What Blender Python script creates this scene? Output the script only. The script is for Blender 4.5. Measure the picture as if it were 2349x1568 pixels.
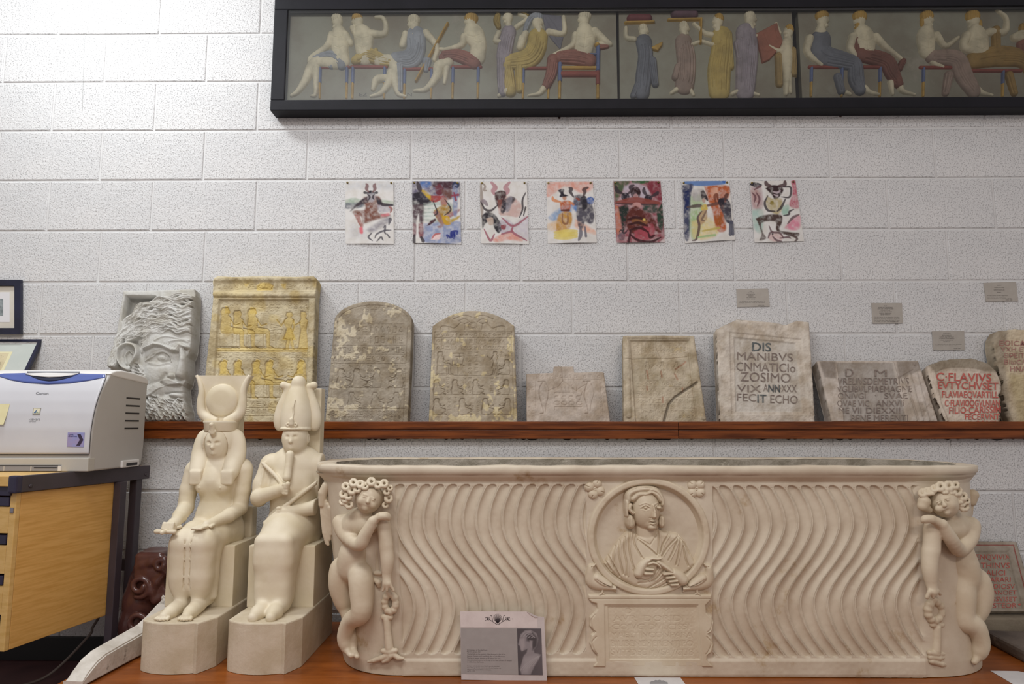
import bpy, bmesh, math, random
import numpy as np
from mathutils import Vector, Matrix
for o in list(bpy.data.objects): bpy.data.objects.remove(o)
SC = bpy.context.scene
COL = SC.collection
# ------------------------------------------------------------------ camera
F = 1600.0; CX = 1174.5; CY = 784.0
PIT = math.atan(191.0 / F); YAW = 0.0094; EYE = 0.87
cd = bpy.data.cameras.new('camera'); cam = bpy.data.objects.new('camera', cd); COL.objects.link(cam)
cd.sensor_width = 36.0; cd.lens = F / 2349.0 * 36.0; cd.clip_start = 0.05
cam.location = (0, 0, EYE); cam.rotation_euler = (math.pi / 2 + PIT, 0, YAW)
SC.camera = cam
# ------------------------------------------------------------------ light
w = bpy.data.worlds.new('room_light'); SC.world = w; w.use_nodes = True
w.node_tree.nodes['Background'].inputs[0].default_value = (1.0, 0.935, 0.92, 1)
w.node_tree.nodes['Background'].inputs[1].default_value = 0.42
def area(name, loc, target, sx, sy, power, color):
    l = bpy.data.lights.new(name, 'AREA'); l.shape = 'RECTANGLE'; l.size = sx; l.size_y = sy
    l.energy = power; l.color = color
    o = bpy.data.objects.new(name, l); COL.objects.link(o); o.location = loc
    o.rotation_euler = (Vector(target) - Vector(loc)).to_track_quat('-Z', 'Y').to_euler()
    return o
area('ceiling_lamp_left', (-1.85, 2.15, 3.15), (-1.75, 2.45, 0), 0.6, 0.25, 27, (0.94, 0.98, 1.0))
area('fill_light_room', (-0.9, 0.3, 3.2), (-0.5, 1.6, 0), 1.6, 0.5, 44, (0.97, 0.98, 1.0))  # added unseen area light, set left of centre so brightness falls off rightwards
area('fill_light_rear', (1.1, -1.8, 3.0), (0.9, 1.6, 0.5), 1.6, 0.5, 38, (1.0, 0.89, 0.82))  # added unseen warm fill from behind the camera, lifts the lower right
SC.view_settings.view_transform = 'Standard'; SC.view_settings.look = 'None'
SC.view_settings.gamma = 1.0; SC.view_settings.use_curve_mapping = False
SC.view_settings.exposure = 0.0
# ------------------------------------------------------------------ pixels -> directions
_cp, _sp, _cy, _sy = math.cos(PIT), math.sin(PIT), math.cos(YAW), math.sin(YAW)
def ray(px, py):
    x = (np.asarray(px, float) - CX) / F; v = (CY - np.asarray(py, float)) / F
    yy = _cp - v * _sp; zz = _sp + v * _cp
    return x * _cy - yy * _sy, x * _sy + yy * _cy, zz
def W(px, py, Y):
    a, b, c = ray(px, py); t = Y / b
    return np.stack(np.broadcast_arrays(a * t, b * t, EYE + c * t), -1)
def V(px, py, Y): return Vector(W(px, py, Y))
def onz(px, py, z):
    a, b, c = ray(px, py); t = (z - EYE) / c
    return np.array([a * t, b * t, z + 0 * t])
class Plane:
    """a wall-parallel plane, leaning back by `lean` radians about height z0"""
    def __init__(s, Y0, z0=0.0, lean=0.0):
        s.Y0, s.z0, s.k = Y0, z0, math.tan(lean)
        n = Vector((0, -1, s.k)).normalized(); s.n = np.array(n)
        s.mpp = Y0 / F
    def at(s, px, py, h=0.0):
        a, b, c = ray(px, py)
        t = (s.Y0 + (EYE - s.z0) * s.k) / (b - c * s.k)
        p = np.stack(np.broadcast_arrays(a * t, b * t, EYE + c * t), -1)
        return p + np.asarray(h, float)[..., None] * s.mpp * s.n
# ------------------------------------------------------------------ objects
def link(name, mesh, parent=None):
    o = bpy.data.objects.new(name, mesh); COL.objects.link(o)
    if parent is not None: o.parent = parent
    return o
def tag(o, label=None, cat=None, group=None, kind=None):
    if label: o['label'] = label
    if cat: o['category'] = cat
    if group: o['group'] = group
    if kind: o['kind'] = kind
    return o
def thing(name, label, cat, loc=(0, 0, 0), group=None):
    o = bpy.data.objects.new(name, None); COL.objects.link(o); o.empty_display_size = 0.05
    o['_loc'] = tuple(float(v) for v in loc); o.location = loc
    return tag(o, label, cat, group)
def pydata(name, v, f, mat=None, parent=None, smooth=False, col=None):
    """v: world coordinates; a parented mesh is moved into its parent's frame"""
    v = np.asarray(v, float).reshape(-1, 3)
    off = np.zeros(3)
    p = parent
    while p is not None:
        if p.type == 'EMPTY': off += np.array(p.location)
        p = p.parent
    me = bpy.data.meshes.new(name)
    f = f if isinstance(f, np.ndarray) else list(f)
    if isinstance(f, np.ndarray):
        n, k = f.shape
        me.vertices.add(len(v)); me.vertices.foreach_set('co', (v - off).ravel().astype(np.float32))
        me.loops.add(n * k); me.loops.foreach_set('vertex_index', f.ravel().astype(np.int32))
        me.polygons.add(n); me.polygons.foreach_set('loop_start', (np.arange(n) * k).astype(np.int32))
        me.update(calc_edges=True)
    else:
        me.from_pydata([tuple(q) for q in (v - off)], [], f); me.update()
    if smooth: me.polygons.foreach_set('use_smooth', np.ones(len(me.polygons), bool))
    if col is not None:
        ca = me.color_attributes.new('Col', 'FLOAT_COLOR', 'POINT')
        c4 = np.ones((len(v), 4), np.float32); c4[:, :3] = np.asarray(col).reshape(-1, 3)
        ca.data.foreach_set('color', c4.ravel())
    if mat: me.materials.append(mat)
    return link(name, me, parent)
def box_data(c0, c1, bev=0.0):
    x0, y0, z0 = c0; x1, y1, z1 = c1
    bm = bmesh.new()
    vs = [bm.verts.new((x, y, z)) for x in (x0, x1) for y in (y0, y1) for z in (z0, z1)]
    for f in ((0, 1, 3, 2), (4, 6, 7, 5), (0, 4, 5, 1), (2, 3, 7, 6), (0, 2, 6, 4), (1, 5, 7, 3)):
        bm.faces.new([vs[i] for i in f])
    if bev: bmesh.ops.bevel(bm, geom=bm.edges[:], offset=bev, segments=2, affect='EDGES', profile=0.6)
    bmesh.ops.recalc_face_normals(bm, faces=bm.faces[:])
    v = np.array([q.co[:] for q in bm.verts]); bm.verts.index_update()
    f = [[q.index for q in fa.verts] for fa in bm.faces]; bm.free()
    return v, f
def box(name, c0, c1, mat, parent=None, bev=0.0, rotz=0.0, about=(0, 0)):
    v, f = box_data(c0, c1, bev)
    if rotz:
        c, s = math.cos(rotz), math.sin(rotz); x = v[:, 0] - about[0]; y = v[:, 1] - about[1]
        v = v.copy(); v[:, 0] = about[0] + c * x - s * y; v[:, 1] = about[1] + s * x + c * y
    return pydata(name, v, f, mat, parent)
def tube_data(pts, r, n=10, cap=True):
    pts = [Vector(p) for p in pts]; R = [float(q) for q in r] if hasattr(r, "__len__") else [float(r)] * len(pts)
    vs, fs = [], []
    up = Vector((0, 0, 1))
    for i, p in enumerate(pts):
        d = (pts[min(i + 1, len(pts) - 1)] - pts[max(i - 1, 0)]).normalized()
        if abs(d.dot(up)) > 0.95: up = Vector((1, 0, 0)) if abs(d.x) < 0.9 else Vector((0, 1, 0))
        a = d.cross(up).normalized(); b = a.cross(d).normalized(); up = b
        for k in range(n):
            t = 2 * math.pi * k / n; vs.append(p + R[i] * (math.cos(t) * a + math.sin(t) * b))
    for i in range(len(pts) - 1):
        for k in range(n):
            fs.append([i * n + k, i * n + (k + 1) % n, (i + 1) * n + (k + 1) % n, (i + 1) * n + k])
    if cap:
        fs.append(list(range(n))[::-1]); fs.append([(len(pts) - 1) * n + k for k in range(n)])
    return np.array([q[:] for q in vs]), fs
def tube(name, pts, r, mat, parent=None, n=10):
    v, f = tube_data(pts, r, n); return pydata(name, v, f, mat, parent, True)
def prism_px(name, poly, plane, h0, h1, mat, parent=None, col=None):
    """a px polygon extruded along the plane normal from height h0 to h1 (px)"""
    a = np.array(poly, float); n = len(a)
    v = np.concatenate([plane.at(a[:, 0], a[:, 1], h1 + 0 * a[:, 0]), plane.at(a[:, 0], a[:, 1], h0 + 0 * a[:, 0])])
    f = [list(range(n)), list(range(2 * n - 1, n - 1, -1))] + [[i, n + i, n + (i + 1) % n, (i + 1) % n] for i in range(n)]
    o = pydata(name, v, f, mat, parent)
    bm = bmesh.new(); bm.from_mesh(o.data); bmesh.ops.recalc_face_normals(bm, faces=bm.faces[:]); bm.to_mesh(o.data); bm.free()
    return o
# ------------------------------------------------------------------ materials
def lin(c):
    if isinstance(c, str): c = [int(c[i:i + 2], 16) / 255 for i in (0, 2, 4)]
    return tuple((x / 12.92 if x <= 0.04045 else ((x + 0.055) / 1.055) ** 2.4) for x in c[:3])
def mat(name, c1, c2=None, scale=8.0, rough=0.6, bump=0.0, bscale=60.0, col=False, detail=5.0, spec=0.5, stretch=None, metal=0.0, bdist=0.004, pits=0.0, c3=None, s3=3.0, t3=0.6):
    m = bpy.data.materials.new(name); m.use_nodes = True; nt = m.node_tree; N = nt.nodes; Lk = nt.links
    b = N['Principled BSDF']; b.inputs['Roughness'].default_value = rough; b.inputs['Metallic'].default_value = metal
    b.inputs['Specular IOR Level'].default_value = spec
    tc = N.new('ShaderNodeTexCoord'); vec = tc.outputs['Object']
    if stretch:
        mp = N.new('ShaderNodeMapping'); mp.inputs['Scale'].default_value = stretch; Lk.new(vec, mp.inputs[0]); vec = mp.outputs[0]
    def noise(s, d=detail, ro=0.6):
        n = N.new('ShaderNodeTexNoise'); n.inputs['Scale'].default_value = s; n.inputs['Detail'].default_value = d
        n.inputs['Roughness'].default_value = ro; Lk.new(vec, n.inputs['Vector']); return n.outputs['Fac']
    def mix(fac, a, bb, typ='MIX'):
        x = N.new('ShaderNodeMix'); x.data_type = 'RGBA'; x.blend_type = typ
        if hasattr(fac, 'is_linked'): Lk.new(fac, x.inputs[0])
        else: x.inputs[0].default_value = fac
        for sck, val in ((x.inputs[6], a), (x.inputs[7], bb)):
            if hasattr(val, 'is_linked'): Lk.new(val, sck)
            else: sck.default_value = (*val, 1)
        return x.outputs[2]
    def ramp(v, a, bb):
        r = N.new('ShaderNodeMapRange'); r.inputs[1].default_value = a; r.inputs[2].default_value = bb; r.interpolation_type = 'SMOOTHSTEP'
        Lk.new(v, r.inputs[0]); return r.outputs[0]
    c1 = lin(c1); c2 = lin(c2) if c2 is not None else None
    base = c1
    if c2 is not None: base = mix(ramp(noise(scale), 0.35, 0.68), c1, c2)
    if c3 is not None: base = mix(ramp(noise(s3, 6, 0.7), t3, t3 + 0.12), base, lin(c3))
    if col:
        at = N.new('ShaderNodeAttribute'); at.attribute_name = 'Col'
        base = mix(1.0, at.outputs['Color'], base, 'MULTIPLY')
    if hasattr(base, 'is_linked'): Lk.new(base, b.inputs['Base Color'])
    else: b.inputs['Base Color'].default_value = (*base, 1)
    if bump:
        bp = N.new('ShaderNodeBump'); bp.inputs['Strength'].default_value = bump; bp.inputs['Distance'].default_value = bdist
        hgt = noise(bscale, 6, 0.65)
        if pits:
            mm = N.new('ShaderNodeMath'); mm.operation = 'ADD'; Lk.new(hgt, mm.inputs[0]); Lk.new(ramp(noise(bscale * 2.3, 3), 0.36 - 0.08 * pits, 0.46), mm.inputs[1]); hgt = mm.outputs[0]
        Lk.new(hgt, bp.inputs['Height']); Lk.new(bp.outputs[0], b.inputs['Normal'])
    return m
# ================================================================== the setting
YU, YL = 2.8945, 2.7156            # upper wall face, lower (thicker) wall face
PLAT = 0.145                       # top of the low wooden platform
M_wall = mat('white_block_paint', 'cccccc', 'd4d3d2', 3, 0.55, 0.7, 75, bdist=0.005, pits=0.9)
M_mortar = mat('painted_mortar', 'd2d2d1', 'c9c8c7', 9, 0.6, 0.3, 120)
M_floor = mat('dark_floor', '5e3e40', '4a3034', 5, 0.5, 0.1, 40)
M_black = mat('black_skirting', '0d0c0d', '141214', 5, 0.5)
M_plat = mat('varnished_wood', '965320', '7c4014', 4, 0.28, 0.05, 30, stretch=(1, 6, 6), spec=0.35)
M_shelf = mat('varnished_shelf_wood', '80431b', '52260c', 5, 0.3, 0.05, 30, stretch=(0.8, 10, 14), spec=0.3)
HC, LB, J = 0.2237, 0.45, 0.009
def wall(name, Y, rows, x0, x1, zlo, zhi, thick):
    o = box(name, (x0, Y + 0.0035, zlo), (x1, Y + thick, zhi), M_mortar); tag(o, kind='structure')
    for zt, xr in rows:
        lo = max(zt - HC, zlo); n0 = math.floor((x0 - xr) / LB); n1 = math.ceil((x1 - xr) / LB)
        for n in range(n0, n1):
            a = max(xr + n * LB, x0) + J / 2; b = min(xr + (n + 1) * LB, x1) - J / 2
            if b - a < 0.03: continue
            c = ((a + b) / 2, lo, b - a, min(zt, zhi) - lo)
            key = (round(c[2], 3), round(c[3], 3))
            me = blocks.get(key)
            if me is None:
                bw, bh = c[2] / 2, (c[3] - J) / 2; e = 0.0035
                v = [(-bw, 0.012, -bh), (bw, 0.012, -bh), (bw, 0.012, bh), (-bw, 0.012, bh),
                     (-bw, 0.002, -bh), (bw, 0.002, -bh), (bw, 0.002, bh), (-bw, 0.002, bh),
                     (-bw + e, 0, -bh + e), (bw - e, 0, -bh + e), (bw - e, 0, bh - e), (-bw + e, 0, bh - e)]
                f = [(8, 9, 10, 11)] + [(4 + i, 4 + (i + 1) % 4, 8 + (i + 1) % 4, 8 + i) for i in range(4)] + [(i, (i + 1) % 4, 4 + (i + 1) % 4, 4 + i) for i in range(4)]
                me = bpy.data.meshes.new('block'); me.from_pydata(v, [], f); me.materials.append(M_wall); blocks[key] = me
            bl = link('block', me, o); bl.location = ((a + b) / 2, Y - RB.uniform(0, 0.0012), lo + c[3] / 2)
    return o
blocks = {}; RB = random.Random(4)
def px_row(k): return EYE + 1.2727 - k * HC
rows = []
for k, px, py in ((-3, 591 + 8, 30), (-2, 474.5, 139), (-1, 591, 250), (0, 1182.5, 362), (1, 1068, 474), (2, 1196, 586), (3, 1068, 700), (4, 1940.6, 815), (5, 1812, 930)):
    rows.append((px_row(k), float(W(px, py, YU)[0])))
rows.insert(0, (px_row(-4), rows[1][1]))
wall('wall_upper', YU, rows, -2.75, 2.75, 0.80, px_row(-4), 0.25)
zl = EYE - 0.2499
lrows = [(zl + HC, 1.2018), (zl, 1.2018 + LB / 2), (zl - HC, 1.2018), (zl - 2 * HC, 1.2018 + LB / 2)]
wall('wall_lower', YL, lrows, -2.75, 2.75, 0.0, zl + HC, 0.17)
tag(box('floor', (-3.2, 0.2, -0.05), (3.2, YU + 0.2, 0.0), M_floor), kind='structure')
tag(box('baseboard_back', (-2.75, YL - 0.014, 0.0), (2.75, YL - 0.0005, 0.085), M_black, bev=0.003), kind='structure')
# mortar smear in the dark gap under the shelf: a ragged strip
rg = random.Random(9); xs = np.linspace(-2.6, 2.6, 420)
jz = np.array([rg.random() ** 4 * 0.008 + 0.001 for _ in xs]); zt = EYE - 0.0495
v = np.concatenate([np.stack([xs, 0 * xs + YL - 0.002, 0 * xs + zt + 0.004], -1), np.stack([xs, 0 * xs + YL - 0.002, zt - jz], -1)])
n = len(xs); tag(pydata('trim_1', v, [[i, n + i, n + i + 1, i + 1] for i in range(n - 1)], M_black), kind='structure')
# platform
pf = thing('wooden_platform', 'low varnished reddish brown wooden platform under the marble coffin', 'platform', (0.1, 2.1, 0))
box('top_board', (-1.305, 1.2, PLAT - 0.03), (1.95, YL - 0.02, PLAT), M_plat, pf, 0.003)
box('side_board', (-1.29, 1.22, 0.0), (1.935, YL - 0.03, PLAT - 0.03), M_plat, pf)
# shelf: two lengths butted at px 1557
def shelf(px0, px1, label):
    x0 = float(W(px0, 985, YL - 0.03)[0]); x1 = float(W(px1, 985, YL - 0.03)[0])
    zt = float(W(1190, 966.5, YL - 0.03)[2]); zm = float(W(1190, 985.5, YL - 0.03)[2]); zb = float(W(1190, 1006, YL - 0.03)[2])
    s = thing('wall_shelf', label, 'shelf', ((x0 + x1) / 2, YL - 0.03, zb), 'shelf lengths along the wall')
    box('top_lip', (x0, YL - 0.033, zm + 0.0012), (x1, YL - 0.012, zt), M_shelf, s, 0.0018)
    box('front_board', (x0, YL - 0.030, zb), (x1, YL - 0.0025, zm - 0.0006), M_shelf, s, 0.0018)
    box('shelf_board', (x0, YL - 0.012, zt - 0.038), (x1, YU - 0.002, zt - 0.02), M_shelf, s)
    return zt - 0.02
ZS = shelf(-280, 1556, 'dark varnished wooden wall shelf carrying the Egyptian carved slabs')
shelf(1557.5, 2640, 'dark varnished wooden wall shelf carrying the Latin lettered stones')
# ================================================================== carving tools
def sstep(a, b, x): t = np.clip((x - a) / (b - a), 0, 1); return t * t * (3 - 2 * t)
def vnoise(x, y, s, seed=0):
    """cheap smooth value noise, -1..1"""
    r = np.random.RandomState(seed); T = r.uniform(-1, 1, (64, 64))
    u, v = np.asarray(x) / s, np.asarray(y) / s; i, j = np.floor(u).astype(int), np.floor(v).astype(int)
    a, b = u - i, v - j; a = a * a * (3 - 2 * a); b = b * b * (3 - 2 * b)
    g = lambda p, q: T[p % 64, q % 64]
    return (g(i, j) * (1 - a) + g(i + 1, j) * a) * (1 - b) + (g(i, j + 1) * (1 - a) + g(i + 1, j + 1) * a) * b
def spl(pts, n=8):
    """Catmull-Rom through 2D/3D points"""
    p = np.array(pts, float)
    if len(p) < 3: return p
    q = np.concatenate([[2 * p[0] - p[1]], p, [2 * p[-1] - p[-2]]]); out = []
    for i in range(1, len(q) - 2):
        t = np.linspace(0, 1, n, endpoint=False)[:, None]; a, b, c, d = q[i - 1], q[i], q[i + 1], q[i + 2]
        out.append(0.5 * (2 * b + (c - a) * t + (2 * a - 5 * b + 4 * c - d) * t ** 2 + (3 * b - a - 3 * c + d) * t ** 3))
    out.append(p[-1:]); return np.concatenate(out)
class Relief:
    """height (and colour) on a regular px grid; all lengths in photo px"""
    def __init__(s, x0, x1, y0, y1, step, base=0.0, color=(1, 1, 1)):
        s.st = step; s.x = np.arange(x0, x1 + step, step); s.y = np.arange(y0, y1 + step, step)
        s.X, s.Y = np.meshgrid(s.x, s.y); s.H = np.full(s.X.shape, float(base)); s.C = np.ones(s.X.shape + (3,)) * np.array(lin(color) if isinstance(color, str) else color)
    def sl(s, xa, xb, ya, yb):
        i0 = max(0, int((xa - s.x[0]) / s.st)); i1 = min(len(s.x), int((xb - s.x[0]) / s.st) + 2)
        j0 = max(0, int((ya - s.y[0]) / s.st)); j1 = min(len(s.y), int((yb - s.y[0]) / s.st) + 2)
        return (slice(j0, max(j1, j0)), slice(i0, max(i1, i0)))
    def seg(s, X, Y, a, b):
        dx, dy = b[0] - a[0], b[1] - a[1]; L2 = dx * dx + dy * dy + 1e-9
        t = np.clip(((X - a[0]) * dx + (Y - a[1]) * dy) / L2, 0, 1)
        return np.hypot(X - a[0] - t * dx, Y - a[1] - t * dy), t
    def put(s, q, val, k, c=None):
        H = s.H[q]
        if c is not None: s.C[q] = np.where((val > H)[..., None], np.array(lin(c) if isinstance(c, str) else c), s.C[q])
        if k > 0:
            h = np.clip(0.5 + 0.5 * (val - H) / k, 0, 1); s.H[q] = H + (val - H) * h + k * h * (1 - h)
        else: s.H[q] = np.maximum(H, val)
    def cap(s, pts, h, base=0.0, k=0.0, pw=0.5, c=None):
        """chain of (x, y, r): rounded tapered limbs, h = top height / or None: h = radius"""
        for a, b in zip(pts[:-1], pts[1:]) if len(pts) > 1 else [(pts[0], pts[0])]:
            R = max(a[2], b[2]) + 6; q = s.sl(min(a[0], b[0]) - R, max(a[0], b[0]) + R, min(a[1], b[1]) - R, max(a[1], b[1]) + R)
            if s.X[q].size == 0: continue
            d, t = s.seg(s.X[q], s.Y[q], a, b); r = a[2] + (b[2] - a[2]) * t
            ha = a[3] if len(a) > 3 else h; hb = b[3] if len(b) > 3 else h; hh = ha + (hb - ha) * t
            u = d / r; val = np.where(u < 1, base + hh * np.clip(1 - u * u, 0, 1) ** pw, base - (d - r) * 1.5)
            s.put(q, val, k, c)
    def ell(s, cx, cy, rx, ry, h, ang=0.0, base=0.0, k=0.0, pw=0.5, c=None):
        R = max(rx, ry) + 5; q = s.sl(cx - R, cx + R, cy - R, cy + R)
        if s.X[q].size == 0: return
        ca, sa = math.cos(ang), math.sin(ang); X, Y = s.X[q] - cx, s.Y[q] - cy
        u = np.hypot((X * ca + Y * sa) / rx, (-X * sa + Y * ca) / ry)
        s.put(q, np.where(u < 1, base + h * np.clip(1 - u * u, 0, 1) ** pw, base - (u - 1) * min(rx, ry) * 1.5), k, c)
    def dist(s, poly):
        """signed distance to a closed polygon (inside negative) on the whole grid slice"""
        p = np.array(poly, float); q = s.sl(p[:, 0].min() - 8, p[:, 0].max() + 8, p[:, 1].min() - 8, p[:, 1].max() + 8)
        X, Y = s.X[q], s.Y[q]; d = np.full(X.shape, 1e9); ins = np.zeros(X.shape, bool)
        for a, b in zip(p, np.roll(p, -1, 0)):
            d = np.minimum(d, s.seg(X, Y, a, b)[0])
            if abs(a[1] - b[1]) > 1e-9:
                cr = ((a[1] > Y) != (b[1] > Y)) & (X < (b[0] - a[0]) * (Y - a[1]) / (b[1] - a[1]) + a[0]); ins ^= cr
        return q, np.where(ins, -d, d)
    def poly(s, poly, h, edge=2.0, base=0.0, k=0.0, c=None):
        q, d = s.dist(poly)
        val = np.where(d < 0, base + h * np.sqrt(np.clip(1 - np.clip(1 + d / edge, 0, 1) ** 2, 0, 1)), base - d * 1.5); s.put(q, val, k, c)
    def sink(s, poly, depth, edge=2.0, c=None, add=True):
        q, d = s.dist(poly); t = sstep(edge * 0.5, -edge * 0.5, d); s.H[q] -= depth * t
        if c is not None: cc = np.array(lin(c) if isinstance(c, str) else c); tt = sstep(1.0, -1.0, d)[..., None]; s.C[q] = s.C[q] * (1 - tt) + cc * tt
    def paint(s, poly, c, a=1.0, soft=1.0):
        q, d = s.dist(poly); t = (a * sstep(soft, -soft, d))[..., None]; s.C[q] = s.C[q] * (1 - t) + np.array(lin(c) if isinstance(c, str) else c) * t
    def line(s, pts, w, dep, c=None, a=1.0):
        """groove (dep>0) or ridge (dep<0) along a polyline"""
        pts = np.asarray(pts, float); ws = w if hasattr(w, '__len__') else None; wm = max(w) if ws is not None else w
        q = s.sl(pts[:, 0].min() - 3 * wm, pts[:, 0].max() + 3 * wm, pts[:, 1].min() - 3 * wm, pts[:, 1].max() + 3 * wm)
        if s.X[q].size == 0: return
        X, Y = s.X[q], s.Y[q]; best = np.full(X.shape, 1e9)
        for i, (p0, p1) in enumerate(zip(pts[:-1], pts[1:])):
            d, t = s.seg(X, Y, p0, p1)
            if ws is not None: d = d / np.maximum(0.2, ws[i] + (ws[i + 1] - ws[i]) * t)
            else: d = d / w
            best = np.minimum(best, d)
        g = np.exp(-best ** 2 * 1.6); s.H[q] -= dep * g
        if c is not None:
            g = (a * sstep(1.1, 0.75, best))[..., None]; s.C[q] = s.C[q] * (1 - g) + np.array(lin(c) if isinstance(c, str) else c) * g
    def smooth(s, n=1):
        for _ in range(n):
            h = np.pad(s.H, 1, mode='edge'); s.H = (h[:-2, 1:-1] + h[2:, 1:-1] + h[1:-1, :-2] + h[1:-1, 2:] + 4 * s.H) / 8
    def sample(s, x, y, A=None):
        A = s.H if A is None else A
        u = np.clip((x - s.x[0]) / s.st, 0, len(s.x) - 1.001); v = np.clip((y - s.y[0]) / s.st, 0, len(s.y) - 1.001)
        i, j = u.astype(int), v.astype(int); a, b = u - i, v - j
        if A.ndim == 3: a, b = a[..., None], b[..., None]
        return (A[j, i] * (1 - a) + A[j, i + 1] * a) * (1 - b) + (A[j + 1, i] * (1 - a) + A[j + 1, i + 1] * a) * b
    def patch(s, name, plane, m, parent=None, lo=-2.0, col=False, hoff=0.0):
        """mesh of all the cells standing above `lo`; its rim sinks below the ground plane"""
        K = s.H > lo; q = K[:-1, :-1] | K[1:, :-1] | K[:-1, 1:] | K[1:, 1:]
        j, i = np.nonzero(q); n = s.H.shape[1]; f = np.stack([j * n + i, (j + 1) * n + i, (j + 1) * n + i + 1, j * n + i + 1], -1)
        u, inv = np.unique(f, return_inverse=True); H = np.maximum(s.H.ravel()[u], lo - 1.0) + hoff
        v = plane.at(s.X.ravel()[u], s.Y.ravel()[u], H)
        return pydata(name, v, inv.reshape(f.shape), m, parent, True, s.C.reshape(-1, 3)[u] if col else None)
def grid_faces(nv, nu):
    j, i = np.meshgrid(np.arange(nv - 1), np.arange(nu - 1), indexing='ij'); a = (j * nu + i).ravel()
    return np.stack([a, a + nu, a + nu + 1, a + 1], -1)
def edge_fn(pts):
    p = np.array(pts, float); return lambda t: np.interp(t, p[:, 0], p[:, 1])
def slab(name, R, plane, L, Rr, T, B, depth, m, parent=None, col=False, rnd=4.0, rough=0.6, seed=1, res=1.0, back_in=0.0):
    """a stone slab: outline x = L(y)..Rr(y), y = T(x)..B(x) in px, carved front R, real thickness (m)"""
    ys = np.arange(R.y[0], R.y[-1], res); xs = np.arange(R.x[0], R.x[-1], res)
    nu = max(8, int((Rr(ys).max() - L(ys).min()) / res)); nv = max(8, int((B(xs).max() - T(xs).min()) / res))
    u = np.linspace(0, 1, nu)[None, :]; v = np.linspace(0, 1, nv)[:, None]
    y = np.full((nv, nu), 0.0) + T(xs).mean() * (1 - v) + B(xs).mean() * v; x = y * 0
    for _ in range(6):
        x = L(y) * (1 - u) + Rr(y) * u; y = T(x) * (1 - v) + B(x) * v
    H = R.sample(x, y)
    d = np.minimum(np.minimum(x - L(y), Rr(y) - x), np.minimum(y - T(x), (B(x) - y) + 3))
    e = np.clip(d, 0, rnd) / rnd; H = H - rnd * 0.7 * (1 - np.sqrt(np.clip(1 - (1 - e) ** 2, 0, 1)))
    H = H + rough * (vnoise(x, y, 7.0, seed) * 0.6 + vnoise(x, y, 2.6, seed + 1) * 0.4)
    vf = plane.at(x, y, H).reshape(-1, 3); C = R.sample(x, y, R.C).reshape(-1, 3)
    ring = np.concatenate([np.arange(nu), (np.arange(1, nv) * nu + nu - 1), ((nv - 1) * nu + np.arange(nu - 2, -1, -1)), np.arange(nv - 2, 0, -1) * nu])
    nr = len(ring); vs = [vf]; cs = [C]
    for k, fr in enumerate((0.12, 0.5, 0.9, 1.0)):
        hh = -depth * fr / plane.mpp + 0 * x.ravel()[ring]
        jit = rough * 1.2 * vnoise(np.arange(nr) * 1.0, np.full(nr, k * 13.0), 5.0, seed + 5) * (0.5 if fr < 1 else 0)
        bi = back_in * fr; cxm, cym = x.mean(), y.mean()
        xx = x.ravel()[ring]; yy = y.ravel()[ring]
        xx = xx + (cxm - xx) / np.maximum(1, abs(cxm - xx)) * (bi + jit); yy2 = np.where(yy < cym, yy + bi + jit, yy)
        vs.append(plane.at(xx, yy2, hh)); cs.append(C[ring])
    fs = [grid_faces(nv, nu)]; n0 = nv * nu
    prev = ring
    for k in range(4):
        cur = n0 + k * nr + np.arange(nr); fs.append(np.stack([prev, np.roll(prev, -1), np.roll(cur, -1), cur], -1)); prev = cur
    i = np.arange(nr // 2 - 1); fs.append(np.stack([prev[i], prev[nr - 1 - i], prev[nr - 2 - i], prev[i + 1]], -1))
    return pydata(name, np.concatenate(vs), np.concatenate(fs)[:, ::-1], m, parent, True, np.concatenate(cs) if col else None)
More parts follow.
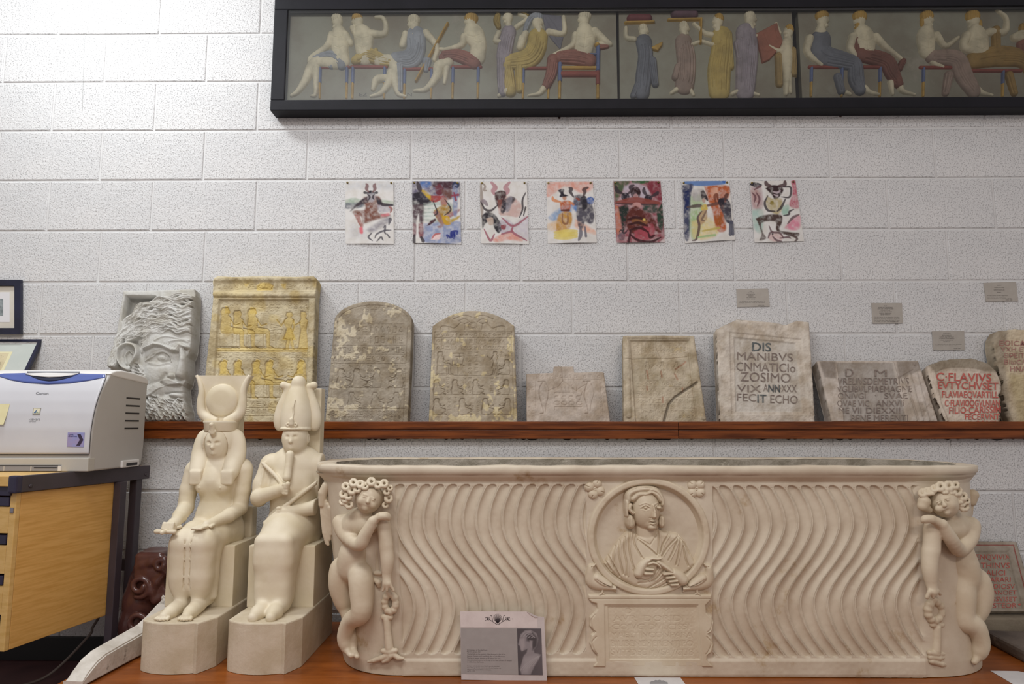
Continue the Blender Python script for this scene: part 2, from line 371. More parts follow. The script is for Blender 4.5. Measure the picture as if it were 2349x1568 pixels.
# ------------------------------------------------------------------ solid carving (signed distance + surface nets)
class Solid:
    def __init__(s, lo, hi, h):
        s.lo = np.array(lo, float); s.h = h; s.n = np.ceil((np.array(hi) - s.lo) / h).astype(int) + 1
        s.ax = [s.lo[i] + h * np.arange(s.n[i]) for i in range(3)]; s.D = np.full(s.n, 0.2, np.float32)
    def sl(s, a, b, m):
        i0 = np.clip(((np.minimum(a, b) - m - s.lo) / s.h).astype(int), 0, s.n); i1 = np.clip(((np.maximum(a, b) + m - s.lo) / s.h).astype(int) + 2, 0, s.n)
        q = tuple(slice(i0[i], i1[i]) for i in range(3))
        X = s.ax[0][q[0]][:, None, None]; Y = s.ax[1][q[1]][None, :, None]; Z = s.ax[2][q[2]][None, None, :]
        return q, X, Y, Z
    def mix(s, q, d, k, mode):
        D = s.D[q]
        if mode == 'sub': d = -d; s.D[q] = np.maximum(D, d) if k <= 0 else s._smax(D, d, k); return
        if k <= 0: s.D[q] = np.minimum(D, d)
        else:
            t = np.clip(0.5 + 0.5 * (D - d) / k, 0, 1); s.D[q] = D + (d - D) * t - k * t * (1 - t)
    def _smax(s, a, b, k):
        t = np.clip(0.5 + 0.5 * (a - b) / k, 0, 1); return b + (a - b) * t + k * t * (1 - t)
    def cap(s, pts, k=0.0, mode='add', flat=1.0):
        """chain of (point, radius); flat<1 squashes depth (y)"""
        for (a, ra), (b, rb) in (zip(pts[:-1], pts[1:]) if len(pts) > 1 else [(pts[0], pts[0])]):
            a = np.array(a, float); b = np.array(b, float); q, X, Y, Z = s.sl(a, b, max(ra, rb) + k + 3 * s.h)
            d = b - a; f = 1.0 / flat; L2 = d[0] ** 2 + (d[1] * f) ** 2 + d[2] ** 2 + 1e-12
            t = np.clip(((X - a[0]) * d[0] + (Y - a[1]) * d[1] * f * f + (Z - a[2]) * d[2]) / L2, 0, 1)
            dd = np.sqrt((X - a[0] - t * d[0]) ** 2 + ((Y - a[1] - t * d[1]) * f) ** 2 + (Z - a[2] - t * d[2]) ** 2) - (ra + (rb - ra) * t)
            s.mix(q, dd * (flat if flat < 1 else 1.0), k, mode)
    def ell(s, c, r, k=0.0, mode='add', rot=None):
        c = np.array(c, float); r = np.array(r, float) * np.ones(3); q, X, Y, Z = s.sl(c, c, r.max() + k + 3 * s.h)
        x, y, z = X - c[0], Y - c[1], Z - c[2]
        if rot is not None:
            Rm = np.array(Matrix.Rotation(rot[0], 3, rot[1]).inverted()); x, y, z = (Rm[0, 0] * x + Rm[0, 1] * y + Rm[0, 2] * z, Rm[1, 0] * x + Rm[1, 1] * y + Rm[1, 2] * z, Rm[2, 0] * x + Rm[2, 1] * y + Rm[2, 2] * z)
        k0 = np.sqrt((x / r[0]) ** 2 + (y / r[1]) ** 2 + (z / r[2]) ** 2); k1 = np.sqrt((x / r[0] ** 2) ** 2 + (y / r[1] ** 2) ** 2 + (z / r[2] ** 2) ** 2) + 1e-9
        s.mix(q, k0 * (k0 - 1) / k1, k, mode)
    def box(s, c, half, rnd=0.0, k=0.0, mode='add', rot=None):
        c = np.array(c, float); hf = np.array(half, float); q, X, Y, Z = s.sl(c, c, np.linalg.norm(hf) + k + 3 * s.h)
        x, y, z = X - c[0] + 0 * Y + 0 * Z, Y - c[1] + 0 * X + 0 * Z, Z - c[2] + 0 * X + 0 * Y
        if rot is not None:
            Rm = np.array(Matrix.Rotation(rot[0], 3, rot[1]).inverted()); x, y, z = (Rm[0, 0] * x + Rm[0, 1] * y + Rm[0, 2] * z, Rm[1, 0] * x + Rm[1, 1] * y + Rm[1, 2] * z, Rm[2, 0] * x + Rm[2, 1] * y + Rm[2, 2] * z)
        a, b, e = abs(x) - hf[0] + rnd, abs(y) - hf[1] + rnd, abs(z) - hf[2] + rnd
        d = np.sqrt(np.maximum(a, 0) ** 2 + np.maximum(b, 0) ** 2 + np.maximum(e, 0) ** 2) + np.minimum(np.maximum(a, np.maximum(b, e)), 0) - rnd
        s.mix(q, d, k, mode)
    def mesh(s, name, m, parent=None, rough=0.0, seed=3):
        D = s.D; n = s.n; ins = D < 0
        c = ins[:-1, :-1, :-1].astype(np.int8)
        for a in (0, 1):
            for b in (0, 1):
                for e in (0, 1):
                    if a + b + e: c = c + ins[a:n[0] - 1 + a, b:n[1] - 1 + b, e:n[2] - 1 + e]
        act = (c > 0) & (c < 8); idx = np.full(act.shape, -1, np.int64); cells = np.argwhere(act); idx[act] = np.arange(len(cells))
        acc = np.zeros((len(cells), 3)); cnt = np.zeros(len(cells)); i, j, k = cells.T
        for ax in range(3):
            for a in (0, 1):
                for b in (0, 1):
                    o = [0, 0, 0]; o[(ax + 1) % 3] = a; o[(ax + 2) % 3] = b; p = list(o); p[ax] = 1
                    d0 = D[i + o[0], j + o[1], k + o[2]].astype(float); d1 = D[i + p[0], j + p[1], k + p[2]].astype(float)
                    x = (d0 < 0) != (d1 < 0); t = np.where(x, d0 / np.where(x, d0 - d1, 1), 0)
                    pos = np.array(o, float)[None] + 0 * acc; pos[:, ax] = t; acc += np.where(x[:, None], pos, 0); cnt += x
        v = s.lo + s.h * (cells + acc / np.maximum(cnt, 1)[:, None])
        fs = []
        for ax in range(3):
            b, e = (ax + 1) % 3, (ax + 2) % 3
            A = [slice(0, n[0]), slice(0, n[1]), slice(0, n[2])]; A[b] = slice(1, n[b] - 1); A[e] = slice(1, n[e] - 1)
            A0 = list(A); A0[ax] = slice(0, n[ax] - 1); A1 = list(A); A1[ax] = slice(1, n[ax])
            x = ins[tuple(A0)] != ins[tuple(A1)]; w = np.argwhere(x)
            off = np.zeros(3, int); off[b] = 1; off[e] = 1; g = w + off; flip = ins[tuple(A0)][x]
            def at(db, de):
                h = g.copy(); h[:, b] -= db; h[:, e] -= de; return idx[h[:, 0], h[:, 1], h[:, 2]]
            f = np.stack([at(1, 1), at(0, 1), at(0, 0), at(1, 0)], -1); f[~flip] = f[~flip][:, ::-1]; fs.append(f)
        f = np.concatenate(fs); f = f[(f >= 0).all(1)]
        return pydata(name, v, f, m, parent, True)
# ------------------------------------------------------------------ lettering
def text_mesh(txt, bold=False):
    c = bpy.data.curves.new('t', 'FONT'); c.body = txt; c.size = 1.0; c.resolution_u = 3
    if bold: c.offset = 0.012
    o = bpy.data.objects.new('t', c); COL.objects.link(o); dg = bpy.context.evaluated_depsgraph_get(); dg.update()
    me = o.evaluated_get(dg).to_mesh(); v = np.array([q.co[:] for q in me.vertices]).reshape(-1, 3); f = [list(p.vertices) for p in me.polygons]
    o.evaluated_get(dg).to_mesh_clear(); bpy.data.objects.remove(o); bpy.data.curves.remove(c); return v, f
def letter_data(lines):
    """lines of (text, x0, x1, baseline y, cap height[, slope]) in px -> px coordinates"""
    vs, fs, n = [], [], 0
    for ln in lines:
        v, f = text_mesh(ln[0], len(ln) > 6 and ln[6])
        if len(v) == 0: continue
        v = v.copy(); v[:, 0] -= v[:, 0].min(); v[:, 0] *= (ln[2] - ln[1]) / max(1e-6, v[:, 0].max())
        sl = ln[5] if len(ln) > 5 else 0.0; y = ln[3] - v[:, 1] / 0.69 * ln[4]; x = ln[1] + v[:, 0]
        vs.append(np.stack([x, y + sl * v[:, 0]], -1)); fs += [[i + n for i in q] for q in f]; n += len(v)
    return np.concatenate(vs), fs
def lettering(name, lines, plane, h, m, parent, bend=None):
    p, f = letter_data(lines); hh = h + (bend(p[:, 0], p[:, 1]) if bend else 0 * p[:, 0])
    return pydata(name, plane.at(p[:, 0], p[:, 1], hh), f, m, parent)
def carve_text(R, lines, dep, soft=1):
    p, f = letter_data(lines); mk = np.zeros(R.H.shape)
    for q in f:
        for k in range(1, len(q) - 1):
            a, b, c = p[q[0]], p[q[k]], p[q[k + 1]]
            sl = R.sl(min(a[0], b[0], c[0]), max(a[0], b[0], c[0]), min(a[1], b[1], c[1]), max(a[1], b[1], c[1])); X, Y = R.X[sl], R.Y[sl]
            if X.size == 0: continue
            e = lambda u, w: (w[0] - u[0]) * (Y - u[1]) - (w[1] - u[1]) * (X - u[0])
            e0, e1, e2 = e(a, b), e(b, c), e(c, a); mk[sl] = np.maximum(mk[sl], ((e0 >= 0) & (e1 >= 0) & (e2 >= 0)) | ((e0 <= 0) & (e1 <= 0) & (e2 <= 0)))
    for _ in range(soft):
        h = np.pad(mk, 1); mk = (h[:-2, 1:-1] + h[2:, 1:-1] + h[1:-1, :-2] + h[1:-1, 2:] + 4 * mk) / 8
    R.H -= dep * mk; return mk
def tr(x0, y0, sc):
    def f(pts, rs=True):
        out = []
        for p in pts:
            p = tuple(p); q = (x0 + p[0] / sc, y0 + p[1] / sc)
            if len(p) > 2: q += (p[2] / sc,)
            if len(p) > 3: q += (p[3],)
            out.append(q)
        return out
    return f
# ================================================================== carved stones on the shelf
def stone_mat(name, c2, c3=None, bump=0.35, bs=140, rough=0.8, s3=9, t3=0.6):
    return mat(name, 'ffffff', c2, 14, rough, bump, bs, col=True, bdist=0.003, c3=c3, s3=s3, t3=t3, spec=0.3)
M_st_white = stone_mat('plaster_grey_white', 'e4e0d8', 'd8d0c0')
M_st_yellow = stone_mat('painted_limestone', 'd8d0c0', 'b7ab95', 0.6, 90)
M_st_grey = stone_mat('weathered_grey_stone', 'd0c8ba', 'efe6cf', 0.6, 90, s3=22, t3=0.60)
M_st_marble = stone_mat('inscribed_marble', 'd9d2c8', 'b9b0a6', 0.4, 100)
M_ink = mat('dark_letter_paint', '3f4546', '6f7270', 40, 0.7)
M_inkgrey = mat('faded_letter_paint', '6e5f58', '8d8075', 40, 0.7)
M_red = mat('red_letter_paint', 'a8483f', 'b9655a', 40, 0.7)
M_redf = mat('faded_red_letter_paint', '9a6a60', 'a9877c', 40, 0.7)
def lean_plane(Yb, depth, topz):
    """base front at Yb on the shelf, upper back edge resting on the wall"""
    ln = math.atan2(YU - 0.004 - depth - Yb, topz - ZS); return ln
def stone(name, label, top_py, depth, Yb=2.735):
    topz = float(W(1190, top_py, YU - depth)[2]); ln = lean_plane(Yb, depth, topz); zb = ZS + depth * math.sin(ln) + 0.001
    pl = Plane(Yb, zb, ln); pl.zb = zb; pl.pyb = 975 - (zb - EYE) * F / Yb * 1.0
    # exact px of the base line
    ys = np.linspace(930, 1000, 2000); zz = W(1190, ys, Yb)[:, 2]; pl.pyb = float(np.interp(-zb, -zz, ys))
    return pl, None
RG = random.Random(21)
def glyph(R, x, y, w, h, lw, dep, c=None, ca=0.6):
    g = RG.randrange(11); L = lambda *p: R.line([(x + w * a, y + h * b) for a, b in p], lw, dep, c, ca)
    if g == 0: L((.1, .3), (.3, .7), (.5, .3), (.7, .7), (.9, .3))
    elif g == 1: L((.25, .05), (.25, .95)); L((.7, .05), (.7, .95))
    elif g == 2: t = np.linspace(0, 6.3, 9); L(*[(.5 + .38 * math.cos(a), .5 + .32 * math.sin(a)) for a in t])
    elif g == 3: L((.05, .15), (.95, .15)); L((.05, .5), (.95, .5)); L((.05, .85), (.95, .85))
    elif g == 4: L((.1, .9), (.1, .2), (.6, .1), (.9, .3)); L((.5, .4), (.5, .95))
    elif g == 5: L((.1, .4), (.35, .15), (.6, .35), (.95, .75), (.4, .75), (.1, .4)); L((.45, .75), (.4, 1))
    elif g == 6: L((.1, .8), (.9, .8), (.5, .2), (.1, .8))
    elif g == 7: L((.05, .5), (.5, .25), (.95, .5), (.5, .75), (.05, .5))
    elif g == 8: L((.5, .05), (.5, .95)); L((.15, .3), (.85, .3))
    elif g == 9: L((.15, .1), (.85, .1), (.85, .9), (.15, .9), (.15, .1))
    else: L((.1, .2), (.3, .6), (.7, .65), (.9, .3)); L((.2, .95), (.85, .95))
def glyph_block(R, x0, x1, y0, y1, cw, ch, lw=0.8, dep=1.5, sep='row', skip=0.08, c=None, inside=None):
    ny = max(1, round((y1 - y0) / ch)); nx = max(1, round((x1 - x0) / cw)); hh = (y1 - y0) / ny; ww = (x1 - x0) / nx
    for j in range(ny):
        if sep == 'row': R.line([(x0, y0 + j * hh), (x1, y0 + j * hh)], lw * 0.8, dep * 0.7)
        for i in range(nx):
            x, y = x0 + i * ww, y0 + j * hh
            if sep == 'col' and j == 0: R.line([(x, y0), (x, y1)], lw * 0.8, dep * 0.7)
            if RG.random() < skip or (inside and not inside(x + ww / 2, y + hh / 2)): continue
            glyph(R, x + ww * .14, y + hh * .14, ww * .72, hh * .72, lw, dep, c)
def eg_figure(R, kind, x, y, h, s, dep=1.6, lw=0.9, fill=None, wgt=1.0):
    """incised Egyptian figure, feet at (x, y), height h, facing s = +1 right / -1 left"""
    P = lambda pts: [(x + s * a * h, y - b * h) for a, b in pts]
    if kind == 'stand': shapes = [[(-.07, .98), (.06, .98), (.08, .9), (.04, .84), (.1, .8), (.14, .7), (.06, .55), (.14, .28), (.06, .26), (.1, .02), (.16, 0), (.02, 0), (-.02, .25), (-.08, .02), (-.14, 0), (-.09, .26), (-.12, .3), (-.05, .55), (-.13, .78), (-.05, .85), (-.1, .9)]]; arms = [[(.12, .76), (.2, .62), (.32, .78)], [(-.1, .76), (-.14, .6), (-.1, .46)]]
    elif kind == 'gown': shapes = [[(-.06, .98), (.06, .98), (.07, .88), (.05, .8), (.1, .72), (.06, .5), (.12, .06), (.15, 0), (-.14, 0), (-.08, .5), (-.13, .75), (-.06, .82), (-.09, .88)]]; arms = [[(.08, .7), (.22, .62), (.26, .78)]]
    elif kind == 'seat': shapes = [[(-.1, .98), (.04, .99), (.08, .9), (.05, .8), (.12, .74), (.1, .52), (.36, .48), (.42, .42), (.42, .06), (.52, .0), (.34, .0), (.32, .36), (-.12, .36), (-.16, .48), (-.12, .76), (-.14, .9)]]; arms = [[(.1, .7), (.2, .56), (.34, .6)]]
    else: shapes = [[(-.12, .97), (.08, .97), (.14, .85), (.08, .74), (.18, .64), (.2, .45), (.5, .34), (.5, .2), (.3, .1), (.55, .04), (.55, 0), (-.2, 0), (-.26, .3), (-.16, .6), (-.2, .8)]]; arms = [[(.16, .6), (.32, .5), (.46, .58)]]
    for sh in shapes:
        pp = P(sh); R.sink(pp, dep * 0.5, 1.2, None)
        if fill: R.paint(pp, fill, 0.62, 1.4)
        R.line(pp + pp[:1], lw, dep * wgt)
    for a in arms:
        if fill: R.line(P(a), lw * 2.2, 0.0, fill, 0.6)
        R.line(P(a), lw, dep)
    if kind == 'seat':
        for q in ([(-.16, .36), (-.16, 0)], [(.26, .33), (.26, 0)], [(-.2, .02), (.3, .02)]): R.line(P(q), lw, dep)
# ---- 1 bearded head relief
T5 = tr(220, 600, 3.92)
def bearded():
    dep = 0.055; pl, _ = stone('x', 'x', 665, dep, 2.735); R = Relief(228, 452, 658, 972, 0.85, 0, 'bfbeb9'); q5 = T5
    R.C *= (1 + 0.05 * vnoise(R.X, R.Y, 18, 3))[..., None]
    # cut-away top left corner
    R.sink(q5([(272, 312), (530, 316), (440, 365), (360, 420), (290, 480), (238, 528)]), 26, 9, '9a9994')
    R.line(spl(q5([(530, 318), (440, 365), (360, 420), (290, 480), (236, 530)])), 3.0, -3)
    # face mass
    R.ell(*q5([(720, 930)])[0], 92, 124, 15, 0, 0, 4, 0.4); R.ell(*q5([(600, 1010)])[0], 38, 36, 20, 0, 0, 9, 0.5); R.ell(*q5([(560, 840)])[0], 30, 40, 15, 0, 0, 8)
    R.ell(*q5([(640, 720)])[0], 70, 30, 17, 0.1, 0, 6)
    R.cap(q5([(800, 790, 34, 24), (815, 900, 40, 28), (790, 1030, 56, 30)]), 26, 0, 5)
    R.ell(*q5([(705, 1045)])[0], 11, 9, 25, 0, 0, 3); R.ell(*q5([(735, 1075)])[0], 5, 2.6, -14, 0)
    # eye
    R.ell(*q5([(600, 880)])[0], 34, 19, 10, 0.1, 0, 0); R.sink(q5([(480, 910), (540, 850), (640, 825), (700, 870), (705, 915), (600, 935)]), 5, 5)
    R.ell(*q5([(622, 878)])[0], 17, 11, 17, 0.1, 0, 2)
    for pts, d in (([(470, 905), (530, 870), (590, 835), (640, 828), (685, 860), (706, 912)], -3.2), ([(490, 915), (570, 925), (640, 928), (705, 914)], -2.4), ([(480, 870), (560, 815), (640, 800), (700, 830)], -1.6)):
        R.line(spl(q5(pts)), 1.6, d)
    t = np.linspace(0, 6.3, 12); R.line([(q5([(628 + 30 * math.cos(a), 872 + 30 * math.sin(a))])[0]) for a in t], 0.9, 1.0)
    R.ell(*q5([(628, 872)])[0], 2.5, 2.5, 18.2)
    # brow
    R.cap(q5([(470, 800, 14), (560, 762, 20), (640, 775, 20), (720, 812, 24), (765, 815, 26), (790, 770, 34), (850, 790, 20)]), 27, 0, 3)
    for i in range(14):
        x = 490 + i * 23; y = 795 - 28 * math.sin(i / 13 * 3.1) + (i > 8) * 22; R.line(q5([(x, y + 14), (x + 16, y - 16)]), 0.8, 1.6)
    for pts in ([(560, 722), (650, 690), (760, 705), (860, 722)], [(690, 735), (780, 720), (850, 735)]): R.line(spl(q5(pts)), 2.2, -2.5)
    R.line(spl(q5([(660, 1030), (620, 1080), (570, 1120)])), 5, 4); R.line(spl(q5([(500, 945), (590, 960), (690, 940)])), 4, 1.5)
    # ear
    R.ell(*q5([(320, 860)])[0], 25, 32, 18, 0, 0, 2)
    R.sink(q5([(270, 870), (290, 800), (340, 780), (370, 820), (350, 890), (330, 950), (290, 940)]), 10, 8)
    R.cap(spl(q5([(318, 985, 22), (270, 955, 18), (232, 880, 18), (246, 800, 20), (310, 758, 22), (382, 775, 20), (404, 840, 18), (372, 905, 16), (345, 945, 20)])), 24, 0, 2)
    R.cap(spl(q5([(300, 930, 12), (290, 860, 12), (325, 815, 12), (355, 840, 10)])), 15, 0, 1.5)
    # hair locks
    H0 = R.H.copy(); rr = random.Random(5)
    for i in range(25):
        t = i / 24; ph = rr.uniform(0, 6.3); am = rr.uniform(8, 17); wl = rr.uniform(130, 200)
        base = spl([(893, 322 + 330 * t), (660, 335 + 300 * t), (440, 410 + 270 * t), (300, 550 + 200 * t), (215 + 30 * t, 750 + 30 * t), (150 + 60 * t, 955)], 12)
        s_ = np.concatenate([[0], np.cumsum(np.hypot(*np.diff(base, axis=0).T))]); d = np.gradient(base, axis=0); nrm = np.stack([-d[:, 1], d[:, 0]], -1) / np.hypot(*d.T)[:, None]
        b = base + nrm * (am * np.sin(s_ / wl * 6.28 + ph))[:, None]; n = len(b)
        if t > 0.72: b = b[: int(n * (0.62 if i % 2 else 0.5))]
        for off, rad, hh in ((-7, 8, 20), (7, 8, 18)):
            n2 = len(b); R.cap(q5([(p[0] + nrm[k][0] * off, p[1] + nrm[k][1] * off, rad + 3.5 * math.sin(k * .45 + ph + off) + 2, hh + 2.2 * math.sin(k * .35 + ph + off)) for k, p in enumerate(b)]), 20, 0, 0.4)
    # side locks, moustache and beard
    def lock(pts, r, h): R.cap(q5([(*p, r * (1 - 0.45 * k / len(pts) / 1.0) * (1.25 if 0 < k else .8), h - 3.0 * k / (6 * len(pts))) for k, p in enumerate(spl(pts))]), h, 0, 0.8)
    for i in range(8): lock([(470 - 5 * i, 640 + 15 * i), (490 + 2 * i, 700 + 8 * i), (455, 760 + 5 * i), (432, 815 + 3 * i)], 12, 20 - i * .4)
    for i in range(10): lock([(345 + 6 * (i % 3), 905 + 13 * i), (385 + 8 * (i % 2), 915 + 13 * i), (420 + 10 * (i % 3), 950 + 13 * i), (430, 985 + 12 * i)], 14, 17)
    R.ell(*q5([(600, 1150)])[0], 45, 22, 20, -.35, 0, 4); R.ell(*q5([(620, 1320)])[0], 62, 34, 19, 0, 0, 5)
    for i in range(11):
        f = i / 10; lock([(700 + 95 * f, 1075 + 40 * f), (625 + 60 * f, 1085 + 42 * f), (560 + 40 * f, 1125 + 34 * f), (500 + 30 * f, 1175 + 26 * f), (455 + 20 * f, 1185 + 50 * f)], 13, 25)
    R.ell(*q5([(745, 1215)])[0], 19, 8, 24, 0.1, 0, 2); R.line(spl(q5([(650, 1198), (720, 1186), (800, 1184)])), 1.8, 5)
    for j in range(6):
        for i in range(9):
            x = 450 + 42 * i + 18 * (j % 2); y = 1235 + 32 * j + (34 if i > 4 and j == 0 else 0)
            sgn = 1 if (i + j) % 2 else -1; lock([(x - 34, y - 18), (x - 6, y - 22 * sgn * .4), (x + 18, y + 6), (x + 30, y + 30), (x + 16 * sgn + 20, y + 52)], 13, 22 + 2.5 * math.sin(i * 2.3 + j * 1.7))
    for i in range(7):
        x = 440 + 8 * (i % 3); y = 1030 + 30 * i; lock([(x - 30, y - 15), (x + 8, y - 12), (x + 22, y + 14), (x - 4, y + 26), (x - 14, y + 8)], 11, 20)
    R.smooth(1)
    o = thing('head_relief', 'grey white plaster relief of a bearded male head with wavy hair', 'relief', pl.at(340., 968., 0.)[:])
    L = edge_fn([(660, 283), (667, 282), (845, 253), (975, 234)]); Rr = edge_fn([(655, 444), (676, 448), (763, 445), (789, 443), (807, 440), (822, 434), (855, 434), (878, 430), (888, 424), (919, 426), (942, 432), (975, 434)])
    slab('relief_slab', R, pl, L, Rr, edge_fn([(230, 668), (283, 667), (446, 662), (455, 664)]), lambda x: pl.pyb + 0 * x, dep, M_st_white, o, True, 5, 0.5, 3, 0.85)
bearded()
# ---- 2 yellow painted Egyptian stela
T8 = tr(470, 630, 4.611)
def yellow():
    dep = 0.06; pl, _ = stone('x', 'x', 632, dep, 2.735); R = Relief(440, 735, 625, 972, 0.8, 0, 'c2b698'); q = T8
    R.C *= (1 + 0.09 * vnoise(R.X, R.Y, 22, 5) + 0.06 * vnoise(R.X, R.Y, 6, 8))[..., None]
    yl = 'cdb468'; n = vnoise(R.X, R.Y, 26, 31); tt = (0.55 * sstep(0.05, 0.6, n))[..., None]; R.C = R.C * (1 - tt) + np.array(lin('c4b078')) * tt
    # frame: top cornice rolls, recessed field
    R.sink(q([(150, 262), (1095, 262), (1060, 1560), (60, 1560)]), 6, 5); R.sink(q([(100, 75), (1165, 70), (1160, 165), (95, 170)]), 3, 4)
    R.cap(q([(95, 205, 26), (640, 215, 26), (1165, 215, 26)]), 3.5, 0, 2); R.cap(q([(110, 45, 22), (640, 40, 22), (1170, 40, 24)]), 3.0, 0, 2)
    R.line(q([(90, 240), (1160, 240)]), 1.8, 3.5)
    R.ell(*q([(630, 110)])[0], 10, 8, 1.5, 0, -3); R.paint(q([(540, 115), (580, 80), (680, 80), (720, 110), (710, 160), (545, 165)]), yl, 0.85, 2); R.line(spl(q([(540, 105), (560, 150), (630, 140), (690, 150), (718, 105)])), 1, 1.6)
    R.paint(q([(800, 90), (855, 85), (850, 150), (815, 130)]), yl, 0.7, 2); R.paint(q([(405, 90), (470, 80), (430, 130)]), yl, 0.6, 2)
    for x in range(120, 1120, 62): glyph(R, *q([(x, 88)])[0], 11, 15, 0.8, 1.4)
    for x in range(180, 1060, 62):
        if x < 560 or x > 880 or True: glyph_block(R, *[v for v in (q([(x, 0)])[0][0], q([(x + 58, 0)])[0][0])], q([(0, 265)])[0][1], q([(0, 330 if x < 520 else 390)])[0][1], 12, 7, 0.75, 1.5, 'col')
    for x, h, k, s in ((215, 430, 'seat', 1), (345, 400, 'seat', 1), (500, 420, 'seat', 1)):
        px, py = q([(x, 765)])[0]; eg_figure(R, k, px, py, h / 4.611, s, 2.6, 1.0, yl)
    R.paint(q([(205, 320), (235, 330), (262, 395), (200, 400)]), yl, .9, 1); R.paint(q([(470, 330), (530, 340), (540, 400), (465, 400)]), yl, .9, 1)
    px, py = q([(880, 780)])[0]; eg_figure(R, 'stand', px, py, 400 / 4.611, -1, 2.6, 1.0, yl, 1)
    R.paint(q([(870, 550), (910, 550), (955, 680), (810, 680)]), yl, .95, 1.5)
    px, py = q([(1030, 775)])[0]; eg_figure(R, 'gown', px, py, 400 / 4.611, -1, 2.6, 1.0, yl, 1)
    for p in ([(590, 400), (575, 525), (530, 530)], [(670, 590), (720, 580), (715, 620), (670, 620)], [(760, 570), (810, 575), (800, 620), (755, 615)], [(690, 520), (800, 540), (690, 560)], [(740, 620), (745, 770)], [(690, 685), (720, 690)]): R.line(q(p), 0.9, 1.6)
    for y in (770, 800): R.line(q([(120, y), (1075, y + 4)]), 1.4, 1.8, yl, .5)
    R.paint(q([(120, 772), (1075, 776), (1075, 802), (120, 798)]), yl, .6, 2)
    for x in range(100, 1060, 66): glyph_block(R, q([(x, 0)])[0][0], q([(x + 64, 0)])[0][0], q([(0, 812)])[0][1], q([(0, 880)])[0][1], 14, 5.2, 0.75, 1.5, 'col')
    for x, s in ((190, 1), (345, 1), (540, 1), (680, 1), (1005, -1)):
        px, py = q([(x, 1300)])[0]; eg_figure(R, 'seat', px, py, 400 / 4.611, s, 2.6, 1.0, yl)
        R.paint(q([(x - 45, 1040), (x - 35, 920), (x, 885), (x + 40, 900), (x + 20, 960), (x + 25, 1040)]), yl, .9, 1.2)
        R.line(spl(q([(x - 48, 1040), (x - 38, 920), (x, 882), (x + 42, 900)])), .9, 1.6)
    for p in ([(740, 1110), (800, 1105), (810, 1075)], [(830, 1090), (880, 1060)], [(760, 960), (770, 920), (800, 970), (760, 960)], [(720, 1130), (840, 1140)]): R.line(q(p), .9, 1.6)
    glyph_block(R, *[q([(v, 0)])[0][0] for v in (860, 930)], q([(0, 890)])[0][1], q([(0, 1290)])[0][1], 8, 7, .75, 1.4, 'none')
    for y in (1310, 1400, 1490): R.line(q([(60, y), (1090, y)]), 0.9, 1.5)
    glyph_block(R, *[q([(v, 0)])[0][0] for v in (40, 1080)], q([(0, 1315)])[0][1], q([(0, 1490)])[0][1], 13, 19, .9, 1.7, 'none')
    R.H += 1.6 * np.clip(vnoise(R.X, R.Y, 9, 12), 0, 1) * (sstep(694, 680, R.Y) + sstep(500, 480, R.X))
    o = thing('painted_stela', 'tall rectangular Egyptian stela with yellow painted figures in two rows', 'stela', pl.at(590., 968., 0.)[:])
    L = edge_fn([(630, 492), (643, 488), (682, 488), (763, 480), (847, 471), (957, 461), (975, 458)]); Rr = edge_fn([(625, 722), (643, 727), (684, 723), (855, 717), (975, 712)])
    slab('stone_slab', R, pl, L, Rr, edge_fn([(450, 650), (488, 640), (498, 632), (540, 634), (600, 632), (680, 634), (718, 632), (727, 640), (735, 650)]), lambda x: pl.pyb + 0 * x, dep, M_st_yellow, o, True, 5, 1.0, 9, 0.8)
yellow()
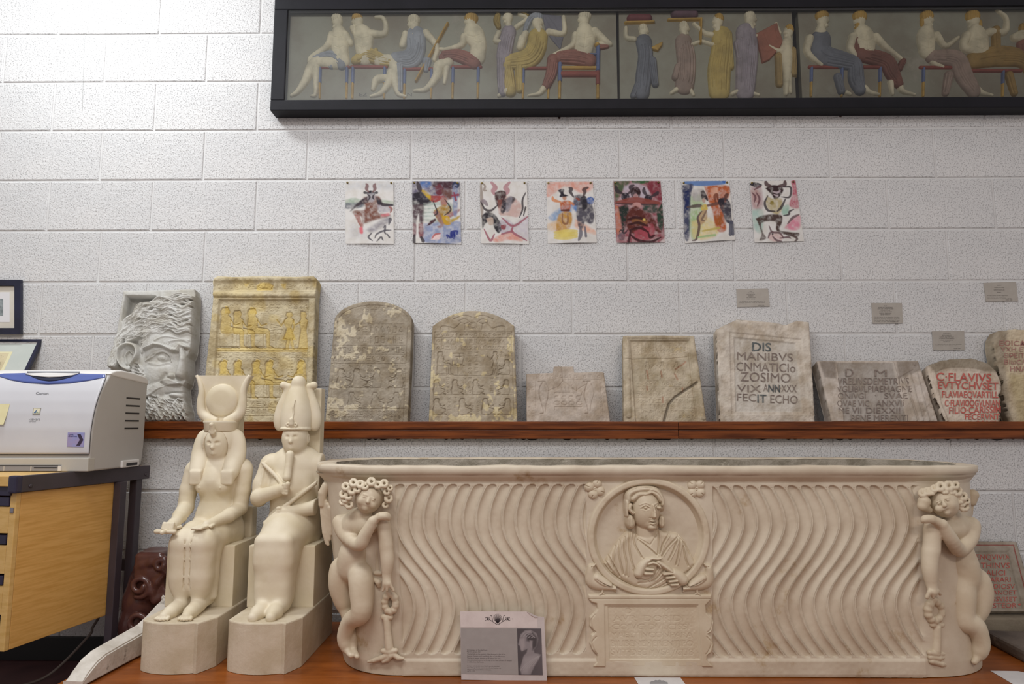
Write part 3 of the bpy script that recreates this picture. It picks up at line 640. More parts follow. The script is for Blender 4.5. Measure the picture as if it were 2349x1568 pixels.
# ---- 3, 4 round-topped stelae
T6 = tr(730, 660, 3.356)
def arch(xl, xr, ys, ya):
    c, r = (xl + xr) / 2, (xr - xl) / 2
    return lambda x: ys - (ys - ya) * np.sqrt(np.clip(1 - np.clip(abs(x - c) / r, 0, 1) ** 2, 0, 1))
def round_a():
    dep = 0.06; pl, _ = stone('x', 'x', 690, dep, 2.735); R = Relief(735, 960, 680, 972, 0.8, 0, '9f9585'); q = T6
    R.C *= (1 + 0.10 * vnoise(R.X, R.Y, 20, 51) + 0.08 * vnoise(R.X, R.Y, 5, 52))[..., None]
    n = 0.6 * vnoise(R.X, R.Y, 17, 61) + 0.4 * vnoise(R.X, R.Y, 5.5, 62) + 0.25 * sstep(840, 760, R.X); tt = (0.85 * sstep(0.30, 0.42, n))[..., None]
    R.C = R.C * (1 - tt) + np.array(lin('cabfa6')) * tt; R.H += 1.0 * tt[..., 0]
    ok = lambda x, y: 1
    a = arch(775, 940, 740, 700)
    xs = np.linspace(774, 940, 30); R.line([(x, a(np.array([x]))[0]) for x in xs], 1.3, 1.5); R.line(q([(690, 300), (655, 1020)]), 1.2, 1.8); R.line(q([(150, 300), (85, 1020)]), 1, 1.2)
    glyph_block(R, 830, 905, 700, 716, 9, 8, .7, 1.3, 'none')
    glyph_block(R, *[q([(v, 0)])[0][0] for v in (290, 660)], *[q([(0, v)])[0][1] for v in (280, 440)], 13, 24, .9, 1.7, 'row')
    glyph_block(R, *[q([(v, 0)])[0][0] for v in (110, 670)], *[q([(0, v)])[0][1] for v in (445, 580)], 11, 20, .9, 1.7, 'row', .12)
    for x, s in ((300, 1), (450, -1), (620, -1), (180, 1)):
        px, py = q([(x, 770)])[0]; eg_figure(R, 'kneel', px, py, 150 / 3.356, s, 2.2, 1.0)
    for x, s in ((260, 1), (440, 1), (600, -1)):
        px, py = q([(x, 930)])[0]; eg_figure(R, 'kneel', px, py, 130 / 3.356, s, 1.8, .9)
    for x in (180, 235, 370, 395, 560, 590, 645): glyph_block(R, *[q([(v, 0)])[0][0] for v in (x, x + 28)], *[q([(0, v)])[0][1] for v in (590, 775)], 9, 9, .75, 1.4, 'none')
    for y in (585, 780, 930): R.line(q([(95, y), (670, y)]), .9, 1.5)
    glyph_block(R, *[q([(v, 0)])[0][0] for v in (70, 640)], *[q([(0, v)])[0][1] for v in (940, 1015)], 9, 11, .8, 1.4, 'row')
    R.line(q([(200, 640), (215, 760), (260, 880), (330, 980)]), .9, 1.6); R.line(q([(90, 330), (80, 700), (70, 1000)]), 3, 1.5)
    o = thing('round_top_stela', 'grey round topped stela with worn cream patches beside the yellow stela', 'stela', pl.at(845., 968., 0.)[:])
    L = edge_fn([(680, 770), (735, 767), (975, 745)]); Rr = edge_fn([(680, 944), (746, 945), (975, 935)])
    slab('stone_slab', R, pl, L, Rr, arch(765, 947, 742, 690), lambda x: pl.pyb + 0 * x, dep, M_st_grey, o, True, 3.5, 0.8, 13, 0.85)
round_a()
def round_b():
    dep = 0.05; pl, _ = stone('x', 'x', 712, dep, 2.735); R = Relief(975, 1195, 704, 972, 0.8, 0, 'ab9f8c'); q = T6
    R.C *= (1 + 0.07 * vnoise(R.X, R.Y, 24, 71) + 0.06 * vnoise(R.X, R.Y, 5, 72))[..., None]
    n = 0.6 * vnoise(R.X, R.Y, 15, 81) + 0.4 * vnoise(R.X, R.Y, 5, 82) + 0.5 * sstep(915, 965, R.Y) + 0.4 * sstep(20, 0, R.X - 988) + 0.35 * sstep(1168, 1182, R.X); tt = (0.9 * sstep(0.42, 0.55, n))[..., None]
    R.C = R.C * (1 - tt) + np.array(lin('cfc19c')) * tt
    for s in (-1, 1):                               # wadjet eyes
        cx = 1195 + s * 70
        R.cap(spl(q([(cx - s * 60 + s * 20, 235, 5), (cx, 222, 7), (cx + s * 60, 235, 6), (cx + s * 90, 245, 5)])), 0, 0); 
        for p in ([(cx - s * 40, 262), (cx, 240), (cx + s * 45, 258), (cx, 275), (cx - s * 40, 262)], [(cx - s * 60, 228), (cx, 212), (cx + s * 85, 240)], [(cx + s * 0, 275), (cx - s * 5, 320)], [(cx + s * 30, 270), (cx + s * 75, 310), (cx + s * 110, 300)]): R.line(spl(q(p)), 1.1, 2.4)
    t = np.linspace(0, 6.3, 14)
    for r in (32, 22): R.line([q([(1190 + r * math.cos(a), 292 + r * .8 * math.sin(a))])[0] for a in t], 1.0, 2.2)
    for s in (-1, 1): R.line(spl(q([(1190 + s * 250, 360), (1190 + s * 245, 300), (1190 + s * 190, 300), (1190 + s * 180, 330)])), 1.1, 2.2)
    for y in (340, 384, 434, 478, 675, 825): R.line(q([(900, y), (1490, y)]), .9, 1.7)
    R.line(q([(898, 340), (885, 1010)]), 1, 1.6); R.line(q([(1488, 340), (1510, 1010)]), 1, 1.6)
    for a, b in ((345, 382), (388, 432), (438, 476)): glyph_block(R, *[q([(v, 0)])[0][0] for v in (905, 1485)], *[q([(0, v)])[0][1] for v in (a, b)], 11, 12, .9, 1.9, 'none', .05)
    for k, x, y, h, s in (('seat', 945, 668, 180, 1), ('stand', 1362, 668, 180, -1), ('kneel', 1450, 668, 118, -1)):
        px, py = q([(x, y)])[0]; eg_figure(R, k, px, py, h / 3.356, s, 2.8, 1.1)
    for p in ([(1040, 505), (1120, 505), (1125, 535)], [(1030, 598), (1125, 598)], [(1078, 600), (1078, 665)], [(1035, 560), (1035, 590), (1055, 590)], [(1070, 545), (1085, 590), (1110, 590), (1120, 545)], [(1060, 530), (1100, 530)], [(1090, 510), (1090, 545)]): R.line(q(p), 1.2, 2.4)
    for x in (1150, 1200): glyph_block(R, *[q([(v, 0)])[0][0] for v in (x, x + 38)], *[q([(0, v)])[0][1] for v in (485, 670)], 11, 10, .8, 1.7, 'none')
    glyph_block(R, *[q([(v, 0)])[0][0] for v in (1400, 1490)], *[q([(0, v)])[0][1] for v in (485, 540)], 10, 9, .8, 1.6, 'none')
    for x in (915, 1055, 1215, 1445):
        px, py = q([(x, 822)])[0]; eg_figure(R, 'kneel', px, py, 118 / 3.356, 1 if x < 1400 else -1, 2.8, 1.1)
    for x in (980, 1110, 1150, 1320, 1360): glyph_block(R, *[q([(v, 0)])[0][0] for v in (x, x + 36)], *[q([(0, v)])[0][1] for v in (682, 815)], 10, 9, .75, 1.5, 'none')
    for x in (915, 1112, 1290, 1455):
        px, py = q([(x, 978)])[0]; eg_figure(R, 'kneel', px, py, 130 / 3.356, 1 if x < 1400 else -1, 2.8, 1.1)
    for x in (990, 1040, 1170, 1215): glyph_block(R, *[q([(v, 0)])[0][0] for v in (x, x + 36)], *[q([(0, v)])[0][1] for v in (835, 960)], 10, 9, .7, 1.3, 'none')
    o = thing('round_top_stela', 'grey brown round topped stela with two carved eyes above rows of figures', 'stela', pl.at(1085., 968., 0.)[:])
    L = edge_fn([(700, 993), (748, 992), (975, 983)]); Rr = edge_fn([(700, 1179), (749, 1180), (975, 1187)])
    c_ = arch(972, 1200, 748, 712); Tf = lambda x: np.maximum(c_(x), 0) * 1.0
    slab('stone_slab', R, pl, L, Rr, lambda x: 712 + 36 * np.clip(abs(x - 1086) / 95, 0, 1.2) ** 2.1, lambda x: pl.pyb + 0 * x, dep, M_st_grey, o, True, 3.5, 0.6, 17, 0.85)
round_b()
# ---- 5 offering tablet
def offering():
    dep = 0.05; pl, _ = stone('x', 'x', 850, dep, 2.745); R = Relief(1200, 1406, 832, 972, 0.85, 0, 'b5a89b'); q = T6
    R.C *= (1 + 0.12 * vnoise(R.X, R.Y, 16, 91) + 0.07 * vnoise(R.X, R.Y, 4, 92))[..., None]
    for p in ([(1680, 710), (2170, 705), (2200, 1020)], [(1675, 715), (1680, 1020)]): R.line(q(p), .9, 1.2)
    glyph_block(R, *[q([(v, 0)])[0][0] for v in (1640, 2180)], *[q([(0, v)])[0][1] for v in (660, 705)], 11, 12, .8, 1.4, 'none'); glyph_block(R, *[q([(v, 0)])[0][0] for v in (1610, 1670)], *[q([(0, v)])[0][1] for v in (720, 1010)], 9, 11, .7, 1.1, 'none', .3); glyph_block(R, *[q([(v, 0)])[0][0] for v in (2165, 2215)], *[q([(0, v)])[0][1] for v in (720, 1010)], 9, 11, .7, 1.1, 'none', .3)
    for s, cx in ((1, 1730), (-1, 2075)):
        R.line(spl(q([(cx - 35 * 1, 720), (cx + 20, 718)])), 1.3, 3); R.line(spl(q([(cx, 725), (cx - s * 5 - 20, 770), (cx - 25, 830), (cx - 5, 900), (cx + 5, 960), (cx - 20, 968)])), 1.2, 3)
        R.line(spl(q([(cx + 30, 740), (cx + 50, 800), (cx + 30, 880), (cx + 20, 950)])), 1, 1.8)
    R.line(q([(1770, 790), (1850, 760), (1885, 715), (1880, 650), (1875, 605)]), 1, 1.8); R.line(q([(1885, 715), (1985, 790), (2030, 760), (2060, 745)]), 1, 1.8); R.line(q([(1775, 790), (1765, 870)]), 1, 1.6)
    for i in range(7): R.line(q([(1835 + 26 * i, 805), (1835 + 22 * i + (i - 3) * 8, 768)]), .9, 1.8)
    R.line(q([(1830, 805), (1985, 805)]), .9, 1.6)
    t = np.linspace(0, 6.3, 10)
    for i in range(4):
        R.line([q([(1838 + 58 * i + 22 * math.cos(a), 887 + 15 * math.sin(a))])[0] for a in t], 1.0, 2.2); R.line(spl(q([(1850 + 55 * i, 832), (1825 + 55 * i, 835), (1828 + 55 * i, 855), (1850 + 55 * i, 858)])), 1.1, 2.4)
    R.line(q([(1822, 940), (1822, 916), (2030, 914)]), 1.1, 2.4); R.line(q([(2035, 800), (2010, 870)]), 1, 1.8)
    for x, y in ((1822, 808), (1952, 750), (2065, 720)): R.ell(*q([(x, y)])[0], 1.5, 1.5, 0); R.line(q([(x, y), (x + 3, y)]), 1.3, 3)
    o = thing('offering_tablet', 'small greyish stone tablet with a square tab and carved jars', 'tablet', pl.at(1300., 968., 0.)[:])
    slab('stone_slab', R, pl, edge_fn([(830, 1207), (975, 1208)]), edge_fn([(830, 1385), (857, 1386), (975, 1401)]), edge_fn([(1200, 857), (1215, 856), (1268.5, 854), (1270.5, 839.5), (1315, 839.5), (1317.5, 853.5), (1380, 851.5), (1388, 855), (1406, 870)]), lambda x: pl.pyb + 0 * x, dep, M_st_marble, o, True, 3, 0.8, 19, 0.9)
offering()
# ---- 6 framed stela with a break
T7 = tr(1400, 630, 2.475)
def framed():
    dep = 0.07; pl, _ = stone('x', 'x', 769, dep, 2.735); R = Relief(1416, 1632, 762, 972, 0.85, 0, 'bfb29c'); q = T7
    R.C *= (1 + 0.10 * vnoise(R.X, R.Y, 18, 101) + 0.06 * vnoise(R.X, R.Y, 5, 102))[..., None]
    n = vnoise(R.X, R.Y, 20, 103); tt = (0.6 * sstep(0.1, 0.6, n))[..., None]; R.C = R.C * (1 - tt) + np.array(lin('b3a78f')) * tt
    R.sink(q([(112, 372), (448, 372), (505, 900), (150, 900)]), 5, 4)
    R.cap(q([(92, 350, 14), (105, 800, 16)]), 3.5, 0, 1); R.cap(q([(465, 360, 14), (530, 810, 16)]), 3.5, 0, 1); R.cap(q([(90, 352, 10), (460, 355, 10)]), 2.5, 0, 1)
    R.line(q([(122, 380), (148, 800)]), 1.2, 1.5); R.line(q([(440, 380), (490, 800)]), 1.2, 1.5)
    glyph_block(R, *[q([(v, 0)])[0][0] for v in (130, 440)], *[q([(0, v)])[0][1] for v in (380, 460)], 9, 9, .7, 1.2, 'row')
    R.line(q([(75, 480), (200, 472), (330, 474), (440, 462)]), 1.2, 2.2); R.line(q([(262, 345), (264, 410), (290, 470)]), 1.1, 2.2)
    for x, s in ((215, 1), (300, -1), (380, -1)):
        px, py = q([(x, 590)])[0]; eg_figure(R, 'stand', px, py, 100 / 2.475, s, 1.4, .9)
    for p in ([(210, 540), (218, 585)], [(290, 545), (296, 575)], [(370, 560), (385, 590)], [(375, 530), (420, 500), (430, 490)], [(210, 630), (212, 650)], [(300, 690), (300, 720)], [(412, 640), (415, 660)]): R.line(q(p), 2.2, 0.2, 'a06a50', .55)
    glyph_block(R, *[q([(v, 0)])[0][0] for v in (150, 485)], *[q([(0, v)])[0][1] for v in (600, 820)], 10, 13, .8, 1.2, 'row', .25)
    R.line(q([(490, 612), (430, 650), (370, 690), (335, 730), (320, 780), (300, 860)]), 3.2, 5.0, '7d7468', .7)
    o = thing('framed_stela', 'pale stone stela with raised border and a diagonal break across its face', 'stela', pl.at(1525., 968., 0.)[:])
    slab('stone_slab', R, pl, edge_fn([(760, 1430), (769, 1429), (975, 1431)]), edge_fn([(760, 1592), (780, 1594), (975, 1622)]), edge_fn([(1416, 776), (1430, 770), (1500, 768), (1590, 769), (1597, 773), (1632, 780)]), lambda x: pl.pyb + 0 * x, dep, M_st_grey, o, True, 4, 0.9, 23, 0.9, 3)
framed()
# ---- 7 DIS MANIBUS
def dis():
    dep = 0.055; pl, _ = stone('x', 'x', 735, dep, 2.735); R = Relief(1636, 1880, 725, 972, 1.1, 0, 'c8beb1'); q = T7
    R.C *= (1 + 0.10 * vnoise(R.X, R.Y, 22, 111) + 0.07 * vnoise(R.X, R.Y, 6, 112))[..., None]
    n = vnoise(R.X, R.Y, 14, 113); tt = (0.5 * sstep(0.2, 0.7, n))[..., None]; R.C = R.C * (1 - tt) + np.array(lin('d2cabd')) * tt
    R.sink(q([(678, 325), (1085, 365), (1128, 790), (690, 790)]), 2.6, 3); R.sink(q([(705, 352), (1052, 385), (1090, 775), (715, 775)]), 2.6, 3, 'c3bcb1')
    R.paint(q([(705, 352), (1052, 385), (1090, 775), (715, 775)]), 'c6bfb5', .8, 2); R.H += 2.5 * np.clip(vnoise(R.X, R.Y, 12, 114), -1, .6) * (sstep(768, 745, R.Y) + sstep(1660, 1648, R.X) + sstep(1850, 1866, R.X))
    o = thing('latin_stone', 'grey marble stone in a moulded border lettered DIS MANIBUS in dark paint', 'stone', pl.at(1760., 968., 0.)[:])
    slab('stone_slab', R, pl, edge_fn([(720, 1643), (755, 1644), (975, 1653)]), edge_fn([(720, 1855), (739, 1857), (975, 1871)]), edge_fn([(1636, 757), (1644, 755), (1691, 731), (1776, 739), (1804, 744), (1828, 735), (1853, 737), (1880, 740)]), lambda x: pl.pyb + 0 * x, dep, M_st_marble, o, True, 5, 1.0, 29, 1.15)
    k = lambda t, x0, x1, y, h, b=False: (t, 1400 + x0 / 2.475, 1400 + x1 / 2.475, 630 + y / 2.475, h / 2.475, 0.03, b)
    lettering('inscription', [k('DIS', 808, 915, 428, 48), k('MANIBVS', 722, 1040, 478, 44), k('CNMATICIo', 718, 1055, 540, 48), k('ZOSIMO', 742, 1028, 600, 52), k('ANN·XXX', 872, 1062, 658, 42), k('VIX', 722, 858, 660, 40), k('FEC', 722, 832, 712, 42), k('ECHO', 912, 1068, 724, 46)], pl, -4.0, M_inkgrey, o)
    lettering('bold_inscription', [k('IT', 838, 890, 722, 46, True), k('NN', 900, 968, 662, 42, True)], pl, -3.85, M_ink, o)
    lettering('bold_inscription', [k('DIS', 809, 916, 428, 48, True)], pl, -3.85, M_ink, o)
dis()
# ---- 8 D M slab
def dmslab():
    dep = 0.06; pl, _ = stone('x', 'x', 826, dep, 2.73); R = Relief(1868, 2160, 818, 974, 1.1, 0, 'c4bab0'); q = T7
    R.C *= (1 + 0.08 * vnoise(R.X, R.Y, 24, 121) + 0.06 * vnoise(R.X, R.Y, 6, 122))[..., None]
    R.sink(q([(1285, 500), (1600, 500), (1690, 850), (1330, 850)]), 1.5, 3, 'a59d95')
    R.paint(q([(1185, 490), (1280, 490), (1285, 590), (1215, 580)]), '857b72', .8, 3); R.paint(q([(1625, 490), (1750, 490), (1770, 540), (1640, 590)]), '857b72', .7, 3)
    for a, b in (((1605, 500), (1632, 590)), ((1660, 580), (1745, 850)), ((1700, 560), (1780, 850)), ((1740, 560), (1815, 850))): R.line(q([a, b]), 2.0, -3.0, 'b2a99f', .6)
    R.line(q([(1630, 590), (1720, 540)]), 1.3, 2.2); R.line(q([(1680, 580), (1765, 850)]), 1.5, 2)
    o = thing('latin_slab', 'wide low grey stone slab headed D M with faded brown Latin lettering', 'stone', pl.at(2015., 968., 0.)[:])
    slab('stone_slab', R, pl, edge_fn([(815, 1875), (826, 1874), (975, 1911)]), edge_fn([(815, 2104), (826, 2107), (975, 2156)]), edge_fn([(1868, 830), (1880, 826), (2110, 826), (2160, 827)]), lambda x: pl.pyb + 0 * x, dep, M_st_marble, o, True, 5, 0.9, 33, 1.15)
    k = lambda t, x0, x1, y, h: (t, 1400 + x0 / 2.475, 1400 + x1 / 2.475, 630 + y / 2.475, h / 2.475)
    lettering('inscription', [k('D', 1335, 1380, 578, 46), k('M', 1500, 1570, 578, 40), k('VRELIVSDEMETRIVS', 1290, 1695, 622, 38), k('VGLIBVLPIAEMAGNE', 1285, 1712, 664, 34), k('ONIVGI', 1292, 1450, 702, 32), k('·', 1503, 1510, 700, 32), k('SVAE', 1556, 1688, 702, 32), k('QVAE VIC', 1288, 1470, 746, 34), k('ANXVII', 1508, 1665, 746, 34), k('ME VII', 1296, 1425, 786, 34), k('DIEXXII', 1452, 1645, 786, 34), k('BENE MERENTI', 1366, 1690, 830, 36)], pl, 0.4, M_inkgrey, o)
dmslab()
# ---- 9 FLAVIVS fragment
def flav():
    dep = 0.05; pl, _ = stone('x', 'x', 822, dep, 2.715); R = Relief(2120, 2306, 812, 974, 1.1, 0, 'cabdae'); q = T7
    R.C *= (1 + 0.07 * vnoise(R.X, R.Y, 24, 131) + 0.06 * vnoise(R.X, R.Y, 6, 132))[..., None]
    R.paint(q([(1790, 500), (1880, 470), (2060, 460), (2200, 520), (2210, 560), (2050, 530), (1900, 530), (1850, 560)]), '8f8473', .9, 5)
    R.sink(q([(1850, 560), (1900, 535), (2050, 540), (2170, 560), (2300, 700), (2230, 850), (1930, 850), (1880, 720)]), 3, 6); R.line(spl(q([(1850, 552), (1920, 528), (2050, 530), (2170, 552)])), 2, 2)
    o = thing('latin_fragment', 'broken round topped stone with bold red lettering beginning C FLAVIVS', 'stone', pl.at(2225., 968., 0.)[:])
    slab('stone_slab', R, pl, edge_fn([(815, 2130), (838, 2128), (860, 2131), (889, 2141), (910, 2146), (929, 2156), (945, 2162), (967, 2171), (975, 2173)]), edge_fn([(815, 2285), (856, 2289), (875, 2297), (893, 2299), (906, 2292), (913, 2297), (975, 2295)]), edge_fn([(2120, 842), (2128, 838), (2160, 825), (2195, 822), (2228, 820), (2250, 826), (2269, 833), (2288, 852), (2306, 870)]), lambda x: pl.pyb + 0 * x, dep, M_st_marble, o, True, 6, 1.3, 37, 1.15)
    k = lambda t, x0, x1, y, h, s=0.02: (t, 1400 + x0 / 2.475, 1400 + x1 / 2.475, 630 + y / 2.475, h / 2.475, s, True)
    lettering('inscription', [k('C·FLAVIVS', 1852, 2165, 598, 44), k('EVTYCHVSET', 1862, 2205, 644, 40), k('FLAVIAEQVARTILL', 1885, 2205, 694, 36, .01), k('C·FLAVIOOGVLNIAN', 1900, 2212, 744, 36, 0), k('FILIO·CARISSIM', 1925, 2218, 786, 36, -.02), k('FECERVNT', 2015, 2212, 820, 32, 0), k('M·VII', 2085, 2190, 852, 26, 0)], pl, -0.9, M_red, o)
flav()
# ---- 10 Greek fragment
def greek():
    dep = 0.06; pl, _ = stone('x', 'x', 756, dep, 2.785); R = Relief(2274, 2440, 748, 974, 1.2, 0, 'c9bba2')
    R.C *= (1 + 0.07 * vnoise(R.X, R.Y, 24, 141) + 0.06 * vnoise(R.X, R.Y, 6, 142))[..., None]; q = T7
    R.paint(q([(2170, 300), (2260, 300), (2240, 500), (2280, 850), (2200, 850)]), '9a8f7e', .8, 6); R.paint(q([(2260, 560), (2600, 560), (2600, 850), (2320, 850)]), 'b9aa84', .8, 9)
    o = thing('greek_fragment', 'jagged pale stone fragment with small red Greek letters', 'stone', pl.at(2360., 968., 0.)[:])
    slab('stone_slab', R, pl, edge_fn([(745, 2298), (759, 2292), (775, 2283), (792, 2281), (830, 2288), (856, 2295), (872, 2304), (889, 2301), (920, 2307), (949, 2316), (975, 2328)]), edge_fn([(745, 2425), (975, 2432)]), edge_fn([(2274, 765), (2293, 759), (2329, 754), (2370, 757), (2440, 753)]), lambda x: pl.pyb + 0 * x, dep, M_st_marble, o, True, 6, 1.4, 43, 1.2)
    k = lambda t, x0, x1, y, h, s=0.0: (t, 1400 + x0 / 2.475, 1400 + x1 / 2.475, 630 + y / 2.475, h / 2.475, s, True)
    lettering('inscription', [k('ΕΟΙCΔΑΙ', 2207, 2400, 402, 26), k('ΥΧΗ ΕΥΤ', 2214, 2400, 436, 24), k('ΘΡΕΠΤ', 2232, 2370, 472, 26), k('ΒΙωCΑC', 2236, 2390, 508, 26), k('ΗΝΑΤ', 2268, 2390, 548, 26)], pl, 1.3, M_redf, o)
greek()
# ================================================================== framed relief frieze high on the wall
M_frame = mat('black_painted_frame', '0e0e14', '15141b', 6, 0.55, 0.08, 60, spec=0.2)
M_fslab = mat('frieze_ground', '8d8e82', '7a7467', 3.5, 0.75, 0.3, 70, c3='98958a', s3=2.2, t3=0.62)
FM = {}
def fm(c):
    if c not in FM: FM[c] = mat('frieze_paint_' + c, c, tuple(0.86 * v for v in [int(c[i:i + 2], 16) / 255 for i in (0, 2, 4)]), 16, 0.7, 0.25, 120)
    return FM[c]
SKIN, OCH, BLU, RED = 'd2cbb3', 'b8964c', '62719a', '8a453c'
TA, TB = tr(600, 0, 2.61), tr(1400, 0, 2.475)
PF = Plane(YU - 0.045)
fz = thing('relief_frieze', 'long black framed relief frieze of painted seated and standing figures', 'frieze', (1.0, YU, 2.3))
def fh(pts, extra=0.0, k=0.85): return [(p[0], p[1], p[2], min(12.0, k * p[2] + 2.5) + extra) for p in pts]
def piece(name, T, chains, c, parent, folds=0, extra=0.0, ells=(), polys=(), lines=(), step=0.8, sm=1):
    allp = [p for ch in chains for p in T(ch)] + [(e[0][0] + s * e[1], e[0][1] + s * e[2], 0) for e in [(T([x[:2]])[0], x[2] / (2.61 if T is TA else 2.475), x[3] / (2.61 if T is TA else 2.475)) for x in ells] for s in (-1, 1)] + [(*p, 0) for q in polys for p in T(q)]
    a = np.array([(p[0], p[1], p[2]) for p in allp]); m = 8; sc = 2.61 if T is TA else 2.475
    R = Relief((a[:, 0] - a[:, 2]).min() - m, (a[:, 0] + a[:, 2]).max() + m, max(14, (a[:, 1] - a[:, 2]).min() - m), min(236, (a[:, 1] + a[:, 2]).max() + m), step, -8)
    for q in polys: R.poly(T(q), 4.0 + extra, 2.5)
    for ch in chains:
        ch = T(ch); R.cap(fh([tuple(p) for p in (spl(ch, 5) if len(ch) > 2 else ch)], extra), 6, 0, 1.2)
    for x in ells: p = T([x[:2]])[0]; R.ell(p[0], p[1], x[2] / sc, x[3] / sc, min(10, 0.55 * min(x[2], x[3]) / sc + 3) + extra, x[4] if len(x) > 4 else 0, 0, 1.0)
    rr = random.Random(len(chains) * 7 + int(a[0, 0]))
    if folds:
        for ch in chains:
            b = np.array([p[:3] for p in (spl(T(ch), 6) if len(ch) > 2 else np.array(T(ch))[:, :3])])
            d = np.gradient(b[:, :2], axis=0); nr = np.stack([-d[:, 1], d[:, 0]], -1) / (np.hypot(*d.T)[:, None] + 1e-6); nf = max(2, int(b[:, 2].mean() / 2.6 * folds))
            for i in range(nf):
                o = -0.8 + 1.6 * (i + rr.uniform(.2, .8)) / nf; i0 = rr.randrange(0, max(1, len(b) // 3)); i1 = len(b) - rr.randrange(0, max(1, len(b) // 4))
                pts = b[i0:i1, :2] + nr[i0:i1] * (b[i0:i1, 2] * o)[:, None] + np.array([rr.uniform(-1, 1), 0])
                if len(pts) > 1: R.line(pts, 1.4, rr.uniform(1.8, 3.0))
    for l in lines: R.line(spl(T(l)) if len(l) > 2 else T(l), 0.9, 1.6)
    R.smooth(sm)
    return R.patch(name, PF, fm(c), parent, -2.0)
def person(T, skin, drapes=(), hair=None, hc=OCH, head=None, lines=(), sc=SKIN, extra=0.0, fd=-1):
    core = [[(x, y, r * .28) for x, y, r in ch] for c, chs in drapes for ch in chs if len(ch) > 1]
    hx = []
    if head:
        x, y, rx, ry = head[:4]; hx = [(x, y, rx, ry), (x + fd * rx * .86, y + ry * .12, rx * .26, ry * .24), (x + fd * rx * .55, y + ry * .78, rx * .42, ry * .26)]
        lines = list(lines) + [[(x + fd * rx * .35, y - ry * .08), (x + fd * rx * .7, y - ry * .04)], [(x + fd * rx * .45, y + ry * .52), (x + fd * rx * .85, y + ry * .5)], [(x + fd * rx * .2, y - ry * .3), (x + fd * rx * .75, y - ry * .22)]]
    t0 = skin[0]
    if len(t0) > 1 and t0[1][2] >= 45:
        x, y, r = t0[1]; x2, y2, r2 = t0[min(2, len(t0) - 1)]; lines = list(lines) + [[(x - .62 * r, y + .30 * r), (x - .1 * r, y + .48 * r), (x + .1 * r, y + .48 * r), (x + .62 * r, y + .30 * r)], [(x, y), ((x + x2) / 2, (y + y2) / 2), (x2, y2)], [(x2 - .5 * r2, y2 - .2 * r2), (x2, y2), (x2 + .5 * r2, y2 - .2 * r2)]]
    f = piece('figure', T, skin + core, sc, fz, 0, extra, ells=hx, lines=lines)
    for c, ch in drapes:
        for one in ch: piece('drapery', T, [one], c, f, 1, 0.6 + extra)
    for hh in (hair or ()):
        hh = (hh[0], hh[1] + 2, hh[2] * .9, hh[3] * 1.3) + tuple(hh[4:]); x, y, rx, ry = hh[:4]; piece('hair', T, [], hc, f, 0, 1.6 + extra, ells=[hh], lines=[[(x - rx * .8 + rx * .32 * i, y - ry * .9), (x - rx * .9 + rx * .34 * i, y), (x - rx * .8 + rx * .32 * i, y + ry * .9)] for i in range(6)])
    return f
def bar(name, T, a, b, r, c, parent=None, e=0): return piece(name, T, [[(*a, r), (*b, r)]], c, parent or fz, 0, e, sm=0)
def stool(T, x0, x1, yt, yb, legs):
    s = piece('stool', T, [[(x0, yt + 4, 10), (x1, yt + 4, 10)]], RED, fz, 0, -1)
    for x in legs: bar('stool_leg', T, (x, yt + 8), (x - 2, yt + (yb - yt) * .5), 9, BLU, s); bar('leg_tip', T, (x - 2, yt + (yb - yt) * .52), (x - 4, yb), 7, OCH, s)
    return s
# slabs, frame, glass
for a, b in ((640, 1417), (1419, 1827), (1829, 2760)):
    v0 = W(a, 8, YU - 0.045); v1 = W(b, 240, YU - 0.045); box('slab', (v0[0], YU - 0.045, v1[2]), (v1[0], YU - 0.012, v0[2]), M_fslab, fz, 0.0012)
yf = YU - 0.082; A = W(619, 253, yf); Bv = W(652, 229, yf); Tt = W(1000, -22, yf); Ti = W(1000, 20, yf); Rx = float(W(2790, 100, yf)[0])
def rail(name, x0, x1, z0, z1): box(name, (x0, yf, z0), (x1, YU - 0.004, z1), M_frame, fz, 0.004)
rail('bottom_rail', A[0], Rx, A[2], Bv[2]); rail('top_rail', A[0], Rx, Ti[2], Tt[2]); rail('side_rail', A[0], Bv[0], Bv[2], Ti[2]); rail('side_rail', Rx - 0.06, Rx, Bv[2], Ti[2])
box('back_board', (A[0] + 0.01, YU - 0.012, A[2] + 0.01), (Rx - 0.01, YU - 0.003, Tt[2] - 0.01), M_frame, fz)
mb = mat('frame_bead', '2b2a33', '1d1c22', 6, 0.3)
box('bead', (Bv[0], yf + 0.012, Bv[2]), (Rx - 0.06, yf + 0.02, Bv[2] + 0.006), mb, fz, 0.002); box('bead', (Bv[0], yf + 0.012, Ti[2] - 0.006), (Rx - 0.06, yf + 0.02, Ti[2]), mb, fz, 0.002)
mg = bpy.data.materials.new('frieze_glass'); mg.use_nodes = True; nt = mg.node_tree; nt.nodes.remove(nt.nodes['Principled BSDF'])
tp = nt.nodes.new('ShaderNodeBsdfTransparent'); gl = nt.nodes.new('ShaderNodeBsdfGlossy'); gl.inputs['Roughness'].default_value = 0.35; mx = nt.nodes.new('ShaderNodeMixShader'); fr = nt.nodes.new('ShaderNodeFresnel'); fr.inputs[0].default_value = 1.45
tp.inputs[0].default_value = (0.86, 0.86, 0.84, 1)
nt.links.new(fr.outputs[0], mx.inputs[0]); nt.links.new(tp.outputs[0], mx.inputs[1]); nt.links.new(gl.outputs[0], mx.inputs[2]); nt.links.new(mx.outputs[0], nt.nodes['Material Output'].inputs[0])
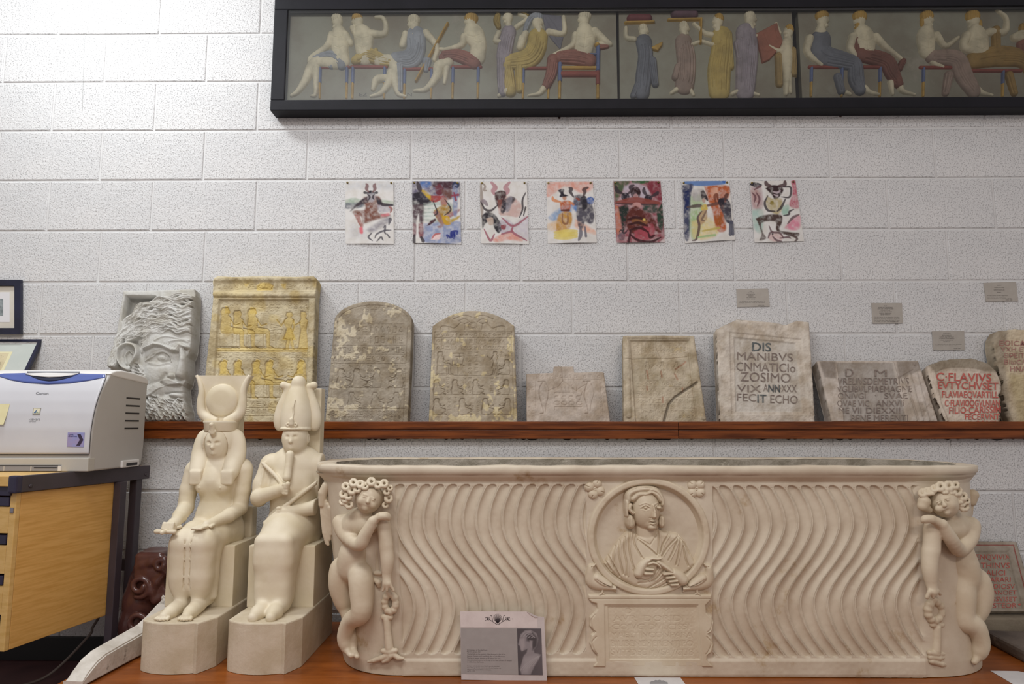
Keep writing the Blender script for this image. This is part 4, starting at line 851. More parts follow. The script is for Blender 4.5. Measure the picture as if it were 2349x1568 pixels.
v = np.array([(Bv[0], yf + 0.005, Bv[2]), (Rx - .06, yf + 0.005, Bv[2]), (Rx - .06, yf + 0.005, Ti[2]), (Bv[0], yf + 0.005, Ti[2])]); pydata('glass_pane', v, [[0, 1, 2, 3]], mg, fz)
GB, LIL, YEL, DKR, SLT, PNK = '949aa3', '979099', 'b5a263', '8f6055', '6d727d', '9c8a80'
stool(TA, 340, 522, 400, 588, (352, 512)); stool(TA, 540, 748, 398, 588, (548, 738)); stool(TA, 850, 1045, 410, 588, (858, 1018)); stool(TA, 1140, 1312, 398, 588, (1147, 1298)); stool(TA, 1560, 1745, 405, 588, (1568, 1720))
person(TA, [[(465, 165, 20), (465, 215, 50), (470, 300, 50), (480, 370, 48)], [(420, 210, 22), (392, 280, 20), (300, 345, 15), (285, 375, 12)], [(500, 205, 22), (535, 262, 18)], [(450, 375, 42), (325, 378, 36), (260, 490, 24), (215, 552, 16), (180, 574, 10)], [(330, 410, 24), (325, 560, 13), (300, 576, 8)]], [(GB, [[(325, 355, 22), (420, 345, 40), (480, 385, 36)], [(370, 360, 28), (420, 395, 22)]])], [(450, 108, 38, 24, -.3)], SKIN, (455, 130, 32, 42))
person(TA, [[(582, 165, 20), (610, 215, 58), (612, 300, 50), (620, 350, 45)], [(655, 205, 26), (730, 205, 20), (746, 165, 17), (728, 112, 14), (685, 106, 11)], [(545, 170, 18), (575, 235, 13)], [(700, 365, 34), (785, 372, 34), (800, 480, 26), (818, 562, 15), (862, 578, 9)], [(745, 470, 24), (690, 480, 24), (668, 535, 14)]], [(YEL, [[(565, 365, 28), (640, 335, 44), (720, 362, 38), (780, 375, 26)], [(660, 340, 30), (685, 300, 12)]])], [(572, 105, 36, 24, -.2)], OCH, (575, 128, 33, 42))
person(TA, [[(910, 175, 22), (915, 205, 30)], [(862, 205, 20), (845, 272, 21), (870, 205, 13)], [(985, 200, 24), (1050, 285, 18), (1035, 360, 13)], [(780, 440, 30), (755, 510, 24), (715, 560, 16), (655, 578, 9)]], [(GB, [[(925, 215, 58), (925, 300, 58), (890, 355, 60), (805, 355, 42)], [(825, 400, 26), (830, 540, 18)], [(990, 370, 28), (985, 420, 16)]])], [(912, 120, 44, 28)], SKIN, (910, 145, 34, 44))
bar('staff', TA, (1115, 145), (925, 488), 8, OCH, e=5)
person(TA, [[(1250, 160, 20), (1270, 205, 60), (1298, 270, 48), (1290, 345, 50)], [(1215, 222, 24), (1195, 272, 20), (1110, 298, 14), (1070, 296, 11)], [(1120, 378, 30), (1062, 398, 32), (1048, 460, 27), (985, 535, 17), (915, 545, 10)], [(1110, 410, 20), (1095, 500, 10)]], [(DKR, [[(1095, 330, 24), (1180, 335, 38), (1275, 372, 44)], [(1080, 345, 20), (1100, 380, 20)]])], [(1256, 108, 46, 30, .2)], OCH, (1250, 128, 34, 44))
person(TA, [[(1478, 140, 18), (1478, 175, 24)], [(1420, 200, 18), (1405, 250, 16), (1485, 246, 12)], [(1525, 165, 16), (1590, 112, 12), (1540, 85, 10)]], [(LIL, [[(1480, 195, 44), (1462, 270, 46), (1452, 340, 46)], [(1445, 350, 36), (1440, 460, 30), (1440, 560, 22)]]), ('a08a4a', [[(1415, 90, 16), (1408, 125, 20), (1420, 165, 14)], [(1565, 80, 16), (1590, 95, 14)]])], None, SKIN, (1475, 105, 30, 38))
piece('veil', TA, [], '6c6c77', fz, 0, -1.5, polys=[[(1680, 85), (1795, 95), (1812, 200), (1790, 300), (1745, 250), (1700, 190)]], lines=[[(1700, 110), (1740, 180), (1785, 280)], [(1720, 100), (1770, 170), (1800, 230)]])
person(TA, [[(1655, 170, 20), (1658, 205, 34)], [(1580, 205, 22), (1548, 285, 22), (1555, 225, 14)], [(1720, 195, 22), (1808, 200, 17), (1808, 105, 13)], [(1480, 540, 24), (1420, 575, 12)]], [(YEL, [[(1655, 225, 58), (1640, 300, 60), (1590, 355, 60), (1470, 375, 44)], [(1465, 400, 38), (1480, 480, 36), (1490, 550, 34)], [(1540, 400, 26), (1545, 540, 20)]]), (GB, [[(1640, 90, 20), (1600, 130, 20), (1575, 200, 14)]])], [(1650, 102, 42, 24)], GB, (1652, 132, 33, 44), fd=1)
th = piece('throne', TA, [[(1800, 445, 18), (2005, 445, 18)]], RED, fz, 0, -1)
bar('throne_rail', TA, (1800, 408), (2000, 408), 11, OCH, th); bar('throne_arm', TA, (1775, 332), (2005, 330), 8, BLU, th, 3); bar('throne_leg', TA, (1787, 380), (1785, 480), 13, BLU, th); bar('throne_leg', TA, (1785, 490), (1783, 586), 9, OCH, th); bar('throne_leg', TA, (2015, 285), (2013, 420), 13, BLU, th, 2); bar('throne_leg', TA, (2013, 430), (2013, 500), 13, RED, th); bar('throne_leg', TA, (2013, 510), (2013, 586), 9, OCH, th); bar('finial', TA, (2008, 272), (2010, 272), 15, OCH, th, 3)
person(TA, [[(1930, 150, 22), (1938, 215, 60), (1928, 300, 54)], [(1880, 212, 22), (1858, 275, 18), (1748, 330, 11)], [(1995, 190, 25), (2058, 250, 22), (2088, 270, 12), (2010, 262, 11)], [(1690, 530, 20), (1660, 562, 14), (1598, 574, 8)]], [(DKR, [[(1790, 345, 38), (1890, 345, 48), (1965, 365, 42)], [(1745, 360, 36), (1735, 440, 34), (1705, 515, 26)], [(2030, 285, 16), (2070, 280, 12)]])], [(1935, 92, 44, 28, .2), (1918, 150, 20, 22)], SKIN, (1930, 115, 34, 46))
# middle and right slabs
def cushion(x, y, w, c, y2): piece('cushion', TB, [[(x - w * .6, y, 24), (x + w * .6, y, 24)]], c, fz, 0, 2); bar('seat_rail', TB, (x - w, y2), (x + w, y2 - 4), 8, OCH, None, 3)
cushion(165, 108, 80, '6b3138', 132); cushion(420, 84, 90, '5c4250', 116)
bar('stool_leg', TB, (514, 112), (510, 248), 7, OCH, None, 5); piece('casket', TB, [], OCH, fz, 0, 4, polys=[[(215, 280), (297, 238), (294, 262), (268, 297)]])
def robed(head, robe, c, arms, hc, feet=(), extra=(), fd=1): return person(TB, [[(head[0], head[1] + 34, 16), (head[0], head[1] + 60, 24)]] + list(arms) + list(feet), [(c, robe)] + list(extra), [(head[0] - fd * 5, head[1] - 18, head[2] + 2, head[3] * .62)], hc, head, fd=fd)
robed((190, 178, 27, 34), [[(190, 240, 45), (200, 320, 42), (190, 430, 46), (180, 530, 42)], [(235, 350, 28), (255, 480, 20)], [(160, 480, 22), (130, 545, 18)]], SLT, [[(135, 225, 16), (92, 215, 14), (88, 160, 11)]], SKIN)
robed((420, 165, 28, 36), [[(415, 240, 48), (430, 330, 54), (430, 430, 52), (420, 485, 54)], [(385, 380, 20), (370, 440, 22)]], PNK, [[(390, 225, 16), (432, 262, 14), (502, 240, 11)]], SKIN, [[(375, 510, 15), (345, 530, 10)], [(450, 510, 16), (470, 540, 10)]])
robed((610, 122, 30, 38), [[(632, 205, 55), (632, 290, 60), (618, 400, 66), (618, 520, 60)], [(665, 200, 26), (680, 380, 22)]], YEL, [[(575, 200, 16), (535, 190, 14), (475, 138, 10)], [(640, 230, 18), (600, 258, 14), (512, 235, 11)]], OCH, fd=-1)
robed((795, 108, 33, 42), [[(770, 190, 58), (778, 290, 62), (772, 400, 60), (765, 520, 54)], [(725, 250, 26), (735, 330, 20)]], LIL, [[(740, 225, 18), (775, 255, 13), (830, 205, 11)]], SKIN, [[(690, 535, 12), (720, 520, 14)], [(840, 540, 9), (800, 530, 13)]])
piece('cloth', TB, [], '96604f', fz, 0, 2, polys=[[(822, 195), (945, 130), (978, 240), (955, 285), (900, 345), (860, 362)]], lines=[[(870, 200), (900, 260), (960, 275)], [(930, 160), (945, 220)], [(850, 270), (880, 300), (920, 290)]])
robed((1010, 182, 26, 34), [[(952, 320, 20), (958, 480, 20)], [(1032, 290, 22), (1042, 420, 18)]], 'a08a5c', [[(1000, 250, 32), (998, 330, 36), (1002, 420, 24), (996, 535, 12)], [(985, 262, 16), (958, 292, 14), (892, 262, 10)], [(960, 190, 12), (940, 135, 9)], [(1012, 430, 18), (1022, 525, 10)]], OCH, fd=-1)
stool(TB, 1130, 1335, 378, 546, (1142, 1315)); stool(TB, 1440, 1560, 378, 546, (1532,)); stool(TB, 1760, 1990, 380, 546, (1778,)); stool(TB, 2030, 2330, 398, 546, (2228,))
person(TB, [[(1195, 150, 20), (1192, 185, 34)], [(1130, 222, 25), (1118, 300, 20), (1195, 370, 13)], [(1440, 500, 18), (1470, 525, 14), (1520, 536, 9)], [(1340, 528, 14), (1360, 536, 10)]], [(SLT, [[(1195, 225, 56), (1205, 310, 60), (1320, 345, 50), (1385, 370, 42), (1395, 450, 46), (1415, 510, 34)], [(1290, 440, 24), (1310, 520, 22)]])], [(1200, 88, 44, 26, -.2)], OCH, (1205, 112, 34, 44), fd=1)
person(TB, [[(1415, 155, 22), (1440, 215, 60), (1452, 295, 50)], [(1378, 212, 26), (1360, 272, 22), (1392, 322, 14)], [(1505, 210, 22), (1562, 270, 18), (1648, 335, 11)], [(1640, 490, 20), (1660, 520, 14), (1725, 538, 8)], [(1590, 470, 18), (1600, 535, 10)]], [('7a4f45', [[(1425, 310, 42), (1560, 350, 46), (1600, 420, 42), (1635, 480, 26)], [(1390, 230, 20), (1400, 300, 18)], [(1660, 350, 18), (1640, 390, 18)]])], [(1415, 92, 46, 28), (1405, 150, 24, 22)], OCH, (1415, 118, 33, 44))
person(TB, [[(1800, 150, 20), (1790, 210, 52), (1795, 290, 46)], [(1850, 200, 20), (1900, 262, 16), (1972, 215, 10)], [(1770, 235, 24), (1820, 350, 17), (1885, 382, 10)], [(2080, 510, 20), (2110, 530, 14), (2165, 542, 8)]], [(PNK, [[(1825, 325, 40), (1960, 340, 52), (2005, 430, 52), (2060, 520, 40)], [(1920, 430, 26), (1900, 530, 20)]])], [(1795, 92, 44, 28), (1768, 125, 14, 22)], OCH, (1800, 112, 33, 42), fd=1)
person(TB, [[(2060, 155, 22), (2080, 212, 60), (2092, 292, 56)], [(2150, 185, 24), (2230, 185, 20), (2246, 150, 17), (2240, 100, 13), (2190, 58, 9)], [(2020, 205, 26), (2008, 275, 22), (2120, 305, 13)]], [('9a7f48', [[(2185, 175, 26), (2188, 280, 24)], [(2060, 345, 46), (2200, 320, 60), (2330, 335, 50), (2390, 400, 44), (2410, 500, 36)], [(2260, 430, 24), (2290, 530, 20)]])], [(2055, 92, 48, 30), (2098, 140, 14, 26)], OCH, (2060, 118, 35, 45))
person(TB, [[(2360, 190, 18), (2365, 220, 40)], [(2335, 220, 24), (2285, 215, 18), (2340, 180, 14)]], [(DKR, [[(2350, 260, 46), (2365, 330, 52)]])], [(2345, 160, 32, 24)], OCH, (2350, 178, 28, 34))
M_cut = fm('8a867a')
lettering('carved_letters', [('EZ', *[600 + v / 2.61 for v in (585, 632)], 576 / 2.61, 20 / 2.61), ('N', *[600 + v / 2.61 for v in (872, 900)], 576 / 2.61, 20 / 2.61)], PF, 0.4, mat('letter_dark', '4d4c45'), fz)
lettering('carved_letters', [('ES', *[1400 + v / 2.475 for v in (1210, 1240)], 525 / 2.475, 16 / 2.475), ('JENNINGE', *[1400 + v / 2.475 for v in (1162, 1305)], 545 / 2.475, 14 / 2.475)], PF, 0.4, M_cut, fz)
# screws under the frame
M_screw = mat('dark_screw', '3a2f2c', '55453f', 30, 0.4, metal=0.6)
for px, py, lb in ((1283, 270, 'rusty screw head under the black frame above the woman in hat watercolour'), (1928, 266, 'rusty screw head under the black frame above bare wall')):
    c = V(px, py, YU - 0.002); tag(pydata('wall_screw', *tube_data([c + Vector((0, 0.006, 0)), c, c - Vector((0, 0.003, 0))], [0.0045, 0.0055, 0.003], 8), M_screw), lb, 'screw', 'screws under the frieze frame')
# ================================================================== watercolours pinned to the wall
M_paper = mat('watercolour_paper', 'ffffff', 'f4f2ee', 30, 0.75, 0.1, 200, col=True, spec=0.2)
M_pin = mat('brass_pin', '8a7a4c', '5f5334', 20, 0.35, metal=0.8)
T3, T4 = tr(760, 380, 4.195), tr(1320, 380, 4.195)
PW = Plane(YU - 0.003)
class Art:
    def __init__(s, T, quad, seed, bg='d6d4d1'):
        s.T = T; s.q = [T([p])[0] for p in quad]; a = np.array(s.q)
        s.R = Relief(a[:, 0].min() - 3, a[:, 0].max() + 3, a[:, 1].min() - 3, a[:, 1].max() + 3, 0.7, 0, bg); s.rr = random.Random(seed); s.seed = seed
    def wash(s, pts, c, a=0.7, soft=3.0):
        p = s.T(pts); q, d = s.R.dist(spl(p + p[:1], 6)[:-1]); n = vnoise(s.R.X[q], s.R.Y[q], 6, s.seed + len(pts)) * 0.35 + vnoise(s.R.X[q], s.R.Y[q], 2.5, s.seed + 9) * 0.2
        edge = np.exp(-((d + 0.6) / 0.8) ** 2) * 0.18; t = np.clip(a * sstep(soft * .6, -soft * .6, d) * (1 - n) + edge * a, 0, 1)[..., None]
        s.R.C[q] = s.R.C[q] * (1 - t) + np.array(lin(c)) * t; return s
    def ink(s, pts, w, c='3a3238', a=0.9):
        p = spl(s.T(pts), 6) if len(pts) > 2 else np.array(s.T(pts)); n = len(p); ws = [w / 4.195 * (0.5 + 0.9 * math.sin(3.1 * (i + .3) / n)) for i in range(n)]
        s.R.line(p[:, :2], ws, 0.0, c, a); return s
    def blob(s, x, y, rx, ry, c, a=.8, ang=0): return s.wash([(x + rx * math.cos(t) * math.cos(ang) - ry * math.sin(t) * math.sin(ang), y + rx * math.cos(t) * math.sin(ang) + ry * math.sin(t) * math.cos(ang)) for t in np.linspace(0, 6.283, 9)[:-1]], c, a, 2)
    def make(s, label, curl=3.0):
        nu, nv = 116, 152; u, v = np.meshgrid(np.linspace(0, 1, nu), np.linspace(0, 1, nv)); q = np.array(s.q)
        P = ((1 - u) * (1 - v))[..., None] * q[0] + (u * (1 - v))[..., None] * q[1] + (u * v)[..., None] * q[2] + ((1 - u) * v)[..., None] * q[3]
        h = 0.6 + curl * v ** 2 * (0.55 + 0.45 * np.cos(3.1 * (u - .5) * 2)) + 0.5 * np.sin(u * 5 + s.seed) * v
        C = s.R.sample(P[..., 0], P[..., 1], s.R.C).reshape(-1, 3); mid = (q[0] + q[1]) / 2
        o = thing('watercolour', label, 'painting', PW.at(mid[0], mid[1], np.array(0.))[:], 'watercolours pinned in a row')
        pydata('paper', PW.at(P[..., 0], P[..., 1], h).reshape(-1, 3), grid_faces(nv, nu), M_paper, o, True, C)
        for k, sg in ((0, 1), (1, -1)):
            pc = q[k] + np.array([sg * 5, 4.0]); c = Vector(PW.at(pc[0], pc[1], np.array(1.0))); pydata('pin', *tube_data([c + Vector((0, .002, 0)), c, c - Vector((0, .003, 0)), c - Vector((0, .0036, 0))], [.0032, .0045, .0042, .001], 8), M_pin, o, True)
        return o
DK, BR, MA, GR, PK = '2e2a33', '7a5247', '6a3540', '8b8a90', 'c98a86'
def bull(a, x, y, s, c=DK, horn='7d5f60'):
    a.blob(x, y + 8 * s, 34 * s, 24 * s, c, .85); a.blob(x + 3 * s, y + 42 * s, 24 * s, 32 * s, c, .75); a.blob(x + 5 * s, y + 68 * s, 18 * s, 12 * s, GR, .6)
    for g in (-1, 1): a.ink([(x + g * 22 * s, y - 4 * s), (x + g * 40 * s, y - 30 * s), (x + g * 34 * s, y - 62 * s), (x + g * 44 * s, y - 80 * s)], 13 * s, horn); a.ink([(x + g * 30 * s, y + 10 * s), (x + g * 58 * s, y + 4 * s)], 11 * s, c); a.ink([(x + g * 10 * s, y + 30 * s), (x + g * 13 * s, y + 36 * s)], 6 * s, 'c9c4c4')
a = Art(T3, [(135, 148), (598, 150), (603, 752), (137, 750)], 3)
a.wash([(140, 180), (350, 160), (590, 170), (590, 230), (300, 220), (140, 230)], 'b4b8be', .45, 14).wash([(138, 330), (220, 310), (300, 340), (300, 370), (138, 372)], '93a894', .7, 5).wash([(480, 325), (595, 345), (595, 372), (480, 368)], '9fb09b', .6, 5).wash([(138, 360), (300, 358), (300, 400), (138, 412)], '6f737a', .8, 5).wash([(470, 365), (597, 370), (597, 385), (470, 380)], '62646c', .8, 4)
a.wash([(180, 700), (200, 560), (300, 600), (350, 690), (250, 700)], 'b9b8ba', .5, 14).wash([(340, 620), (430, 560), (560, 480), (540, 560), (400, 640)], '9a979d', .8, 10)
a.wash([(290, 330), (340, 295), (450, 295), (480, 350), (450, 450), (560, 470), (540, 490), (430, 520), (330, 555), (300, 550), (290, 490), (240, 480), (205, 450), (230, 430), (310, 430), (330, 390)], BR, .85, 6).wash([(220, 470), (270, 480), (290, 540), (310, 570), (300, 600), (270, 570)], '9b6a62', .85, 4).wash([(270, 600), (300, 590), (305, 650), (280, 650)], 'd0747c', .9, 4).wash([(440, 380), (560, 380), (580, 430), (470, 450)], 'a8a4ac', .7, 5).wash([(480, 470), (555, 455), (555, 480), (490, 490)], 'cf7f86', .8, 4)
a.wash([(180, 440), (230, 380), (290, 330), (350, 300), (350, 350), (250, 390), (200, 430)], '453d44', .9, 4).wash([(430, 300), (480, 330), (490, 370), (450, 370)], '3d3840', .9, 4).ink([(470, 350), (500, 375), (590, 380)], 12).ink([(555, 395), (580, 415), (570, 450)], 9, '9c6a66')
bull(a, 380, 255, 1.0); a.wash([(345, 270), (420, 270), (415, 330), (385, 350), (355, 330)], 'a9a6ab', .85, 4).ink([(350, 275), (370, 300), (360, 330)], 7).ink([(415, 275), (400, 300), (410, 325)], 7)
for p in ([(420, 700), (440, 660), (510, 625), (575, 620)], [(400, 725), (360, 690), (390, 650)], [(500, 600), (520, 580), (515, 640), (530, 660)], [(555, 570), (575, 520), (560, 510), (555, 570)], [(440, 730), (480, 690), (500, 720)], [(540, 660), (560, 690)]): a.ink(p, 7, '55525a')
a.make('watercolour of a seated bull headed figure against a pale empty sky')
a = Art(T3, [(778, 147), (1235, 150), (1250, 752), (782, 742)], 5)
a.wash([(780, 148), (1235, 150), (1235, 300), (780, 330)], '6f6a80', .75, 8).wash([(860, 150), (950, 150), (950, 200), (860, 210)], '4d6fa8', .8, 8).wash([(890, 330), (1150, 360), (1150, 540), (890, 520)], '8fa59c', .6, 10).wash([(890, 560), (1245, 540), (1245, 735), (900, 735)], '8d97b5', .85, 6).wash([(990, 155), (1180, 155), (1200, 220), (1080, 220), (980, 200)], '4a3038', .85, 6)
for y in (400, 435, 470, 505): a.ink([(890, y), (1000, y - 4), (1150, y + 2)], 12, 'd8dbd6', .7)
a.wash([(782, 270), (860, 250), (940, 300), (960, 350), (900, 380), (782, 380)], DK, .92, 5).wash([(860, 235), (900, 240), (985, 320), (950, 330)], 'c1a13a', .9, 4).wash([(782, 380), (880, 380), (890, 480), (880, 560), (850, 540), (840, 460), (810, 560), (790, 560)], '5a4b50', .85, 5).wash([(785, 560), (815, 560), (815, 660), (790, 680)], '8c7175', .85, 4).wash([(840, 560), (880, 560), (885, 690), (845, 680)], '85565c', .85, 4).ink([(800, 670), (795, 735)], 14).ink([(865, 690), (885, 725)], 14).ink([(830, 160), (845, 210), (860, 240)], 18, '3d3339')
a.wash([(1000, 200), (1040, 180), (1080, 220), (1060, 280), (1010, 270)], '6a3540', .9, 4).wash([(1060, 230), (1150, 230), (1160, 310), (1090, 320)], '6d4b45', .85, 6).wash([(960, 290), (1060, 290), (1090, 300), (1010, 350), (960, 340)], '9a4848', .9, 4).wash([(1050, 320), (1110, 310), (1110, 380), (1060, 380)], 'a87a70', .9, 4).wash([(990, 430), (1080, 380), (1150, 400), (1150, 460), (1080, 490), (1140, 560), (1060, 560), (1010, 500)], 'a3803a', .9, 5).wash([(980, 450), (1030, 440), (1080, 560), (1060, 600), (1020, 590), (1050, 560)], '93706c', .9, 4).wash([(1110, 470), (1220, 420), (1230, 440), (1140, 500)], 'a07678', .85, 4).wash([(1060, 480), (1130, 490), (1150, 560), (1090, 560)], 'c39a28', .9, 4).wash([(1150, 520), (1235, 480), (1230, 500), (1160, 545)], 'b59a4a', .85, 4)
a.wash([(1170, 190), (1215, 190), (1210, 460), (1175, 460)], '7a86a8', .7, 4).ink([(1165, 200), (1180, 170), (1220, 175), (1215, 205), (1190, 200)], 9, '2f3a55').ink([(1160, 290), (1220, 280)], 10, '8a3f4f').ink([(1180, 260), (1200, 330)], 9, '8a3f4f')
a.wash([(920, 580), (960, 530), (1005, 510), (1000, 535), (950, 570)], '4c3038', .9, 3).wash([(960, 715), (990, 660), (1050, 660), (1040, 710)], 'e2c8c6', .9, 3).ink([(970, 705), (1000, 665), (1050, 655)], 7, 'b05c60').ink([(1120, 700), (1115, 670), (1150, 690), (1160, 640), (1210, 630), (1210, 660)], 10, '2b3580').wash([(1145, 640), (1190, 640), (1190, 705), (1160, 690)], '2b3580', .9, 3).ink([(980, 340), (1020, 450), (990, 480)], 6).ink([(1090, 320), (1150, 420), (1090, 480)], 6)
a.make('crowded blue grey watercolour with a bull headed figure and a crouching dancer')
a = Art(T3, [(1428, 152), (1880, 150), (1902, 752), (1438, 748)], 8)
a.wash([(1540, 720), (1640, 660), (1740, 640), (1840, 720), (1700, 715), (1600, 735)], 'd39a8e', .85, 6).wash([(1590, 560), (1660, 510), (1750, 560), (1740, 630), (1640, 650)], 'b9b2bc', .8, 5).wash([(1760, 560), (1890, 490), (1890, 720), (1760, 630)], 'c2bcc4', .7, 6)
a.wash([(1630, 320), (1700, 290), (1800, 340), (1830, 400), (1800, 490), (1700, 480), (1620, 470), (1610, 400)], 'c5aaa4', .85, 5).wash([(1650, 330), (1740, 300), (1770, 330), (1700, 400), (1650, 460), (1630, 420)], '3c3840', .9, 5).wash([(1690, 310), (1740, 300), (1720, 420), (1680, 440)], '8e8a92', .8, 4)
a.wash([(1570, 260), (1640, 240), (1690, 270), (1640, 360), (1610, 400), (1580, 340)], '4a3436', .92, 4).wash([(1600, 330), (1640, 330), (1630, 400), (1605, 405)], '7c4a44', .8, 3)
for g, x in ((-1, 1565), (1, 1690)): a.ink([(x, 275), (x + g * 8, 240), (x - g * 14, 210), (x + g * 26, 160)], 18, 'b0848a')
a.ink([(1440, 170), (1448, 350), (1452, 500)], 13, '9a8f86').ink([(1460, 170), (1480, 200), (1470, 235), (1495, 240)], 9, '9a8f86').ink([(1435, 345), (1470, 345), (1500, 380)], 16, '8d8287').ink([(1440, 350), (1480, 420), (1540, 430), (1600, 380)], 9).ink([(1810, 500), (1840, 420), (1840, 330), (1870, 260)], 8).ink([(1850, 480), (1870, 400)], 7)
a.wash([(1450, 480), (1500, 445), (1570, 470), (1620, 540), (1640, 600), (1610, 650), (1570, 600), (1540, 520), (1480, 560), (1455, 600)], '333036', .92, 4).wash([(1490, 510), (1550, 500), (1560, 560), (1520, 570)], 'b9a69a', .9, 3).wash([(1630, 575), (1680, 570), (1670, 615), (1640, 610)], '8a4f55', .9, 3)
for p in ([(1640, 500), (1750, 580), (1890, 490)], [(1750, 580), (1745, 640), (1880, 720)], [(1470, 610), (1530, 720), (1570, 660)], [(1640, 660), (1740, 630)]): a.ink(p, 9, '9c5f6c')
a.make('pale watercolour of a horned figure bending over a dark haired woman')
a = Art(T4, [(-80 - 2, 155), (170, 150), (205, 740), (-55 - 2, 748)], 11)
a = Art(lambda pts: [(760 + p[0] / 4.195, 380 + p[1] / 4.195, *(v / 4.195 for v in p[2:3])) for p in pts], [(2068, 152), (2515, 150), (2555, 740), (2082, 748)], 11)
a.wash([(2080, 160), (2500, 155), (2500, 230), (2400, 260), (2250, 200), (2080, 300)], 'd29a8c', .8, 8).wash([(2085, 500), (2180, 420), (2300, 380), (2300, 460), (2150, 530)], '8ba0bd', .8, 8).wash([(2300, 380), (2370, 320), (2360, 440)], '5c7fb4', .8, 6).wash([(2445, 320), (2500, 300), (2530, 330), (2510, 370), (2460, 360)], '33589c', .9, 4).wash([(2085, 560), (2240, 520), (2240, 640), (2085, 610)], 'd5b48c', .8, 8).wash([(2350, 520), (2530, 620), (2540, 660), (2360, 600)], 'dba58a', .8, 8)
a.wash([(2190, 470), (2240, 440), (2310, 460), (2310, 560), (2260, 640), (2170, 640), (2170, 540)], 'b98d4c', .85, 5)
for y in (640, 665, 690): a.ink([(2150, y + 4), (2260, y), (2360, y - 8)], 20, 'd6c46a', .85)
a.wash([(2200, 360), (2240, 340), (2300, 345), (2290, 430), (2215, 430)], 'b0603e', .9, 4).ink([(2215, 430), (2285, 430)], 10, '5a2f26').blob(2245, 310, 20, 22, 'b78d78', .9).wash([(2180, 240), (2210, 225), (2240, 230), (2235, 270), (2280, 290), (2200, 300), (2205, 270)], DK, .92, 3).ink([(2210, 350), (2140, 330), (2130, 300)], 12, 'cf8a5c').ink([(2290, 350), (2330, 370)], 12, 'c77f54').ink([(2225, 460), (2225, 540), (2255, 560), (2275, 540), (2275, 460)], 8, '8a6248')
a.wash([(2340, 290), (2400, 280), (2440, 310), (2470, 360), (2510, 380), (2530, 500), (2500, 560), (2440, 540), (2420, 600), (2380, 590), (2360, 480), (2360, 400), (2330, 360)], '55525c', .9, 5).wash([(2400, 300), (2450, 300), (2460, 400), (2420, 420)], '2d2b33', .9, 4).ink([(2330, 300), (2300, 250), (2310, 225), (2290, 215)], 14).ink([(2425, 300), (2440, 250), (2430, 230), (2470, 210)], 14, '4a3a3c').ink([(2395, 590), (2400, 660), (2380, 720)], 14, '6b6872').ink([(2440, 590), (2450, 680)], 10, '6b6872').ink([(2360, 315), (2380, 325)], 10, '8d4a3c')
a.make('bright watercolour of a woman in a hat beside a grey bull')
a = Art(T4, [(362, 148), (818, 145), (862, 738), (395, 742)], 13, 'c9bdbd')
a.wash([(368, 150), (818, 148), (850, 700), (400, 735)], '8e4f58', .75, 5).wash([(370, 150), (520, 150), (440, 260), (390, 350)], '4d5a42', .85, 6).wash([(540, 148), (700, 148), (680, 170), (560, 170)], '2f5a34', .9, 3).wash([(470, 200), (560, 170), (680, 210), (720, 320), (560, 340), (440, 330)], 'b4a9b4', .85, 6).wash([(670, 170), (800, 160), (830, 330), (760, 300), (700, 220)], '7c3440', .9, 5).wash([(385, 380), (420, 420), (440, 620), (400, 640)], 'b5745c', .85, 5).wash([(415, 400), (500, 380), (510, 500), (460, 630), (440, 540)], '26302c', .9, 5).wash([(780, 440), (840, 370), (840, 600), (800, 590)], '2c4034', .9, 5).wash([(650, 380), (780, 370), (770, 450), (660, 440)], '3a4a42', .8, 5)
a.blob(480, 300, 40, 40, DK, .95).blob(700, 315, 36, 36, DK, .95).ink([(455, 270), (400, 240), (390, 200)], 15).ink([(505, 270), (540, 240), (530, 205), (560, 190)], 15).ink([(690, 290), (660, 250), (660, 215)], 14).ink([(725, 300), (780, 270), (795, 255)], 14)
a.blob(580, 260, 48, 58, '301d20', .95).blob(580, 300, 24, 30, 'b89090', .95).ink([(400, 355), (480, 345), (580, 335), (700, 350), (800, 360)], 26, '84433a').ink([(385, 365), (560, 372), (800, 372)], 6).blob(590, 380, 44, 26, 'b98c88', .9)
a.wash([(520, 420), (580, 390), (640, 430), (740, 480), (790, 600), (830, 640), (780, 630), (700, 560), (700, 660), (560, 660), (500, 600), (490, 500)], '5a2c26', .93, 5).wash([(540, 510), (680, 510), (680, 560), (560, 560)], '8a5c3a', .8, 4).wash([(560, 640), (740, 560), (740, 700), (600, 710)], 'a04a55', .8, 5)
for p in ([(500, 520), (580, 500), (680, 520)], [(510, 570), (600, 550), (690, 580)], [(520, 620), (620, 600), (700, 640)], [(520, 660), (600, 720), (720, 735), (820, 690)], [(530, 630), (510, 730)], [(700, 650), (720, 690), (760, 670)]): a.ink(p, 11, '35181c')
a.blob(445, 680, 32, 40, '6d5a62', .9).ink([(420, 640), (440, 620), (470, 650), (500, 620)], 7).blob(660, 520, 14, 10, 'd8bc6a', .9)
a.make('dark red watercolour of a woman enthroned between two horned bulls')
a = Art(T4, [(1020, 150), (1478, 145), (1538, 712), (1053, 745)], 17)
a.ink([(1050, 160), (1200, 165), (1430, 165)], 24, '4f78b4').blob(1430, 150, 20, 16, '3b66ac').wash([(1025, 190), (1130, 180), (1110, 300), (1095, 680), (1050, 685), (1040, 400)], '464a62', .9, 5).wash([(1050, 250), (1095, 250), (1090, 400), (1055, 400)], '232c58', .9, 4).wash([(1110, 300), (1220, 290), (1250, 430), (1200, 660), (1110, 680)], '9fb98a', .8, 8).wash([(1130, 230), (1230, 230), (1230, 330), (1130, 330)], 'aba7a6', .7, 6).wash([(1120, 540), (1280, 500), (1380, 620), (1300, 700), (1140, 700)], 'd5c48c', .7, 8)
